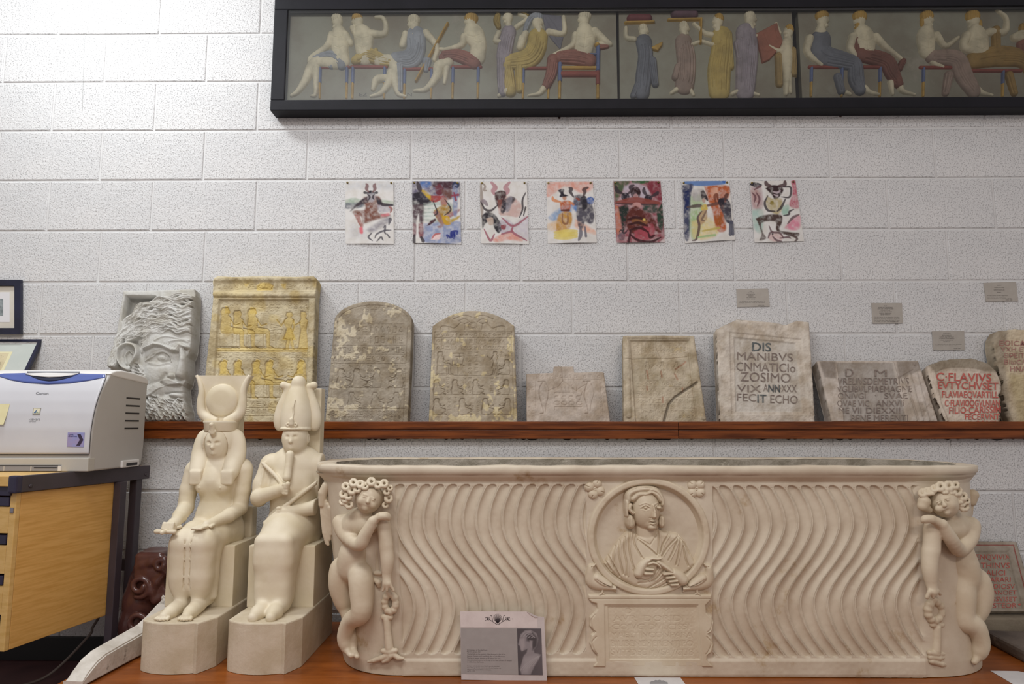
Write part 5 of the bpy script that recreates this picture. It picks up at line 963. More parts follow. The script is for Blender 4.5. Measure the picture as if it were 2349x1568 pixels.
a.wash([(1240, 200), (1470, 195), (1475, 300), (1420, 420), (1450, 600), (1400, 640), (1350, 600), (1320, 440), (1280, 340)], 'b0603c', .9, 5).wash([(1300, 220), (1360, 210), (1370, 290), (1310, 300)], 'd6a58c', .8, 5).wash([(1340, 480), (1400, 470), (1410, 560), (1350, 560)], '9c5a2c', .8, 5)
a.wash([(1380, 320), (1440, 310), (1490, 370), (1500, 500), (1510, 560), (1450, 540), (1410, 440), (1390, 400)], '45424c', .93, 4).blob(1400, 350, 30, 36, DK, .95).ink([(1440, 330), (1450, 290), (1465, 275)], 14, '5a3a34').ink([(1490, 540), (1490, 660)], 14, '4e5060').ink([(1510, 540), (1515, 660)], 12, '4e5060').ink([(1350, 360), (1340, 300), (1360, 280), (1370, 330)], 12, '7a4434')
a.ink([(1075, 400), (1180, 385), (1215, 390)], 14, '5a4c4c').ink([(1270, 385), (1360, 365)], 14, '6a4a42').wash([(1205, 390), (1250, 370), (1270, 420), (1215, 430)], 'c9b05c', .9, 3).blob(1235, 335, 16, 22, 'b5988c', .9).wash([(1205, 250), (1235, 240), (1270, 310), (1270, 340), (1235, 310), (1215, 320)], '3a3034', .92, 3).wash([(1190, 450), (1250, 425), (1265, 500), (1220, 560), (1170, 560)], 'b59a78', .9, 4).ink([(1215, 440), (1175, 500), (1190, 570), (1180, 650), (1160, 710), (1125, 720)], 10, '5c484a').ink([(1260, 430), (1235, 480), (1215, 520), (1240, 530)], 8, '7a6458').ink([(1220, 630), (1380, 600)], 10, 'b9a860').ink([(1180, 690), (1340, 670)], 10, '9db886')
a.make('watercolour of a figure with outstretched arms between a column and a black bull')
a = Art(T4, [(1675, 150), (2115, 140), (2200, 725), (1722, 740)], 19)
a.wash([(1680, 200), (1780, 200), (1800, 400), (1700, 420)], 'b7a3a6', .8, 8).wash([(1690, 420), (1800, 440), (1790, 640), (1720, 600)], 'a9c0b8', .8, 8).wash([(1980, 400), (2050, 380), (2040, 470), (1990, 470)], '9dbcae', .8, 6).wash([(2075, 150), (2120, 145), (2150, 350), (2140, 410), (2060, 380), (2090, 260)], 'b0606f', .88, 5).wash([(2010, 600), (2080, 520), (2160, 480), (2155, 600), (2080, 620)], 'd08a9c', .85, 6)
a.wash([(1670, 180), (1720, 160), (1795, 185), (1740, 210), (1700, 195)], DK, .92, 3).wash([(1690, 240), (1760, 240), (1770, 380), (1720, 400)], 'b08c88', .6, 6)
for p in ([(1700, 260), (1730, 300), (1720, 350)], [(1740, 260), (1770, 320), (1750, 390)], [(1720, 230), (1780, 200)]): a.ink(p, 8, '6a4a50')
a.wash([(1830, 220), (1880, 190), (1960, 195), (2000, 230), (1960, 300), (1920, 330), (1890, 280)], '3a2a2c', .95, 4).ink([(1880, 195), (1840, 180), (1830, 145)], 15, '4a3034').ink([(1950, 195), (2010, 185), (2015, 145)], 15, '4a3034').ink([(1900, 250), (1940, 260), (1970, 240)], 8, 'b9aab0').ink([(1910, 280), (1945, 290)], 7, 'b9aab0')
a.wash([(1840, 290), (1900, 320), (1980, 320), (1980, 430), (1930, 470), (1870, 430), (1830, 380)], 'b5a985', .85, 5).ink([(1850, 290), (1820, 360), (1850, 430), (1920, 440)], 9).ink([(1980, 300), (2060, 300), (2070, 210), (2000, 205)], 8).ink([(2020, 320), (1980, 400), (1940, 440)], 10).blob(1890, 360, 22, 20, '8a7a3c', .8)
a.wash([(1735, 510), (1800, 480), (1900, 470), (1980, 480), (1985, 540), (1960, 620), (2050, 640), (2150, 650), (2120, 690), (2000, 660), (1930, 620), (1920, 540), (1790, 550), (1800, 640), (1830, 700), (1770, 720), (1790, 660), (1760, 560)], '4f403c', .93, 4).ink([(2000, 480), (2050, 470), (2060, 440), (2100, 420)], 8).ink([(2040, 560), (2090, 500), (2150, 470)], 10, '6b545a').ink([(2070, 660), (2130, 700), (2110, 730)], 9, '5a4a48')
a.wash([(1850, 690), (1890, 640), (1950, 640), (2000, 690), (1950, 730), (1880, 725)], 'cdb4b2', .8, 4)
for p in ([(1850, 700), (1870, 650), (1900, 640)], [(1860, 580), (1890, 640), (1960, 650), (2000, 700)], [(1890, 680), (1930, 720), (1980, 730)], [(1960, 700), (2040, 690), (2070, 700)]): a.ink(p, 8, '6a5458')
a.blob(1893, 660, 8, 12, '3a3034', .9)
a.make('watercolour of a striding horned figure with dark legs above a pale fish')
cr = spl([(204, -12), (203, 20), (203, 50), (198, 72), (194, 95), (192, 150), (190, 200), (189, 252)], 6); pk = Plane(YU - 0.0016)
vv = np.concatenate([pk.at(cr[:, 0] - .45, cr[:, 1], 0 * cr[:, 0]), pk.at(cr[:, 0] + .45, cr[:, 1], 0 * cr[:, 0])]); n = len(cr)
pydata('hairline_crack', vv, [[i, n + i, n + i + 1, i + 1] for i in range(n - 1)], mat('crack_grey', 'a9a9a8'), bpy.data.objects['wall_upper'])
# ================================================================== caption cards on the wall
M_card = mat('grey_laminated_card', 'a39c93', 'aaa49b', 20, 0.3, spec=0.6); M_type = mat('typed_ink', '47423f')
def card(quad, label, big, small, ucd):
    q = np.array(T7(quad)); v = np.concatenate([PW.at(q[:, 0], q[:, 1], 0.5 + 0 * q[:, 0]), PW.at(q[:, 0], q[:, 1], -1.2 + 0 * q[:, 0])])
    c = q.mean(0); o = thing('caption_card', label, 'card', PW.at(c[0], c[1], np.array(0.))[:], 'caption cards above the Latin stones')
    pydata('card', v, [[0, 3, 2, 1], [0, 1, 5, 4], [1, 2, 6, 5], [2, 3, 7, 6], [3, 0, 4, 7]], M_card, o)
    w = q[1, 0] - q[0, 0]; h = q[3, 1] - q[0, 1]; n = len(big); L = []
    for i, t in enumerate(big): wt = min(.6, .026 * len(t)) * w; L.append((t, c[0] - wt / 2 - .06 * w, c[0] + wt / 2 - .06 * w, q[0, 1] + h * (.16 + .5 * i / max(n, 1)), 1.9))
    for i, t in enumerate(small): wt = min(.82, .021 * len(t)) * w; L.append((t, q[0, 0] + .1 * w, q[0, 0] + .1 * w + wt, q[0, 1] + h * (.70 + .075 * i), 1.5))
    L.append((ucd, q[0, 0] + .68 * w, q[0, 0] + .88 * w, q[0, 1] + h * .93, 1.9))
    lettering('typed_text', L, PW, 0.7, M_type, o)
card([(715, 80), (895, 77), (905, 180), (720, 183)], 'grey typed caption card on the wall above the DIS MANIBUS stone', ['DIS', 'MANIBVS', 'CN MATICIO', 'ZOSIMO', 'VIX ANN XXX', 'FECIT ECHO'], ['To the spirits of the departed and to C.', 'Maticius Zosimus. Lived 30 years. Echo', 'set this up'], 'UCD 1374')
card([(1482, 160), (1655, 160), (1660, 275), (1490, 277)], 'grey typed caption card on the wall above the D M slab', ['D M', 'AVRELIVS DEMETRIVS', 'AVG LIB VLPIAE MAGNE', 'CONIVGI SVAE', 'QVAE VIC AN XVII', 'ME VII DIE XXII', 'BENE MERENTI'], ['To the spirits of the departed. Aurelius', 'Demetrius, freedman of Augustus, set up this', 'for his wife Ulpia Magna who lived 17 years', '7 months, 22 days, well deserving'], 'UCD 1369')
card([(1827, 320), (2008, 318), (2013, 427), (1833, 428)], 'grey typed caption card close above the red lettered FLAVIVS stone', ['C FLAVIVS', 'EVTYCHVS ET', 'FLAVIA EQVARTILLA', 'C FLAVIO OGVLNIANO', 'FILIO CARISSIMO', 'FECERVNT'], ['C. Flavius Eutychus and Flavia Quartilla', 'made this for their dearest son'], 'UCD 1370')
card([(2120, 45), (2303, 40), (2315, 150), (2133, 152)], 'grey typed caption card highest on the wall beyond the others', ['BEOIC', 'TYXH EYTYXEI', 'OPETTH BIOCAC', 'EHNAC'], ['To the spirits of the departed', 'lived here in the household', 'who lived 2 years, 11 months, 17 days'], 'UCD 1368')
# ================================================================== framed pictures at the edge of the desk
M_navy = mat('navy_frame', '23253c', '191a2a', 6, 0.3); M_mount = mat('cream_mount', 'cfc9bd', 'c6c0b4', 10, 0.8); M_print = mat('faded_print', '9aa2a4', '6f7678', 26, 0.8, c3='575d60', s3=30, t3=0.55); M_white = mat('white_mount', 'd9d8da')
def framed_pic(pl, x0, x1, y0, y1, fw, sk, label, mats, group=None, mt=1.0):
    S = lambda x, y: (x + sk * (y - y0), y)
    o = thing('framed_picture', label, 'picture', pl.at((x0 + x1) / 2, y1, np.array(0.))[:])
    def ringbar(name, a, b, c, d, h0, h1, m): prism_px(name, [S(*a), S(*b), S(*c), S(*d)], pl, h0, h1, m, o)
    for nm, q in (('top_rail', [(x0, y0), (x1, y0), (x1 - fw, y0 + fw), (x0 + fw, y0 + fw)]), ('bottom_rail', [(x0 + fw, y1 - fw), (x1 - fw, y1 - fw), (x1, y1), (x0, y1)]), ('side_rail', [(x1, y0), (x1, y1), (x1 - fw, y1 - fw), (x1 - fw, y0 + fw)]), ('side_rail', [(x0, y0), (x0 + fw, y0 + fw), (x0 + fw, y1 - fw), (x0, y1)])): ringbar(nm, *q, 0, 8, M_navy)
    for nm, inset, m, h in mats: ringbar(nm, (x0 + fw + inset, y0 + fw + inset * mt), (x1 - fw - inset, y0 + fw + inset * mt), (x1 - fw - inset, y1 - fw - inset * mt), (x0 + fw + inset, y1 - fw - inset * mt), 0.2, h, m)
    return o
framed_pic(Plane(YU - 0.006), -190, 52.5, 642.5, 767, 14, 0.0, 'navy framed picture with a cream mount hung beside the printer', [('mount', 0.5, M_mount, 3.0), ('inner_mount', 14, M_white, 3.4), ('print', 29, M_print, 3.8)])
M_green = mat('pale_green_mount', 'b4bab4', 'bcc1bb', 10, 0.8); M_map = mat('old_print', 'cbbf9d', 'b9ac8a', 20, 0.8, c3='6f6650', s3=38, t3=0.58)
pl2 = Plane(2.715, ZS, 0.49)
py_b = 968
framed_pic(pl2, -170, 101, 780, 955, 7, -0.47, 'thin framed print with a pale green mount leaning behind the printer', [('mount', 0.5, M_green, 3.0), ('inner_mount', 50, mat('cream_line', 'd8d2ac'), 3.3), ('print', 57, M_map, 3.6)], None, 0.42)
# ================================================================== marble sarcophagus
YF = 2.13; PS = Plane(YF); DB = 0.265
M_marb = mat('warm_white_marble', 'd3c7b2', 'c2b39d', 5, 0.55, 0.22, 90, bdist=0.002, c3='a98f68', s3=4.5, t3=0.59)
M_marb2 = mat('warm_marble_carving', 'd3c6ae', 'c6b69c', 9, 0.55, 0.15, 120, bdist=0.002)
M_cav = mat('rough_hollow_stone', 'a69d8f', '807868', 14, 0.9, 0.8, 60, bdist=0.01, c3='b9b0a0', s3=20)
sg = thing('sarcophagus', 'large cream marble coffin with wavy flutes, portrait roundel and winged cherub corners', 'sarcophagus', (0.45, 2.4, PLAT))
ZT = 0.750
xl = lambda y: 905 + (y - 1110) * 0.05
xr = lambda y: 2098 + (y - 1110) * 0.056
fL = edge_fn([(1080, 12), (1113, 0), (1131, -9), (1150, -17), (1170, -22), (1190, -24), (1215, -21), (1238, -13), (1265, 4), (1292, 24), (1315, 44), (1333, 58), (1355, 70), (1377, 76), (1400, 78), (1420, 74), (1440, 68), (1461, 60), (1490, 46), (1520, 30)])
fR = edge_fn([(1080, -22), (1119, 0), (1143, 15), (1168, 25), (1198, 30), (1214, 28), (1228, 23), (1245, 16), (1259, 8), (1285, -8), (1309, -26), (1326, -39), (1343, -50), (1360, -58), (1377, -62), (1394, -61), (1410, -57), (1435, -47), (1461, -33), (1504, 0), (1525, 18)])
def smf(f):                                    # soften the polyline
    return lambda y: (f(y - 14) + 2 * f(y - 7) + 3 * f(y) + 2 * f(y + 7) + f(y + 14)) / 9
fL, fR = smf(fL), smf(fR)
def flutes(x, y):
    out = np.zeros(np.broadcast(x, y).shape)
    for f, x0, P, ya, yb, bl, br in ((fL, 918.7, 30.2, 1110, 1500, lambda q: xl(q) - 1, lambda q: 1346 + 0 * q), (fR, 1661, 31.4, 1113, 1508, lambda q: 1634 + 0 * q, lambda q: xr(q) + 2)):
        fr = ((x - x0 - f(y)) / P + 0.5) % 1.0 - 0.5; r = 11.5; dt = np.clip(y - ya, 0, r); db = np.clip(yb - y, 0, r); d = np.minimum(dt, db)
        hw = 0.42 * np.sqrt(np.clip(1 - (1 - d / r) ** 2, 0, 1)) + 1e-6
        ch = np.clip(1 - (abs(fr) / hw) ** 2, 0, 1) ** 0.6 * (d > 0)
        gr = np.exp(-(((abs(fr) - 0.5) * P) / 1.3) ** 2) * (d > 4)
        m = sstep(0, 3, x - bl(y)) * sstep(0, 3, br(y) - x); out -= m * (7.0 * ch + 1.8 * gr)
        out += m * 0.8 * np.exp(-((abs(fr) - 0.42) * P / 1.6) ** 2) * (d > 6)
    return out
MC = (1487.5, 1230.0)
def body_h(x, y):
    h = flutes(x, y)
    rm = np.hypot((x - MC[0]) / 140, (y - MC[1]) / 134.5)
    near = (x > 1340) & (x < 1640)
    h = np.where(near & (rm < 1.0), 0, h); h = np.where(rm < 0.93, -11 - 3 * (1 - rm ** 2), h)
    h = np.where((x > 1352) & (x < 1634) & (y > 1362), np.maximum(h, -1.0) * 0, h)
    h = h + 4.0 * sstep(1508, 1516, y) - 2.0 * sstep(1544, 1553, y)
    h = h - 1.5 * sstep(1110, 1106, y) * sstep(1096, 1100, y)
    h = h + 9 * np.clip((1104 - y) / 14, 0, 1) ** 2
    return h + 0.35 * vnoise(x, y, 30, 7) + 0.25 * vnoise(x, y, 8, 8)
ys = np.concatenate([np.arange(1090, 1126, 1.5), np.arange(1126, 1486, 3.0), np.arange(1486, 1558.1, 1.5)]); nv = len(ys)
t = np.linspace(0, 1, 970); cols = []; hs = []
Yg = ys[:, None]; Xg = xl(Yg) * (1 - t) + xr(Yg) * t
front = PS.at(Xg, Yg + 0 * Xg, body_h(Xg, Yg + 0 * Xg))
PL = PS.at(xl(ys), ys); PR = PS.at(xr(ys), ys); fr_ = (ys - 1100) / 440
aL = np.interp(ys, [1090, 1110, 1500, 1520, 1557], [0.298, 0.272, 0.226, 0.234, 0.228]); aR = np.interp(ys, [1090, 1110, 1500, 1520, 1557], [0.298, 0.272, 0.270, 0.278, 0.274])
def endc(P, a, sgn, th, n=2.3, hb=None):
    """points round an end: th 0 (front) .. pi (back)"""
    ct, st = np.cos(th), np.sin(th); b = DB
    X = P[:, 0:1] + sgn * a[:, None] * (abs(st) ** (2 / n))[None]; Yy = YF + b - b * (np.sign(ct) * abs(ct) ** (2 / n))[None] + 0 * X
    return np.stack([X, Yy, P[:, 2:3] + 0 * X], -1)
th = np.concatenate([np.linspace(0.02, 0.5, 14), np.linspace(0.55, math.pi, 34)])
hL = body_h(xl(ys) + 0, ys); EL = endc(PL, aL, -1, th); ER = endc(PR, aR, 1, th)
gridv = np.concatenate([EL[:, ::-1], front, ER], 1); nu = gridv.shape[1]
PZ = np.array([0, 0, 0]); gridv[..., 2] = np.maximum(gridv[..., 2], PLAT + 0.0015)
f1 = grid_faces(nv, nu)
j = np.arange(nv - 1); fb = np.stack([j * nu + nu - 1, (j + 1) * nu + nu - 1, (j + 1) * nu, j * nu], -1)
pydata('body', gridv.reshape(-1, 3), np.concatenate([f1, fb]), M_marb, sg, True)
# rim: swept moulding round the whole tub
def outline(z, over, n=2.3, N=220, thick=0.0):
    pl = PS.at(xl(1100.), np.array(1100.)); pr = PS.at(xr(1100.), np.array(1100.)); a1, a2 = 0.272 + over, 0.274 + over; b = DB + over
    th = np.linspace(0, math.pi, 60); ct, st = np.cos(th), np.sin(th); e = 2 / n; c = lambda v: np.sign(v) * abs(v) ** e
    L = np.stack([pl[0] - a1 * c(st), YF + DB - b * c(ct)], -1); Rr = np.stack([pr[0] + a2 * c(st), YF + DB - b * c(ct)], -1)
    xs = np.linspace(pl[0], pr[0], 90)[1:-1]; fr = np.stack([xs, 0 * xs + YF - over], -1); bk = np.stack([xs[::-1], 0 * xs + YF + 2 * DB + over], -1)
    return np.concatenate([L[::-1], fr, Rr, bk])
prof = [(-0.004, 0.700), (0.010, 0.714), (0.016, 0.7185), (0.0165, 0.7235), (0.021, 0.7255), (0.022, 0.744), (0.017, 0.7505), (0.008, ZT), (-0.022, ZT), (-0.030, ZT - 0.0015), (-0.033, ZT - 0.004)]
rings = []; rn = np.random.RandomState(3)
for k, (o, z) in enumerate(prof):
    p = outline(z, o); n = len(p); i = np.arange(n); wob = 0.0016 * vnoise(i * 1.0, 0 * i + k * .3, 6.0, 5) + 0.0012 * vnoise(i * 1.0, 0 * i + k, 2.0, 6)
    drop = 0.010 * np.exp(-((p[:, 0] - 1.45) / 0.12) ** 2) * (k in (6, 7, 8)) * 0.5
    rings.append(np.concatenate([p, (z + wob * (k >= 4) - drop)[:, None]], 1))
def rings_mesh(name, rings, m, close=None):
    n = len(rings[0]); v = np.concatenate(rings); f = []
    for k in range(len(rings) - 1):
        a = k * n + np.arange(n); b = a + n; f.append(np.stack([a, np.roll(a, -1), np.roll(b, -1), b], -1))
    return pydata(name, v, np.concatenate(f), m, sg, True)
rings_mesh('rim', rings, M_marb)
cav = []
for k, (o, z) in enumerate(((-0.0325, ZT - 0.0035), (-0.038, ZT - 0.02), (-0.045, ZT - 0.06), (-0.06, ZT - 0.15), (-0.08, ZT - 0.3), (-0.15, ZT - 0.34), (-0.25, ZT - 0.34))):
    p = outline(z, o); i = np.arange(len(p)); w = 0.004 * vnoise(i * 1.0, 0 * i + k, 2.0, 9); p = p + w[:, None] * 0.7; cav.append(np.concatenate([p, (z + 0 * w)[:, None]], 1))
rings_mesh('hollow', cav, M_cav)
# ---------------------------------------------------------------- roundel with the portrait
T9 = tr(1330, 1080, 5.228)
R = Relief(1335, 1640, 1085, 1375, 1.1, -20)
rm = np.hypot((R.X - MC[0]) / 140, (R.Y - MC[1]) / 134.5); s_ = (rm - 0.945) / 0.058; R.H = np.where(abs(s_) < 1, -1 + 7 * np.sqrt(np.clip(1 - s_ ** 4, 0, 1)), -1 - (abs(s_) - 1) * 14)
R.H += 0.3 * vnoise(R.X, R.Y, 9, 3); R.patch('roundel_ring', PS, M_marb2, sg, -14)
def cap9(R, pts, h, base=-12, k=2.0): R.cap([(p[0], p[1], p[2]) for p in spl(T9(pts), 5)] if len(pts) > 2 else T9(pts), h, base, k)
R = Relief(1372, 1602, 1108, 1362, 0.8, -30); q = T9
clothes = q([(285, 1110), (350, 1000), (430, 880), (470, 820), (560, 740), (640, 720), (700, 780), (900, 760), (940, 700), (1050, 730), (1180, 755), (1260, 830), (1330, 980), (1400, 1110), (1330, 1200), (1230, 1290), (1100, 1370), (950, 1420), (800, 1430), (640, 1390), (480, 1300), (360, 1210)])
R.poly(clothes, 15, 12, -12); R.ell(*q([(830, 1080)])[0], 78, 60, 14, 0, -6, 6)
for c in ([(430, 900), (400, 1000), (420, 1150)], [(480, 830), (470, 1000), (520, 1230)], [(540, 790), (530, 950), (560, 1100), (560, 1250)], [(600, 740), (590, 900), (620, 1080), (700, 1260), (820, 1310)], [(640, 720), (660, 880), (740, 1030)], [(640, 1180), (700, 1290), (830, 1290), (900, 1200), (950, 1100)], [(700, 1340), (880, 1310), (1000, 1180)], [(820, 1400), (1000, 1290), (1050, 1200)], [(900, 1420), (1050, 1330)], [(700, 820), (830, 920), (920, 1000)], [(940, 720), (945, 860), (930, 990)], [(1080, 740), (1000, 860), (950, 990)], [(1170, 790), (1060, 900), (980, 1010)], [(1180, 800), (1120, 950), (1060, 1060)], [(1210, 830), (1180, 1000), (1150, 1120)], [(1240, 900), (1270, 1050), (1300, 1130)], [(1180, 770), (1260, 880), (1330, 1000)], [(340, 1010), (400, 1120), (480, 1260)], [(310, 1080), (380, 1190)], [(1050, 1330), (1200, 1260), (1330, 1180)]): R.line(spl(q(c)), 2.2, 4.5); R.line(spl(q([(x + 16, y) for x, y in c])), 2.0, -2.0)
cap9(R, [(800, 640, 120), (810, 760, 125), (830, 850, 80)], 13); R.line(q([(680, 790), (840, 880), (930, 750)]), 1.6, 2.5)
R.ell(*q([(800, 470)])[0], 33, 46, 30, 0, -12, 3, 0.45); R.ell(*q([(840, 620)])[0], 20, 15, 18, 0, -4, 4)
# face
R.cap(q([(865, 400, 20, 18), (880, 470, 24, 22), (880, 530, 34, 25)]), 20, -8 + 10, 2.5)
for x in (775, 940): R.ell(*q([(x - 2, 428)])[0], 10, 5.5, -99); R.sink(q([(x - 55, 440), (x, 400), (x + 52, 435), (x, 460)]), 3.0, 4); R.ell(*q([(x, 432)])[0], 6.5, 4.2, 19.0, 0, 0, 1); R.line(spl(q([(x - 60, 432), (x - 5, 402), (x + 55, 428)])), 1.0, -1.6); R.line(spl(q([(x - 50, 448), (x, 464), (x + 50, 442)])), .8, -1.0); R.line(spl(q([(x - 70, 400), (x, 372), (x + 50, 392)])), 1.8, -1.8)
R.line(spl(q([(820, 605), (865, 595), (910, 600)])), 1.3, 3.0); R.ell(*q([(865, 620)])[0], 9, 3.6, 20.5, 0, 0, 1); R.ell(*q([(865, 588)])[0], 9, 2.6, 20.5, 0, 0, 1); R.line(q([(820, 548), (845, 552)]), 1.0, 2.0); R.ell(*q([(860, 665)])[0], 12, 8, 18, 0, 0, 3)
cap9(R, [(600, 410, 34), (590, 450, 34), (630, 500, 26)], 24, -10, .5); R.line(spl(q([(600, 405), (625, 440), (640, 490)])), 2.0, 3.0)
R.smooth(1); bust = R.patch('portrait_bust', PS, M_marb2, sg, -19)
R = Relief(1420, 1535, 1106, 1222, 0.8, -40)
for p in ([(580, 340, 48), (590, 275, 50), (660, 230, 50), (780, 212, 44), (890, 225, 42), (945, 265, 38), (985, 330, 30), (990, 400, 24)], [(570, 360, 42), (560, 450, 30), (565, 530, 24)], [(600, 560, 50), (612, 620, 62), (615, 650, 50)], [(985, 560, 30), (985, 620, 45), (985, 650, 36)], [(640, 330, 50), (700, 280, 50), (790, 270, 40), (850, 250, 30)], [(870, 250, 30), (930, 290, 36), (965, 350, 30)]): cap9(R, p, 22, -12, 2.5)
for i in range(26):
    a0 = i / 25; R.line(spl(q([(700 + 180 * a0, 190 + 10 * a0), (600 + 190 * a0, 240 + 12 * a0), (560 + 200 * a0, 330 - 30 * a0), (575 + 180 * a0, 400 - 70 * a0)])), .8, 1.6)
for x in (585, 605, 630, 645, 970, 990, 1010): R.line(spl(q([(x, 540), (x - 6, 600), (x, 670)])), .8, 1.8)
R.patch('hair', PS, M_marb2, bust, -18)
R = Relief(1452, 1590, 1270, 1350, 0.75, -40)
for p in ([(700, 1220, 60), (740, 1130, 62), (800, 1060, 44)], [(800, 1070, 30), (850, 1035, 24), (920, 1040, 22), (960, 1030, 18)], [(810, 1100, 26), (870, 1085, 22), (930, 1110, 20), (955, 1140, 15)], [(790, 1160, 28), (870, 1165, 20)], [(780, 1215, 28), (860, 1215, 20)]): cap9(R, p, 17, 0, .6)
for p in ([(1230, 1300, 70), (1170, 1250, 72), (1120, 1210, 50)], [(930, 1080, 34), (1020, 1140, 34), (1090, 1190, 30)], [(1100, 1210, 24), (1000, 1220, 24)], [(1120, 1255, 24), (1030, 1265, 22)], [(1150, 1300, 24), (1065, 1308, 22)], [(1160, 1345, 22), (1085, 1348, 20)]): cap9(R, p, 18, 0, .6)
R.patch('hands', PS, M_marb2, bust, -1)
# rosettes and birds
for cx, cy in ((1364.5, 1121), (1597, 1120)):
    R = Relief(cx - 28, cx + 28, cy - 28, cy + 28, 0.8, -8); a0 = 0.35 if cx < 1500 else 0.75
    for k in range(4):
        a = a0 + k * math.pi / 2; R.ell(cx + 13 * math.cos(a), cy + 13 * math.sin(a), 10.5, 11.5, 8, a, 0, .5); R.line([(cx + 15 * math.cos(a), cy + 15 * math.sin(a)), (cx + 25 * math.cos(a), cy + 25 * math.sin(a))], 1.2, 3)
    R.ell(cx, cy, 5, 5, 6, 0, 0, .3); R.line([(cx - 1, cy), (cx + 1, cy)], 1.6, 4); R.patch('rosette', PS, M_marb2, sg, -2)
for mir in (0, 1):
    X = (lambda x: x) if not mir else (lambda x: 1670 - x)
    R = Relief(1342 if not mir else 1565, 1412 if not mir else 1636, 1284, 1368, 0.8, -10); c = lambda pts: [(1330 + (X(p[0])) / 5.228, 1080 + p[1] / 5.228, p[2] / 5.228) for p in pts]
    for p, h in (([(130, 1150, 40), (125, 1220, 52), (150, 1310, 80), (230, 1350, 75), (330, 1380, 45), (430, 1400, 26)], 11), ([(130, 1140, 34), (165, 1125, 20), (185, 1105, 8)], 9), ([(200, 1270, 55), (270, 1320, 60), (360, 1360, 30)], 15), ([(270, 1400, 20), (265, 1450, 16), (230, 1480, 12)], 7), ([(420, 1420, 22), (500, 1470, 18)], 6), ([(265, 1450, 12), (300, 1480, 10)], 6)):
        R.cap([tuple(v) for v in spl(c(p), 5)], h, 0, 1.0)
    for o in range(4): R.line(spl([(a, b) for a, b, _ in c([(200 + o * 25, 1290 + o * 14, 1), (280 + o * 20, 1340 + o * 8, 1), (370 + o * 10, 1375 + o * 4, 1)])]), .8, 1.5)
    R.line([(a, b) for a, b, _ in c([(135, 1140, 1), (140, 1142, 1)])], 1.2, 3); R.patch('bird', PS, M_marb2, sg, -2)
# inscription tablet
TT = tr(1300, 1040, 2.97)
R = Relief(1348, 1640, 1360, 1540, 1.2, -14)
R.poly(TT([(145, 955), (985, 955), (985, 985), (965, 1010), (945, 1030), (950, 1080), (985, 1110), (998, 1150), (985, 1210), (960, 1225), (985, 1250), (998, 1300), (985, 1350), (955, 1370), (955, 1400), (1000, 1450), (170, 1450), (200, 1410), (205, 1370), (170, 1330), (155, 1290), (165, 1230), (185, 1215), (155, 1170), (155, 1110), (185, 1080), (205, 1050), (200, 1020), (165, 1010), (145, 985)]), 7, 4)
R.sink(TT([(255, 1025), (890, 1025), (920, 1452), (262, 1452)]), 3.0, 3); R.sink(TT([(280, 1040), (882, 1040), (902, 1395), (292, 1395)]), 2.4, 3)
R.line(TT([(150, 985), (985, 985)]), 1.2, 2.2)
for s in (0, 1):
    for p in ([(190, 1090), (165, 1130), (175, 1190), (195, 1210)], [(200, 1240), (170, 1280), (185, 1330), (205, 1360)]): R.line(spl(TT([(x if not s else 1150 - x, y) for x, y in p])), 1.3, 2.5)
R.patch('tablet_frame', PS, M_marb2, sg, -2)
R = Relief(1392, 1608, 1388, 1512, 0.6, 2.0)
k = lambda t, x0, x1, y, h: (t, 1300 + x0 / 2.97, 1300 + x1 / 2.97, 1040 + y / 2.97, h / 2.97)
carve_text(R, [k('D', 405, 440, 1090, 36), k('M', 650, 700, 1090, 36), k('AVR  DORIDI', 318, 800, 1140, 38), k('COIVG DVLCISSI', 310, 832, 1197, 38), k('MAELTINCONPARA', 302, 858, 1252, 38), k('BILIBENEMERENTIPO', 300, 860, 1310, 38), k('SVIT·DECIMVSAVGLIB', 304, 862, 1370, 40)], 3.6, 1)
R.H += 0.25 * vnoise(R.X, R.Y, 4, 9); R.patch('inscription', PS, M_marb2, sg, -20)
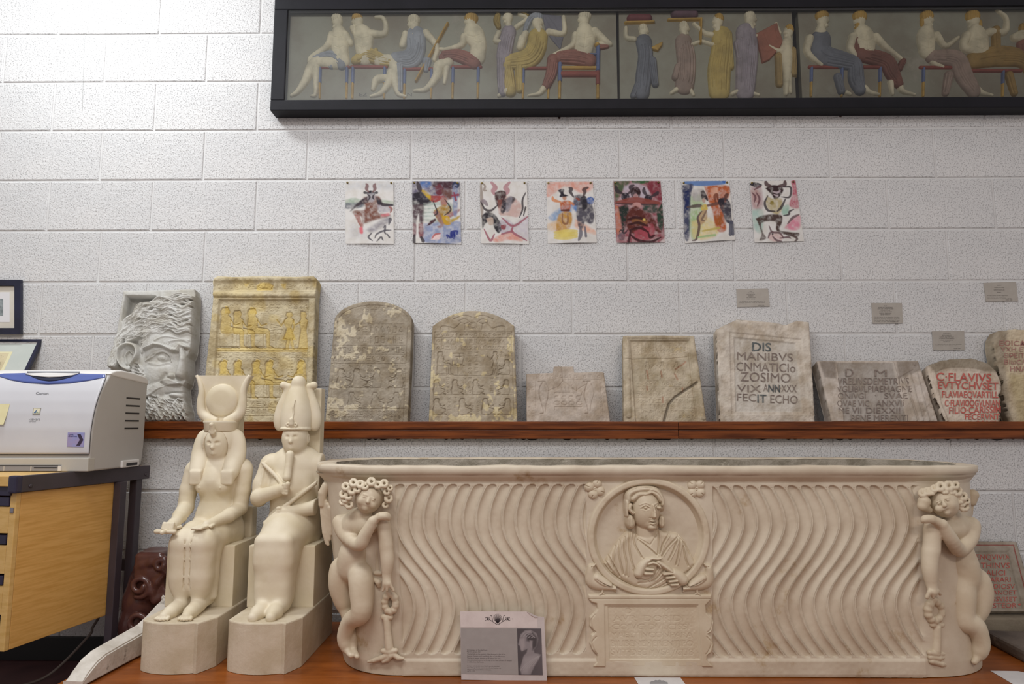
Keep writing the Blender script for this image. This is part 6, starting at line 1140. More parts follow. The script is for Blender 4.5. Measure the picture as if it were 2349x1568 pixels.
# ---------------------------------------------------------------- cherub corners
def surf_y(px, left):
    Y = 2.18
    for _ in range(6): Y = surf_y1(px, left, Y)
    return Y
def surf_y1(px, left, Y0):
    X = (px - 1189.5) / F * Y0; e = float(PL[nv // 2, 0]) - X if left else X - float(PR[nv // 2, 0]); a = float((aL if left else aR)[nv // 2])
    u = min(max(e / a, 0), 0.985); return YF + DB - DB * (1 - u ** 2.3) ** (1 / 2.3)
def cherub(left, T, sc, head, tilt, body, hairs, wing, torch, face):
    def P(x, y, d=0.0, lim=2.205): px, py = T([(x, y)])[0]; return W(px, py, min(surf_y(px, left), lim) + d)
    m = 1 / sc * 2.17 / F
    allp = np.array([P(x, y, d) for ch in body for x, y, r, d in ch] + [P(*head[:2], -.05)]); lo = allp.min(0) - 0.062; hi = allp.max(0) + 0.062
    S = Solid(lo, hi, 0.0024)
    for ch in body: S.cap([(tuple(p[:3]), p[3]) for p in spl([(*P(x, y, d - .008), r * m) for x, y, r, d in ch], 4)], 0.014 if ch[0][2] > 70 else 0.006)
    S.ell(P(head[0], head[1], -0.045), (head[2] * m, head[2] * m * 0.95, head[2] * 1.12 * m), 0.004, rot=(tilt, 'Y'))
    ca, sa = math.cos(tilt), math.sin(tilt); Yh = min(surf_y(T([head[:2]])[0][0], left), 2.205)
    def Ph(x, y, d): a_, b_ = T([(x, y)])[0]; k_ = (math.hypot(x - head[0], y - head[1]) / head[2]); return W(a_, b_, Yh + d + .012 * max(0, k_ - .8))
    def Fp(u, v, d):                                # face coordinates: u right, v up in head radii
        r = head[2]; a_, b_ = T([(head[0] + (u * ca + v * sa) * r, head[1] + (u * sa - v * ca) * r)])[0]; return W(a_, b_, Yh - 0.045 - d * r * m)
    fx = face
    S.cap([(Fp(fx, .12, .86), .10 * head[2] * m), (Fp(fx + .03, -.22, 1.02), .17 * head[2] * m)], 0.003)
    for g in (-.38, .38): S.ell(Fp(fx + g, .12, .93), .13 * head[2] * m, .004, 'sub'); S.ell(Fp(fx + g, .1, .80), .12 * head[2] * m, 0.002); S.cap([(Fp(fx + g - .18, .26, .86), .05 * head[2] * m), (Fp(fx + g + .18, .26, .86), .05 * head[2] * m)], .003); S.cap([(Fp(fx + g - .14, .07, .92), .03 * head[2] * m), (Fp(fx + g + .14, .07, .92), .03 * head[2] * m)], .001)
    S.cap([(Fp(fx - .15, -.48, .86), .08 * head[2] * m), (Fp(fx + .15, -.48, .86), .08 * head[2] * m)], .002); S.cap([(Fp(fx - .2, -.44, .97), .035 * head[2] * m), (Fp(fx + .2, -.44, .97), .035 * head[2] * m)], .001, 'sub'); S.ell(Fp(fx, -.78, .66), .24 * head[2] * m, .005)
    for g in (-.5, .5): S.ell(Fp(fx + g, -.32, .66), .28 * head[2] * m, .008)
    c = S.mesh('cherub', M_marb2, sg)
    hp = np.array([P(x, y, -0.06) for x, y, _ in hairs]); S = Solid(hp.min(0) - .05, hp.max(0) + .05, 0.0022)
    S.ell(P(head[0] - face * 0, head[1] - head[2] * .22, -0.036), (head[2] * 1.14 * m, head[2] * .92 * m, head[2] * 1.12 * m), .004, rot=(tilt, 'Y'))
    for x, y, r in hairs:
        ring = [(Ph(x + r * math.cos(a), y + r * math.sin(a), -0.066 - .006 * math.sin(a)), r * .55 * m) for a in np.linspace(0.4, 5.9, 8)]; S.cap(ring, 0.0016); S.cap([(Ph(x, y, -.05), r * .9 * m)], .002)
    S.ell(Fp(fx, -.40, .98), (head[2] * .74 * m, head[2] * 1.1 * m, head[2] * .92 * m), .003, 'sub', (tilt, 'Y'))
    S.mesh('hair', M_marb2, c)
    wing = [[(x, y, r, d - .012) for x, y, r, d in ch] for ch in wing]; wp = np.array([P(x, y, d, 2.27) for ch in wing for x, y, r, d in ch]); S = Solid(wp.min(0) - .04, wp.max(0) + .04, 0.0026)
    for gi, grp in enumerate([wing] if left else [[w_] for w_ in wing]):
        if gi: S = Solid(wp.min(0) - .04, wp.max(0) + .04, 0.0026)
        for ch in grp: S.cap([(P(x, y, d, 2.27), r * m) for x, y, r, d in ch], 0.0015)
        S.mesh('wing', M_marb2, c)
    tp = np.array([P(x, y, d) for ch in torch for x, y, r, d in ch]); S = Solid(tp.min(0) - .04, tp.max(0) + .04, 0.0024)
    for ch in torch: S.cap([(P(x, y, d), r * m) for x, y, r, d in ch], 0.0015)
    S.mesh('torch', M_marb2, c)
def ring_pts(cx, cy, rx, ry, r, d, n=22): return [(cx + rx * math.cos(a), cy + ry * math.sin(a) - (18 if abs(a - 4.712) < .3 else 0), r * (1.18 if i % 2 else .92), d) for i, a in enumerate(np.linspace(0, 6.283, n))]
TL = tr(720, 1080, 3.41)
cherub(True, TL, 3.41, (432, 222, 92), 0.35,
  [[(400, 320, 55, -.02), (330, 420, 105, -.01), (325, 560, 92, -.01), (310, 660, 108, -.012), (295, 760, 105, -.01)], [(250, 400, 60, -.02), (360, 420, 80, -.02), (500, 410, 45, -.01)],
   [(205, 400, 58, -.03), (250, 500, 52, -.055), (355, 575, 44, -.075), (400, 500, 42, -.075), (460, 395, 33, -.07)], [(460, 390, 32, -.07), (520, 350, 28, -.062)], [(520, 342, 13, -.07), (570, 338, 10, -.06), (598, 362, 8, -.05)], [(522, 356, 13, -.072), (565, 358, 10, -.064), (588, 378, 8, -.052)], [(515, 368, 12, -.072), (556, 376, 9, -.064)],
   [(545, 400, 46, -.03), (562, 560, 47, -.028), (565, 600, 44, -.028), (575, 700, 45, -.03), (570, 810, 30, -.03)], [(570, 820, 32, -.03), (572, 870, 34, -.034)], [(555, 880, 13, -.04), (540, 935, 9, -.04)], [(575, 885, 13, -.042), (572, 935, 9, -.042)], [(592, 880, 13, -.04), (625, 935, 10, -.036)],
   [(225, 760, 92, -.005), (215, 900, 80, -.005), (245, 1060, 55, -.0)], [(245, 1060, 50, .0), (290, 1220, 36, .0), (315, 1400, 25, .0)], [(365, 800, 82, -.02), (375, 950, 76, -.028), (370, 1110, 62, -.035), (285, 1170, 50, -.035), (235, 1290, 38, -.03), (248, 1385, 26, -.03)], [(250, 1390, 26, -.03), (290, 1440, 20, -.04)], [(315, 1410, 24, -.01), (340, 1450, 18, -.03)]],
  [(250, 122, 24), (310, 92, 24), (366, 104, 24), (450, 84, 25), (550, 98, 24), (232, 182, 24), (244, 218, 22), (275, 262, 24), (300, 150, 26), (596, 132, 18), (585, 215, 24), (225, 240, 20), (340, 140, 22), (400, 118, 22), (500, 108, 22), (270, 195, 24), (570, 160, 20), (560, 265, 18)],
  [[(95, 115, 34, -.01), (70, 170, 36, -.01), (62, 260, 26, -.01)], [(165, 150, 44, -.02), (180, 200, 36, -.02)]] + [[(60 + 16 * i, 190 + 24 * i, 18, -.006 - .002 * i), (66 + 17 * i, 330 + 10 * i, 17, -.006), (78 + 17 * i, 480 + 20 * (i == 1) - 18 * i, 14, -.004), (100 + 12 * i, 590 - 40 * abs(i - .6), 12, -.002)] for i in range(5)],
  [[(495, 600, 12, .0), (500, 780, 17, -.002)], [(482, 795, 17, -.006), (522, 798, 17, -.006)], [(480, 850, 18, -.005), (505, 870, 22, -.008), (510, 895, 18, -.005)], ring_pts(597, 1030, 42, 68, 23, -.012), [(545, 1140, 22, -.01), (598, 1142, 22, -.01)], [(570, 1160, 27, -.01), (578, 1270, 26, -.01), (590, 1380, 31, -.01)], [(540, 1405, 18, -.012), (590, 1412, 22, -.014), (640, 1402, 18, -.012)], [(590, 1430, 22, -.012), (530, 1460, 20, -.012), (470, 1480, 16, -.012), (425, 1490, 10, -.012)], [(600, 1440, 22, -.014), (580, 1470, 18, -.012), (540, 1490, 12, -.012)], [(620, 1430, 20, -.012), (660, 1460, 18, -.012), (700, 1465, 10, -.012)]], -0.05)
TR_ = tr(2050, 1080, 3.214)
cherub(False, TR_, 3.214, (372, 232, 92), -0.32,
  [[(420, 330, 50, -.02), (470, 430, 98, -.01), (470, 560, 92, -.01), (485, 670, 112, -.012), (520, 780, 108, -.01)], [(540, 410, 60, -.02), (440, 420, 80, -.02), (300, 410, 45, -.01)],
   [(568, 400, 62, -.03), (550, 500, 54, -.05), (485, 580, 46, -.072), (420, 500, 44, -.072), (360, 395, 35, -.068)], [(355, 390, 33, -.068), (290, 358, 30, -.06)], [(285, 340, 13, -.066), (235, 340, 10, -.058), (212, 352, 8, -.05)], [(283, 354, 13, -.068), (232, 358, 10, -.06), (210, 372, 8, -.05)], [(290, 368, 13, -.068), (240, 374, 10, -.06)],
   [(285, 410, 52, -.028), (280, 560, 52, -.028), (270, 610, 50, -.028), (265, 720, 46, -.03), (278, 830, 34, -.03)], [(280, 840, 34, -.03), (288, 885, 34, -.034)], [(265, 890, 16, -.04), (245, 930, 13, -.036)], [(290, 895, 14, -.042), (292, 930, 10, -.04)], [(320, 880, 15, -.04), (342, 905, 12, -.036)],
   [(605, 800, 85, -.005), (635, 920, 72, -.005), (610, 1060, 55, .0)], [(610, 1060, 48, .0), (560, 1220, 36, .0), (548, 1390, 27, .0)], [(490, 830, 82, -.02), (500, 960, 76, -.028), (515, 1100, 60, -.035), (600, 1140, 54, -.035), (645, 1270, 44, -.03), (625, 1360, 30, -.03)], [(625, 1360, 28, -.03), (595, 1405, 20, -.04)], [(548, 1390, 26, -.01), (545, 1425, 18, -.025)]],
  [(215, 160, 24), (250, 150, 22), (300, 128, 20), (345, 115, 26), (405, 112, 28), (455, 105, 22), (470, 150, 26), (512, 188, 24), (488, 212, 22), (520, 262, 26), (505, 235, 20), (380, 140, 22), (430, 145, 22), (540, 220, 18), (225, 185, 20), (280, 150, 20)],
  [[(585, 175, 40, -.01), (575, 225, 32, -.01)], [(225, 225, 42, -.02), (215, 255, 36, -.02), (265, 285, 20, -.02)], [(560, 260, 26, 0), (560, 320, 20, 0)]],
  [[(330, 700, 10, .0), (330, 790, 14, -.002)], [(330, 800, 18, -.006), (350, 850, 18, -.006), (345, 890, 18, -.004)], ring_pts(300, 1030, 48, 68, 24, -.012), [(285, 1128, 22, -.01), (350, 1130, 22, -.01)], [(316, 1150, 28, -.01), (318, 1240, 26, -.01), (312, 1320, 30, -.01)], [(265, 1338, 18, -.012), (320, 1345, 20, -.014), (375, 1342, 18, -.012)], [(270, 1370, 18, -.012), (330, 1375, 22, -.014), (370, 1370, 16, -.012)], [(280, 1400, 20, -.012), (350, 1420, 22, -.014), (400, 1430, 20, -.012), (455, 1410, 12, -.01)]], -0.05)
# ================================================================== seated plaster statues
M_plas = mat('cream_plaster', 'ded3bb', 'd3c6a8', 7, 0.6, 0.12, 110, bdist=0.002, c3='c2b596', s3=6, t3=0.66)
M_plasb = mat('worn_plaster_base', 'd2c6b0', 'c0b297', 9, 0.7, 0.35, 80, bdist=0.003, c3='a4967c', s3=9, t3=0.62)
def face(S, c, r, flat=0.0):
    """c: head centre, r: half width; looking along -Y"""
    x, y, z = c; f = y - r * 1.10
    S.ell((x, y - .30 * r, z - .62 * r), (.74 * r, .66 * r, .72 * r), .012)
    S.cap([((x, f + .14 * r, z + .22 * r), .09 * r), ((x, f - .08 * r, z - .24 * r), .15 * r)], .005); S.cap([((x - .14 * r, f + .1 * r, z - .30 * r), .09 * r), ((x + .14 * r, f + .1 * r, z - .30 * r), .09 * r)], .003)
    for s in (-1, 1):
        S.ell((x + s * .40 * r, f - .02 * r, z + .14 * r), (.27 * r, .16 * r, .13 * r), .003, 'sub'); S.ell((x + s * .40 * r, f + .26 * r, z + .13 * r), (.22 * r, .16 * r, .09 * r), .0012)
        S.cap([((x + s * .14 * r, f + .14 * r, z + .36 * r), .045 * r), ((x + s * .42 * r, f + .18 * r, z + .40 * r), .045 * r), ((x + s * .70 * r, f + .38 * r, z + .32 * r), .04 * r)], .004)
        S.ell((x + s * 1.0 * r, y + .05 * r, z - .02 * r), (.13 * r, .24 * r, .40 * r), .003); S.ell((x + s * 1.10 * r, y - .02 * r, z + .0 * r), (.06 * r, .1 * r, .22 * r), .002, 'sub')
    S.cap([((x - .22 * r, f + .16 * r, z - .60 * r), .06 * r), ((x, f + .07 * r, z - .56 * r), .08 * r), ((x + .22 * r, f + .16 * r, z - .60 * r), .06 * r)], .004)
    S.cap([((x - .18 * r, f + .16 * r, z - .72 * r), .07 * r), ((x, f + .09 * r, z - .73 * r), .09 * r), ((x + .18 * r, f + .16 * r, z - .72 * r), .07 * r)], .004)
    S.cap([((x - .24 * r, f + .08 * r, z - .655 * r), .02 * r), ((x + .24 * r, f + .08 * r, z - .655 * r), .02 * r)], .001, 'sub')
def plan_prism(name, pts, z0, z1, m, parent, bev=0.004):
    bm = bmesh.new(); a = [bm.verts.new((x, y, z0)) for x, y in pts]; f = bm.faces.new(a); r = bmesh.ops.extrude_face_region(bm, geom=[f]); up = [g for g in r['geom'] if isinstance(g, bmesh.types.BMVert)]; bmesh.ops.translate(bm, verts=up, vec=(0, 0, z1 - z0))
    es = [e for e in bm.edges if all(abs(v.co.z - z1) < 1e-6 for v in e.verts)]; bmesh.ops.bevel(bm, geom=es, offset=bev, segments=2, affect='EDGES', profile=.5); bmesh.ops.recalc_face_normals(bm, faces=bm.faces[:]); bm.verts.index_update()
    v = np.array([q.co[:] for q in bm.verts]); ff = [[q.index for q in fa.verts] for fa in bm.faces]; bm.free(); return pydata(name, v, ff, m, parent)
BT = 0.29
def statue_base(o, X, wf, yb=2.55, yfr=2.13, hw=0.108):
    pts = [(X + hw, yb), (X - hw, yb), (X - hw, yfr + .05)] + [(X - hw + 2 * hw * t, yfr + .05 - .05 * math.sin(math.pi * t) ** 0.6 * 0.95) for t in np.linspace(.04, .80, 10)] + [(X + hw * .72, yfr + .008), (X + hw, yfr + .075)]
    plan_prism('base', pts, PLAT + .001, BT, M_plasb, o)
def isis():
    X = -1.032; o = thing('seated_statue', 'cream plaster statue of a seated woman with a horned sun disc crown', 'statue', (X, 2.34, PLAT)); statue_base(o, X + .006, 0)
    box('throne', (X - .112, 2.325, BT - .002), (X + .108, 2.55, .482), M_plas, o, .003); box('throne_back', (X - .10, 2.50, .480), (X + .095, 2.55, .585), M_plas, o, .008)
    S = Solid((X - .15, 2.10, BT - .01), (X + .15, 2.56, .90), .0030); c = lambda *p: [((X + a, b, z), r) for a, b, z, r in p]
    S.cap(c((0, 2.44, .50, .085), (0, 2.44, .56, .070), (0, 2.435, .62, .052), (0, 2.43, .68, .066), (0, 2.435, .725, .055)), .02); S.cap(c((-.075, 2.435, .722, .036), (.075, 2.435, .722, .036)), .02); S.cap(c((0, 2.43, .73, .034), (0, 2.42, .79, .03)), .01)
    for s in (-1, 1):
        S.ell((X + s * .034, 2.382, .664), (.022, .021, .022), .014); S.ell((X + s * .036, 2.360, .662), .003, .001)
        S.cap(c((s * .035, 2.44, .515, .055), (s * .032, 2.34, .508, .048), (s * .028, 2.265, .500, .043)), .012)
        S.cap(c((s * .030, 2.262, .495, .042), (s * .030, 2.262, .40, .036), (s * .028, 2.265, .355, .030)), .012)
        S.cap(c((s * .026, 2.262, .36, .021), (s * .026, 2.255, .318, .020)), .006); S.cap(c((s * .028, 2.26, .312, .024), (s * .031, 2.20, .303, .021), (s * .034, 2.17, .298, .016)), .004)
        for k in range(5): S.cap(c((s * .034 + (k - 2) * .0082, 2.165, .298, .0052), (s * .035 + (k - 2) * .0088, 2.150 + .003 * abs(k - 2), .296, .0052)), .001)
    S.box((X, 2.268, .415), (.058, .034, .062), .02, .02); S.box((X, 2.345, .495), (.062, .10, .045), .02, .015); S.cap(c((-.052, 2.30, .47, .02), (-.058, 2.30, .33, .012)), .02); S.cap(c((.052, 2.30, .47, .02), (.056, 2.30, .33, .012)), .02); S.box((X, 2.30, .40), (.05, .03, .10), .01, .01)
    for s in (-1, 1): S.cap(c((s * .01, 2.226, .53, .0025), (s * .009, 2.232, .36, .0025)), .001, 'sub')
    S.cap(c((-.088, 2.43, .715, .030), (-.100, 2.425, .65, .028), (-.102, 2.415, .592, .026)), .008); S.cap(c((-.102, 2.415, .592, .026), (-.085, 2.34, .572, .023), (-.066, 2.272, .562, .017)), .005)
    S.cap(c((-.066, 2.262, .558, .020), (-.062, 2.238, .552, .018)), .004)
    for k in range(4): S.cap(c((-.078 + .0095 * k, 2.226, .565, .0058), (-.079 + .0095 * k, 2.220, .548, .0056), (-.077 + .0095 * k, 2.232, .540, .0052)), .001)
    S.cap(c((.085, 2.43, .715, .030), (.084, 2.43, .65, .027), (.081, 2.425, .590, .024)), .008); S.cap(c((.081, 2.425, .590, .024), (.068, 2.36, .572, .023), (.045, 2.30, .558, .016)), .005)
    S.cap(c((.043, 2.30, .556, .016), (.034, 2.275, .552, .015)), .004)
    for k in range(4): S.cap(c((.044 - .0095 * k, 2.268, .551, .0055), (.036 - .0095 * k, 2.226 + .003 * abs(k - 1), .548, .0045)), .001)
    S.cap(c((.052, 2.285, .552, .006), (.054, 2.262, .55, .005)), .001)
    S.ell((X, 2.415, .812), (.043, .050, .056), .004); face(S, (X, 2.415, .806), .042)
    S.mesh('figure', M_plas, o)
    S = Solid((X - .10, 2.33, .64), (X + .10, 2.51, .90), .0030)
    S.ell((X, 2.435, .815), (.064, .062, .066), .01); S.cap(c((0, 2.45, .80, .062), (0, 2.465, .72, .068)), .02)
    for s in (-1, 1): S.cap([(tuple(q[:3]), q[3]) for q in spl([(X + s * .052, 2.43, .83, .026), (X + s * .060, 2.42, .77, .026), (X + s * .056, 2.395, .725, .022), (X + s * .052, 2.378, .700, .017)], 5)], .012, flat=.7); S.box((X + s * .052, 2.372, .695), (.021, .010, .024), .006, .008)
    S.ell((X, 2.370, .793), (.046, .055, .062), .003, 'sub'); S.box((X, 2.33, .66), (.032, .05, .08), .005, .004, 'sub'); S.box((X, 2.34, .76), (.03, .03, .05), .01, .004, 'sub')
    wg = S.mesh('wig', M_plas, o)
    S = Solid((X - .03, 2.33, .81), (X + .03, 2.42, .90), .002); S.cap(c((0, 2.372, .83, .006), (0, 2.362, .845, .009), (0, 2.358, .865, .009), (0, 2.352, .872, .008)), .003); S.cap(c((-.009, 2.362, .85, .005), (.009, 2.362, .85, .005)), .003); S.mesh('uraeus', M_plas, o)
    v, f = tube_data([(X, 2.43, .850), (X, 2.43, .853), (X, 2.43, .876), (X, 2.43, .882), (X, 2.43, .885)], [.053, .055, .057, .060, .058], 28); pydata('crown_ring', v, f, M_plas, o, True)
    # horn and disc crown: thick plate with raised horns
    out = [(-.012, .884), (-.050, .895), (-.072, .915), (-.078, .950), (-.077, .985), (-.086, 1.018), (-.100, 1.043)]; pl = spl(out, 6); poly = np.concatenate([pl, -pl[::-1] * np.array([1, -1]) * np.array([1, 1])]); poly = np.concatenate([pl, np.stack([-pl[::-1, 0], pl[::-1, 1]], -1)])
    n = len(poly); yf_, yb_ = 2.425, 2.448
    vv = np.concatenate([np.stack([X + poly[:, 0], 0 * poly[:, 0] + yf_, poly[:, 1]], -1), np.stack([X + poly[:, 0], 0 * poly[:, 0] + yb_, poly[:, 1]], -1)])
    h = n // 2; ff = [[i, i + 1, n - 2 - i, n - 1 - i] for i in range(h - 1)] + [[n + n - 1 - i, n + n - 2 - i, n + i + 1, n + i] for i in range(h - 1)] + [[i, n + i, n + (i + 1) % n, (i + 1) % n] for i in range(n)]
    cr = pydata('crown_plate', vv, ff, M_plas, o)
    v = [(X, 2.412, .960)]; f = []; N = 36
    for k, (rr, yy) in enumerate(((.03, 2.4125), (.052, 2.416), (.057, 2.4255))): v += [(X + rr * math.cos(a), yy, .957 + rr * math.sin(a)) for a in np.linspace(0, 2 * math.pi, N, endpoint=False)]
    f += [[0, 1 + i, 1 + (i + 1) % N] for i in range(N)] + [[1 + k * N + i, 1 + (k + 1) * N + i, 1 + (k + 1) * N + (i + 1) % N, 1 + k * N + (i + 1) % N] for k in range(2) for i in range(N)]; pydata('sun_disc', v, f, M_plas, cr, True)
    for s in (-1, 1):
        ps = [(X + s * (-p[0]) * .93, 2.424, p[1]) for p in pl]; r = np.interp(np.linspace(0, 1, len(ps)), [0, .15, .5, 1], [.012, .019, .014, .005]); v, f = tube_data(ps, list(r), 12); pydata('horn', v, f, M_plas, cr, True)
    box('back_pillar', (X - .045, 2.455, .58), (X + .052, 2.50, .985), M_plas, o, .003)
    # ankh in the fist
    S = Solid((X - .12, 2.19, .52), (X - .02, 2.29, .58), .0020); S.cap(c((-.064, 2.235, .545, .006), (-.070, 2.200, .541, .007)), .001); S.cap(c((-.100, 2.222, .541, .007), (-.040, 2.215, .541, .007)), .001); S.cap([((X - .060 + .018 * math.cos(a), 2.255 + .018 * math.sin(a), .55), .005) for a in np.linspace(0, 6.28, 12)], .001); S.mesh('ankh', M_plas, o)
isis()
def osiris():
    X = -0.768; o = thing('seated_statue', 'cream plaster statue of a seated bearded king in a tall feathered crown', 'statue', (X, 2.34, PLAT)); statue_base(o, X + .002, 0)
    box('throne', (X - .110, 2.325, BT - .002), (X + .106, 2.55, .482), M_plas, o, .003); box('throne_back', (X - .10, 2.50, .480), (X + .10, 2.55, .56), M_plas, o, .008)
    S = Solid((X - .19, 2.10, BT - .01), (X + .19, 2.56, .92), .0031); c = lambda *p: [((X + a, b, z), r) for a, b, z, r in p]
    S.cap(c((0, 2.44, .50, .088), (0, 2.44, .58, .078), (0, 2.44, .66, .085), (0, 2.44, .72, .070)), .02); S.cap(c((-.080, 2.44, .735, .038), (.080, 2.44, .735, .038)), .03); S.cap(c((-.03, 2.445, .765, .03), (.03, 2.445, .765, .03)), .03); S.cap(c((0, 2.43, .76, .036), (0, 2.42, .82, .033)), .012)
    for s in (-1, 1):
        S.cap(c((s * .090, 2.435, .735, .034), (s * .108, 2.425, .67, .032), (s * .116, 2.412, .622, .026)), .012); S.cap(c((s * .116, 2.412, .622, .024), (s * .10, 2.37, .632 if s < 0 else .60, .026), (s * .03, 2.345, .655 if s < 0 else .588, .020)), .010)
    S.cap(c((-.03, 2.345, .655, .019), (-.008, 2.338, .662, .019)), .004); S.cap(c((.03, 2.345, .588, .019), (-.008, 2.338, .588, .018)), .004)
    for k in range(4): S.cap(c((-.004, 2.325, .676 - .009 * k, .006), (.008, 2.322, .675 - .009 * k, .006)), .001); S.cap(c((-.014, 2.325, .601 - .009 * k, .006), (-.022, 2.328, .600 - .009 * k, .006)), .001)
    for k in range(4): S.cap(c((-.095 - .010 * k, 2.402 + .006 * k, .745 - .012 * k, .0045), (-.105 - .009 * k, 2.392 + .008 * k, .67 - .010 * k, .0045), (-.112 - .008 * k, 2.388 + .008 * k, .625 - .006 * k, .003)), .002)
    S.cap(c((-.100, 2.392, .742, .0065), (-.045, 2.37, .70, .007), (.004, 2.335, .655, .0075)), .001); S.cap(c((.006, 2.325, .668, .010), (.010, 2.322, .678, .009)), .002)
    S.cap(c((.115, 2.385, .70, .0065), (.05, 2.36, .648, .007), (-.018, 2.33, .592, .0075)), .001); S.cap(c((-.018, 2.33, .592, .007), (-.06, 2.32, .555, .006)), .001)
    S.cap([(tuple(q[:3]), q[3]) for q in spl([(X, 2.43, .53, .086), (X, 2.36, .515, .076), (X - .002, 2.305, .49, .062), (X - .003, 2.285, .42, .058), (X - .002, 2.28, .34, .046)], 6)], .01)
    S.box((X - .004, 2.285, .475), (.062, .055, .055), .025, .02); S.box((X - .004, 2.272, .40), (.056, .036, .09), .025, .02); S.box((X - .002, 2.27, .335), (.046, .036, .05), .02, .02)
    S.cap(c((-.022, 2.255, .315, .026), (-.026, 2.20, .302, .022), (-.028, 2.165, .298, .016)), .012); S.cap(c((.022, 2.255, .315, .026), (.024, 2.20, .302, .022), (.026, 2.165, .298, .016)), .012)
    S.ell((X, 2.415, .828), (.044, .050, .056), .004); face(S, (X, 2.415, .826), .043)
    S.cap(c((0, 2.364, .772, .014), (0, 2.354, .735, .012), (0, 2.346, .708, .013), (0, 2.341, .698, .014)), .003)
    S.box((X + .14, 2.44, .66), (.048, .2, .2), 0, .004, 'sub')
    S.mesh('figure', M_plas, o)
    S = Solid((X - .11, 2.34, .82), (X + .11, 2.51, 1.07), .0029)
    S.cap([(tuple(q[:3]), q[3]) for q in spl([(X, 2.42, .862, .049), (X, 2.425, .895, .053), (X, 2.428, .935, .047), (X, 2.43, .975, .034), (X, 2.43, .998, .024), (X, 2.43, 1.020, .023)], 6)], .004); S.box((X, 2.42, .83), (.08, .09, .022), .0, 0, 'sub')
    S.cap([((X + .049 * math.cos(a), 2.42 + .055 * math.sin(a), .858), .004) for a in np.linspace(0, 6.28, 24)], .002)
    S.mesh('crown', M_plas, o)
    for s in (-1, 1):
        S = Solid((X - .12, 2.39, .84), (X + .12, 2.47, 1.03), .0027)
        S.cap([(tuple(q[:3]), q[3]) for q in spl([(X + s * .060, 2.432, .868, .018), (X + s * .060, 2.432, .895, .021), (X + s * .052, 2.432, .935, .020), (X + s * .040, 2.432, .975, .015), (X + s * .036, 2.432, 1.004, .011)], 6)], .004, flat=.75); S.cap(c((s * .036, 2.432, 1.004, .011), (s * .052, 2.432, 1.008, .014)), .004); S.mesh('feather', M_plas, o)
    S = Solid((X - .04, 2.33, .85), (X + .04, 2.45, .98), .002)
    S.cap(c((0, 2.372, .860, .007), (0, 2.366, .875, .009), (0, 2.364, .888, .008)), .002); S.cap(c((0, 2.368, .886, .005), (.004, 2.372, .91, .0035), (.001, 2.374, .93, .0035), (.004, 2.382, .955, .003)), .001)
    for s in (-1, 1): S.cap([((X + s * .013 + .005 * math.cos(a), 2.37, .872 + .005 * math.sin(a)), .003) for a in np.linspace(0, 6.28, 10)], .001)
    S.mesh('uraeus', M_plas, o)
    box('back_pillar', (X - .045, 2.462, .56), (X + .072, 2.51, 1.0), M_plas, o, .003)
osiris()
# ================================================================== brown carved fragment and curved strip
M_brown = mat('glossy_brown_glaze', '5c3a32', '492c28', 8, 0.22, 0.1, 50)
DO_X = -1.445
def brown():
    Y = 2.515; P = lambda cx, cy, d=0: W(160 + cx / 4.78, 1240 + cy / 4.78, Y + d); m = Y / F / 4.78; a = P(540, 1100); lo = np.array([a[0] - .05, 2.38, 0.10]); hi = P(1180, 80) + np.array([.06, .13, .03])
    S = Solid(lo, hi, .0034); pt = lambda x, y, r, d=0: (P(x, y, d), r * m)
    S.cap([pt(925, 250, 165, .02), pt(880, 430, 190, .02), pt(820, 640, 200, .02), pt(770, 900, 200, .02), pt(750, 1250, 195, .02), pt(750, 1420, 195, .02)], .02); S.box(P(950, 250, .0), (.052, .06, .048), .018, .02); S.box(P(1040, 430, .0), (.05, .055, .06), .02, .02)
    f = -.05
    def ringc(cx, cy, r0, r1, tr_, t0=0.0, t1=8.5, d=f): S.cap([pt(cx + (r0 + (r1 - r0) * k) * math.cos(t0 + (t1 - t0) * k), cy + (r0 + (r1 - r0) * k) * math.sin(t0 + (t1 - t0) * k), tr_, d + .008 * k) for k in np.linspace(0, 1, 30)], .003)
    ringc(768, 500, 40, 120, 26, 0, 8.2, -.064); ringc(740, 905, 50, 130, 28, 0, 8.6, -.062); ringc(1000, 270, 30, 75, 24, 0, 7, -.068)
    S.cap([pt(740, 290, 32, -.04), pt(800, 260, 34, -.05), pt(900, 240, 34, -.055), pt(960, 230, 30, -.058)], .01); S.cap([pt(1050, 200, 34, -.055), pt(1060, 330, 34, -.055), pt(960, 450, 36, -.054), pt(910, 560, 38, -.05), pt(940, 650, 38, -.045), pt(1050, 610, 34, -.042), pt(1130, 580, 30, -.03)], .01)
    S.ell(P(1085, 455, -.05), (45 * m, .06, 75 * m), .006, 'sub'); S.box((float(P(800, 900)[0]), Y, -.03), (.3, .3, .180), 0, 0, 'sub')
    S.box((DO_X, 2.6, .2), (.06, .3, .5), 0, .004, 'sub'); o = S.mesh('glazed_fragment', M_brown); tag(o, 'glossy dark brown carved fragment with raised spirals behind the curved strip', 'sculpture')
    o.data.transform(Matrix.Translation((0, 0, 0)))
brown()
M_strip = mat('worn_white_plaster', 'd9d4cb', 'b9b2a6', 10, 0.6, 0.4, 60, c3='8f897f', s3=16, t3=0.62)
A_, B_ = onz(208, 1568, PLAT), onz(336, 1499, PLAT); d_ = (B_ - A_) / np.linalg.norm(B_ - A_); nl = np.array([-d_[1], d_[0], 0])
st = []
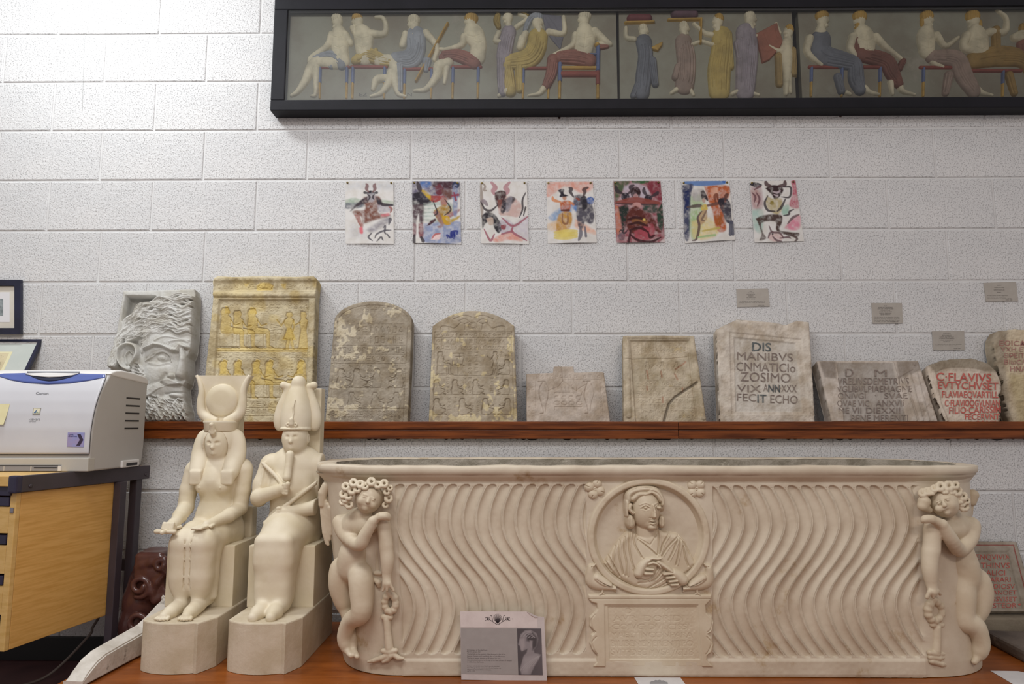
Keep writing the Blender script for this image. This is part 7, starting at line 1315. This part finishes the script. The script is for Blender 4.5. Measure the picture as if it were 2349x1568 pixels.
for Yq, zt, wd, up, dx in ((2.02, .012, .05, .0, 0), (2.05, .030, .052, .004, 0), (2.085, .048, .052, .008, 0), (2.12, .057, .05, .010, 0), (2.17, .060, .048, .012, 0), (2.25, .064, .046, .014, 0), (2.32, .069, .044, .016, .002), (2.355, .088, .042, .018, .012), (2.385, .114, .04, .018, .022), (2.405, .138, .036, .014, .032)):
    p = A_ + d_ * ((Yq - A_[1]) / d_[1]) + np.array([dx, 0, 0]); p[2] = PLAT + .004; st += [p, p + np.array([0, 0, zt]), p + nl * wd + np.array([0, 0, zt + up]), p + nl * wd]
n = len(st) // 4; f = [[i * 4 + k, (i + 1) * 4 + k, (i + 1) * 4 + (k + 1) % 4, i * 4 + (k + 1) % 4] for i in range(n - 1) for k in range(4)] + [[3, 2, 1, 0], [(n - 1) * 4 + k for k in range(4)]]
o = pydata('plaster_strip', st, f, M_strip); tag(o, 'curved strip of worn white plaster lying beside the seated woman statue', 'fragment')
bm = bmesh.new(); bm.from_mesh(o.data); bmesh.ops.bevel(bm, geom=[e for e in bm.edges if e.calc_face_angle(0) > 0.6], offset=.004, segments=2, affect='EDGES'); bmesh.ops.recalc_face_normals(bm, faces=bm.faces[:]); bm.to_mesh(o.data); bm.free()
# ================================================================== stones beyond the coffin
M_sand = mat('brown_sandstone', '8f8573', '7b7060', 8, 0.8, 0.5, 60); M_dark = mat('dark_grey_slab_stone', '6d6258', '4c433e', 5, 0.75, 0.5, 50, c3='8a8078', s3=6)
tag(box('sandstone_block', (1.50, 2.50, PLAT + .0005), (2.02, 2.69, .2145), M_sand, None, .006), 'grey brown sandstone block under the leaning red lettered tablet', 'stone')
ds = box('dark_slab', (1.556, 1.98, PLAT + .0005), (1.98, 2.485, .182), M_dark, None, .010, -0.10, (1.55, 2.3)); tag(ds, 'thick dark grey stone slab lying flat beside the marble coffin', 'stone')
pq = Plane(2.525, .2275, math.atan((YL - .03 - 2.525) / .215)); TQ = tr(2180, 1220, 4.5)
R = Relief(2150, 2420, 1232, 1412, 1.2, 0, 'a0978a'); R.C *= (1 + .06 * vnoise(R.X, R.Y, 20, 3) + .05 * vnoise(R.X, R.Y, 5, 4))[..., None]
R.sink(TQ([(-200, 200), (600, 200), (752, 785), (-200, 785)]), 3, 4); R.line(TQ([(-200, 130), (652, 132), (690, 280), (780, 620)]), 1.4, 1.2, '8c3a36', .9); R.line(TQ([(600, 200), (640, 150)]), 1, 1.5); R.line(TQ([(600, 205), (750, 780)]), 1.2, -1.5)
o = thing('red_tablet', 'leaning grey tablet with red lettering and border line beyond the coffin', 'tablet', (1.75, 2.6, .22))
slab('stone_slab', R, pq, edge_fn([(1230, 2165), (1420, 2160)]), edge_fn([(1230, 2328), (1243, 2333), (1293, 2348), (1403, 2378), (1420, 2381)]), edge_fn([(2150, 1241), (2320, 1240), (2330, 1241), (2420, 1248)]), lambda x: 1401.0 + 0 * x, .020, M_st_marble, o, True, 5, .7, 51, 1.3)
k = lambda t, x0, x1, y, h, s=0.0: (t, 2180 + x0 / 4.5, 2180 + x1 / 4.5, 1220 + y / 4.5, h / 4.5, s)
lettering('inscription', [k('COSY', 250, 440, 192, 38), k('SENQVIVIXM', 235, 680, 276, 52), k('THINVS', 320, 618, 366, 56), k('ALICI', 372, 570, 440, 52), k('PARARI', 380, 628, 508, 50), k('PIDIOSV', 395, 672, 578, 48), k('SIANOET', 392, 690, 640, 46), k('BVSSVISET', 355, 692, 708, 46), k('POSTEOR', 340, 690, 774, 48), k('•', 705, 735, 770, 60)], pq, -2.2, M_red, o)
# ================================================================== papers on the platform
M_sheet = mat('white_sheet', 'c9c6c6', 'd1cfce', 12, 0.6); M_faint = mat('faint_print', '8d8c8f')
def sheet(name, pts, label, z=PLAT + .0006):
    v = np.array([onz(x, y, z) for x, y in pts]); w_ = v.copy(); w_[:, 2] += .0008; n = len(v)
    o = pydata(name, np.concatenate([w_, v]), [list(range(n))[::-1], list(range(n, 2 * n))] + [[i, (i + 1) % n, n + (i + 1) % n, n + i] for i in range(n)], M_sheet); return tag(o, label, 'paper')
sh = sheet('paper_sheet', [(1455, 1553.5), (1561, 1554), (1640, 1660), (1520, 1660)], 'white printed sheet lying flat under the coffin inscription')
sheet('paper_sheet', [(2272, 1538), (2336, 1539), (2520, 1580), (2520, 1660), (2445, 1640)], 'white sheet lying flat beside the dark stone slab')
pts = [(1490 + i * 4.6, 1565 - 5.5 * math.sin(i / 9 * 3.14) ** .8 - (1.5 if i % 2 else 0)) for i in range(10)]
v = [onz(x, y, PLAT + .0017) for x, y in pts] + [onz(x + 1, 1567.5, PLAT + .0017) for x, y in pts]; pydata('crest', v, [[i, 10 + i, 11 + i, i + 1] for i in range(9)], M_faint, sh)
# ================================================================== caption card leaning on the coffin
pc = Plane(2.100, PLAT, 0.06); M_cardw = mat('cream_card', 'c9c0bd', 'c2b8b5', 30, .6); M_cardg = mat('grey_card', '9b9592', 'a09a97', 30, .6); M_pinkc = mat('header_paper', 'd8cdc9', 'cfc3bf', 30, .6)
TC = tr(1040, 1390, 8.809)
cc = thing('museum_card', 'grey museum caption card with a bust photograph leaning on the coffin', 'card', pc.at(1155., 1559., np.array(0.))[:])
prism_px('card', TC([(138, 98), (1480, 105), (1700, 200), (1835, 215), (1893, 1508), (160, 1478)]), pc, 0, 1.2, M_cardw, cc)
prism_px('grey_panel', TC([(150, 432), (1280, 440), (1315, 1380), (160, 1360)]), pc, 1.2, 1.5, M_cardg, cc)
prism_px('header_strip', TC([(138, 98), (1480, 105), (1695, 215), (1705, 430), (150, 422)]), pc, 1.2, 1.7, M_pinkc, cc)
prism_px('folded_corner', TC([(1490, 105), (1700, 205), (1660, 225), (1560, 170)]), pc, 1.7, 3.2, M_cardw, cc)
prism_px('text_panel', TC([(235, 775), (1290, 790), (1312, 1370), (240, 1355)]), pc, 1.5, 1.7, M_cardg, cc)
k = lambda t, x0, x1, y, h=26: (t, 1040 + x0 / 8.809, 1040 + x1 / 8.809, 1390 + y / 8.809, h / 8.809, .012)
lettering('typed_text', [k('Sarcophagus of Aurelia Doris', 275, 685, 888), k('Mid 3rd century AD', 275, 545, 925), k('The hairstyle on the portrait of the deceased is that of the', 278, 1052, 968), k('Severan Dynasty, and specifically that of Julia Mammaea.', 278, 1052, 1010), k('The hair is waved, allowed to fall behind the ears,', 278, 958, 1050), k('then plaited and secured at the top of the head (the end of the plait', 280, 1182, 1092), k('is visible from the front).', 280, 612, 1130), k('Compare with the side view of the 3D portrait illustrated', 280, 928, 1208, 22), k('here. Although Aurelia was only the wife of a freedman she', 280, 962, 1245, 22), k('followed the imperial fashion in hairstyles', 280, 765, 1280, 22), k('UCD 1372', 282, 440, 1320, 28)], pc, 1.85, mat('card_type', '5a5250'), cc)
M_photo = mat('photo_print', 'ffffff', 'f6f6f6', 20, .45, col=True)
R = Relief(1183, 1248, 1438, 1550, .5, 0, '5a5457'); R.C *= (1 + .25 * (R.X - 1215) / 35)[..., None]
R.paint(TC([(1420, 1000), (1480, 930), (1500, 850), (1380, 905), (1365, 860), (1350, 800), (1310, 770), (1340, 650), (1360, 560), (1450, 480), (1560, 470), (1680, 540), (1715, 650), (1690, 800), (1620, 880), (1640, 940), (1770, 970), (1720, 1080), (1640, 1200), (1560, 1370), (1380, 1370), (1345, 1260)]), '8d8688', 1, 1.5)
R.paint(TC([(1480, 560), (1600, 520), (1700, 640), (1690, 800), (1600, 880), (1560, 720), (1480, 690)]), '3d383b', .9, 4)
for i in range(5): R.line(spl(TC([(1370 + 50 * i, 600 + 8 * i), (1440 + 45 * i, 520 + 22 * i), (1560 + 22 * i, 500 + 32 * i)])), .8, 0, 'a49d9f', .9); R.line(spl(TC([(1350 + 60 * i, 1290 - 20 * i), (1480 + 40 * i, 1150), (1700 + 10 * i, 1000)])), .7, 0, 'a9a3a4', .8)
R.paint(TC([(1345, 660), (1430, 640), (1450, 800), (1400, 890), (1365, 870)]), 'a09899', .9, 3); R.paint(TC([(1540, 680), (1600, 690), (1590, 860), (1550, 800)]), '9a9294', .8, 2); R.paint(TC([(1430, 1040), (1700, 960), (1500, 1350), (1390, 1340)]), 'a59fa0', .6, 6)
q = np.array(TC([(1285, 443), (1775, 445), (1805, 1383), (1315, 1378)])); u, vv = np.meshgrid(np.linspace(0, 1, 80), np.linspace(0, 1, 140)); P = ((1 - u) * (1 - vv))[..., None] * q[0] + (u * (1 - vv))[..., None] * q[1] + (u * vv)[..., None] * q[2] + ((1 - u) * vv)[..., None] * q[3]
pydata('photograph', pc.at(P[..., 0], P[..., 1], 1.9 + 0 * u).reshape(-1, 3), grid_faces(140, 80), M_photo, cc, False, R.sample(P[..., 0], P[..., 1], R.C).reshape(-1, 3))
# shell ornament
M_orn = mat('ornament_ink', '3c3437'); sh_v, sh_f = [], []
def bar2(a, b, w):
    a, b = np.array(a, float), np.array(b, float); d = b - a; nn = np.array([-d[1], d[0]]) / (np.hypot(*d) + 1e-6) * w; i = len(sh_v); sh_v.extend([a + nn, a - nn, b - nn * .4, b + nn * .4]); sh_f.append([i, i + 1, i + 2, i + 3])
for i in range(13): t = math.pi * (0.02 + .96 * i / 12); bar2((895, 340), (895 + 95 * math.cos(t), 250 - 105 * math.sin(t) ** .8), 7)
for s in (-1, 1):
    for a, b in (((30, 350), (110, 300)), ((110, 300), (190, 250)), ((100, 300), (120, 190)), ((120, 190), (150, 180)), ((190, 250), (240, 215)), ((190, 250), (230, 290)), ((150, 255), (260, 250)), ((200, 210), (210, 240)), ((180, 280), (200, 262)), ((290, 250), (305, 250)), ((230, 215), (250, 235)), ((235, 290), (255, 270)), ((40, 350), (0, 360)), ((160, 230), (200, 235)), ((205, 265), (225, 262))): bar2((895 + s * a[0], a[1]), (895 + s * b[0], b[1]), 7)
a = np.array(TC([tuple(p) for p in sh_v])); pydata('shell_ornament', pc.at(a[:, 0], a[:, 1], 1.85 + 0 * a[:, 0]), sh_f, M_orn, cc)
# ================================================================== desk with drawers
M_oak = mat('yellow_oak_veneer', 'e0b066', 'd09e52', 5, 0.4, 0.05, 40, stretch=(1.5, 1.5, 22)); M_oakf = mat('pale_oak_edge', 'dab472', 'cea65f', 6, 0.4, stretch=(3, 3, 12)); M_steel = mat('dark_purple_steel', '443c42', '3a3338', 6, 0.35, spec=0.5); M_plum = mat('plum_plastic', '2f2b42', '28253a', 6, 0.4); M_chrome = mat('lock_metal', '9a97a0', metal=.9, rough=.3)
DO = (-1.372, 2.615); DR = -0.17
dk = thing('office_desk', 'yellow oak office desk with drawers and dark steel frame under the printer', 'desk', (-1.6, 2.3, 0))
def D(name, x0, x1, y0, y1, z0, z1, m, par=None, bev=0.002): return box(name, (DO[0] + x0, y0, z0), (DO[0] + x1, y1, z1), m, par or dk, bev, DR, DO)
ft = D('top_board', -1.0, -.019, 2.052, 2.612, .692, .7215, M_oakf)
sr = D('side_rail', -.018, 0, 2.07, 2.62, .674, .722, M_steel); D('rail_cap', -.028, .001, 2.048, 2.072, .672, .7235, M_plum, None, .006)
for yy in (2.10, 2.60):
    a = math.cos(DR), math.sin(DR); cpt = Vector((DO[0] + a[0] * .0 - a[1] * (yy - DO[1]), DO[1] + a[1] * .0 + a[0] * (yy - DO[1]), .690)); nn = Vector((a[0], a[1], 0)); pydata('bolt', *tube_data([cpt - nn * .002, cpt + nn * .002, cpt + nn * .003], [.006, .006, .003], 10), M_steel, sr, True)
D('front_rail', -1.0, -.03, 2.062, 2.08, .664, .692, M_plum)
D('pedestal_side', -.032, -.014, 2.085, 2.505, .225, .672, M_oak); D('pedestal_edge', -.034, -.013, 2.068, 2.084, .225, .672, M_oakf); D('pedestal_back', -.43, -.034, 2.49, 2.505, .225, .672, M_oak); D('pedestal_side', -.45, -.432, 2.085, 2.505, .225, .672, M_oak); D('pedestal_bottom', -.432, -.032, 2.085, 2.49, .225, .24, M_oak)
for z0, z1 in ((.555, .660), (.440, .550), (.325, .435), (.228, .320)):
    dr = D('drawer', -.43, -.036, 2.070, 2.088, z0, z1 - .028, M_oakf); D('drawer_pull', -.43, -.036, 2.066, 2.088, z1 - .026, z1, M_plum, dr)
lk = D('lock', -.029, -.018, 2.0645, 2.070, .615, .630, M_chrome, None, .001)
for y0 in (2.455, 2.56):
    D('leg', -.034 if y0 > 2.5 else -.012, -.006 if y0 > 2.5 else .016, y0, y0 + .03, 0.03, .674, M_steel)
D('foot', -.03, .0, 2.10, 2.60, .001, .03, M_steel, None, .006); D('crossbar', -.95, -.03, 2.57, 2.588, .35, .39, M_steel)
# ================================================================== printer
M_pr = mat('printer_light_grey', 'c4c4c8', 'c8c8cb', 6, 0.4, .02, 200); M_prt = mat('printer_white_top', 'dcdad6', rough=.4); M_prs = mat('printer_side_grey', 'b6b3ae', 'bab7b2', 6, .5, .03, 200); M_blue = mat('printer_blue', '4f5f9c', '5767a4', 6, .3); M_bl2 = mat('printer_navy', '1c2238', rough=.3); M_gap = mat('dark_gap', '2b292b'); M_cream = mat('printer_base_cream', 'bdb9af', 'b9b5ab', 6, .4)
XR, XL = -1.388, -1.800
prof_pts = [(.722, 2.268), (.770, 2.268), (.800, 2.268), (.860, 2.272), (.910, 2.281), (.950, 2.293), (.985, 2.309), (1.010, 2.326), (1.030, 2.343), (1.044, 2.354)]
fy = edge_fn(prof_pts)
class Front:
    mpp = 2.29 / F
    def at(s, px, py, h=0.0):
        px, py, h = np.broadcast_arrays(np.asarray(px, float), np.asarray(py, float), np.asarray(h, float)); Y = np.full(px.shape, 2.29)
        for _ in range(8): Y = fy(W(px, py, Y)[..., 2])
        p = W(px, py, Y); p[..., 1] -= h * s.mpp; return p
FR = Front()
pr = thing('laser_printer', 'light grey laser printer with a blue curved handle on the desk', 'printer', (-1.6, 2.44, .722))
side = [(y, z) for z, y in prof_pts] + [(2.368, 1.046), (2.385, 1.050), (2.42, 1.054), (2.50, 1.052), (2.575, 1.045), (2.592, 1.038), (2.598, 1.02), (2.598, .80), (2.59, .740), (2.585, .722)]
def extr(name, poly, x0, x1, m, par, bev=.0):
    bm = bmesh.new(); a = [bm.verts.new((x0, y, z)) for y, z in poly]; f = bm.faces.new(a); r = bmesh.ops.extrude_face_region(bm, geom=[f]); up = [g for g in r['geom'] if isinstance(g, bmesh.types.BMVert)]; bmesh.ops.translate(bm, verts=up, vec=(x1 - x0, 0, 0))
    if bev: bmesh.ops.bevel(bm, geom=[e for e in bm.edges if abs(e.verts[0].co.x - e.verts[1].co.x) < 1e-6], offset=bev, segments=3, affect='EDGES', profile=.5)
    bmesh.ops.recalc_face_normals(bm, faces=bm.faces[:]); bm.verts.index_update(); v = np.array([q.co[:] for q in bm.verts]); ff = [[q.index for q in fa.verts] for fa in bm.faces]; bm.free(); return pydata(name, v, ff, m, par)
inner = [(y + (.004 if y < 2.4 else 0), z) for y, z in side]
extr('body', inner, XL, XR, M_prs, pr, .006)
topp = [(2.353, 1.0425), (2.364, 1.0505), (2.385, 1.057), (2.42, 1.061), (2.50, 1.058), (2.578, 1.050), (2.598, 1.040), (2.601, 1.020), (2.55, 1.024), (2.45, 1.030), (2.366, 1.036)]
extr('top_cover', topp, XL - .002, XR + .002, M_prt, pr, .006)
def strip(name, top, bot, h, m, par, nx=40, ny=6, x0=None, x1=None):
    t_, b_ = np.array(top, float), np.array(bot, float); xs = np.linspace(t_[0, 0], t_[-1, 0], nx); yt = np.interp(xs, t_[:, 0], t_[:, 1]); yb = np.interp(xs, b_[:, 0], b_[:, 1]); v = np.linspace(0, 1, ny)[:, None]
    X = xs[None] + 0 * v; Yp = yt[None] * (1 - v) + yb[None] * v; g = FR.at(X, Yp, h); g2 = FR.at(X, Yp, h - 2.5); n = nx * ny
    idx = np.arange(n).reshape(ny, nx); ring = np.concatenate([idx[0], idx[1:, -1], idx[-1, -2::-1], idx[-2:0:-1, 0]]); fs = [grid_faces(ny, nx), np.stack([ring, np.roll(ring, -1), n + np.roll(ring, -1), n + ring], -1)]
    return pydata(name, np.concatenate([g.reshape(-1, 3), g2.reshape(-1, 3)]), np.concatenate(fs), m, par, False)
T5b = lambda x, y: (x / 5.6, 830 + y / 5.6)
s5 = lambda pts: [T5b(*p) for p in pts]
# front cover sheet: from px -60 to the curved right edge
rx = edge_fn([(830 + y / 5.6, x / 5.6) for x, y in ((1358, 195), (1310, 320), (1260, 450), (1215, 600), (1185, 750), (1160, 900), (1150, 1050), (1140, 1185))])
ysv = np.linspace(830 + 150 / 5.6, 830 + 1180 / 5.6, 36)[:, None]; uu = np.linspace(0, 1, 60)[None]; Xp = -78 * (1 - uu) + rx(ysv) * uu; g = FR.at(Xp, ysv + 0 * Xp, 1.5); g2 = FR.at(Xp, ysv + 0 * Xp, -1.5); n = 36 * 60; idx = np.arange(n).reshape(36, 60); ring = np.concatenate([idx[0], idx[1:, -1], idx[-1, -2::-1], idx[-2:0:-1, 0]])
fc = pydata('front_cover', np.concatenate([g.reshape(-1, 3), g2.reshape(-1, 3)]), np.concatenate([grid_faces(36, 60), np.stack([ring, np.roll(ring, -1), n + np.roll(ring, -1), n + ring], -1)]), M_pr, pr)
gx = rx(ysv[:, 0]); tube('cover_seam', [Vector(p) for p in FR.at(gx + 1.2, ysv[:, 0], .2)], .0009, M_gap, fc, 6)
strip('edge_trim', s5([(0, 1)]) and [(float(rx(y)) if False else x, y) for x, y in s5([(-400, 1183), (1135, 1190)])], s5([(-400, 1188), (1135, 1194)]), .8, M_gap, fc, 30, 3)
bl = strip('blue_band', s5([(-430, 215), (-5, 160), (40, 148), (360, 140), (1000, 146), (1355, 160)]), s5([(-430, 216), (-5, 185), (150, 235), (330, 268), (620, 288), (900, 275), (1150, 240), (1355, 198)]), 2.4, M_blue, pr, 60, 5)
strip('handle_hollow', s5([(380, 170), (660, 195), (960, 180)]), s5([(380, 172), (450, 205), (540, 235), (640, 248), (740, 240), (850, 215), (960, 182)]), 3.0, M_bl2, bl, 40, 4)
strip('handle_lip', s5([(345, 146), (620, 140), (1020, 146)]), s5([(345, 158), (450, 180), (640, 197), (800, 190), (940, 172), (1020, 152)]), 4.6, M_prt, bl, 40, 4)
strip('button_panel', s5([(365, 118), (1030, 120)]), s5([(345, 142), (1022, 146)]), 4.0, mat('button_grey', 'a9acb2'), bl, 30, 3)
# side panel details
XS = XR + .0005
def sidept(Y, z): return (XS, Y, z)
for i in range(5):
    z = .9665 - .0268 * i; box('vent_slot', (XR - .002, 2.462, z - .0030), (XR + .0006, 2.552, z + .0026), M_gap, pr)
box('base_unit', (XL, 2.264, .7225), (XR + .0012, 2.30, .765), M_cream, pr, .003); box('side_handle', (XR - .002, 2.452, .7225), (XR + .008, 2.56, .748), M_prt, pr, .004); box('grip_hollow', (XR + .006, 2.475, .728), (XR + .0086, 2.545, .738), M_gap, pr)
tr0 = box('paper_tray', (XL + .02, 2.2605, .724), (float(W(140, 1070, 2.262)[0]), 2.266, .7395), mat('tray_grey', '8f8f93', rough=.4), pr, .001)
box('tray_shadow_gap', (XL + .02, 2.2600, .7395), (float(W(140, 1070, 2.262)[0]), 2.266, .7425), M_gap, tr0); box('tray_latch', (float(W(134, 1070, 2.262)[0]), 2.259, .724), (float(W(141, 1070, 2.262)[0]), 2.266, .741), M_prt, tr0, .001); box('tray_ridge', (float(W(78, 1070, 2.26)[0]), 2.2592, .7335), (float(W(130, 1070, 2.26)[0]), 2.262, .7365), M_gap, tr0)
for px in (8, 70): box('tray_rib', (float(W(px, 1070, 2.26)[0]), 2.2593, .7245), (float(W(px + 3, 1070, 2.26)[0]), 2.262, .739), M_prs, tr0)
# lettering, badge, sticker, note
M_grey = mat('printed_grey', '6b6c70')
lettering('brand_lettering', [('Canon', 470 / 5.6, 632 / 5.6, 830 + 415 / 5.6, 30 / 5.6, 0, True)], FR, 2.4, M_grey, fc); lettering('series_lettering', [('i-SENSYS', 380 / 5.6, 520 / 5.6, 830 + 748 / 5.6, 24 / 5.6, 0), ('LBP5000', 380 / 5.6, 468 / 5.6, 830 + 770 / 5.6, 11 / 5.6, 0)], FR, 2.4, M_grey, fc)
def quad(name, pts, h, m, par): a = np.array(s5(pts)); n = len(a); v = np.concatenate([FR.at(a[:, 0], a[:, 1], h), FR.at(a[:, 0], a[:, 1], h - 1)]); return pydata(name, v, [list(range(n)), list(range(2 * n - 1, n - 1, -1))] + [[i, n + i, n + (i + 1) % n, (i + 1) % n] for i in range(n)], m, par)
bd = quad('badge', [(440, 588), (536, 590), (522, 674), (424, 672)], 2.6, mat('badge_frame', '8f8b82'), fc); quad('badge_face', [(446, 596), (526, 598), (514, 664), (434, 662)], 2.8, mat('badge_cream', 'd6d0b6'), bd); quad('badge_mark', [(490, 602), (470, 655), (440, 655)], 3.0, mat('badge_blue', '4e6b8c'), bd); quad('badge_mark', [(470, 655), (490, 635), (510, 658)], 3.0, mat('badge_sage', '8f9a86'), bd)
stk = quad('sticker', [(880, 902), (1095, 905), (1080, 1090), (868, 1085)], 2.6, mat('sticker_lilac', '8f93c4', 'a08fae', 30, .3), fc); quad('sticker_chevron', [(1002, 925), (1045, 925), (1080, 998), (1035, 1072), (988, 1072), (1035, 998)], 2.9, mat('sticker_dark', '33263f'), stk)
lettering('sticker_text', [('Quick', 890 / 5.6, 955 / 5.6, 830 + 940 / 5.6, 18 / 5.6, 0, True), ('First-Print', 888 / 5.6, 1000 / 5.6, 830 + 963 / 5.6, 17 / 5.6, 0, True)], FR, 2.9, mat('sticker_ink', '33356a'), stk)
a = np.array(s5([(-120, 540), (135, 537), (68, 803), (-200, 805)])); u, v = np.meshgrid(np.linspace(0, 1, 8), np.linspace(0, 1, 10)); P = ((1 - u) * (1 - v))[..., None] * a[0] + (u * (1 - v))[..., None] * a[1] + (u * v)[..., None] * a[2] + ((1 - u) * v)[..., None] * a[3]
nt_ = pydata('sticky_note', FR.at(P[..., 0], P[..., 1], 2.2 + 4 * v ** 2).reshape(-1, 3), grid_faces(10, 8), mat('cream_note', 'd8d0a4', 'd2c99b', 10, .7)); tag(nt_, 'pale yellow sticky note on the front of the printer', 'note')
# ================================================================== cable under the desk
M_cab = mat('grey_cable', '6f6660', rough=.5)
pts = [tuple(W(160 + x / 4.78, 1240 + y / 4.78, Y)) for x, y, Y in ((330, 780, 2.56), (310, 850, 2.55), (250, 950, 2.54), (200, 1050, 2.53))] + [(-1.60, 2.50, .030), (-1.66, 2.44, .0065), (-1.75, 2.36, .006), (-1.9, 2.3, .006), (-2.1, 2.32, .006)]
o = tube('power_cable', spl(pts, 8), .0045, M_cab); tag(o, 'thin grey cable hanging behind the desk drawers down to the floor', 'cable')
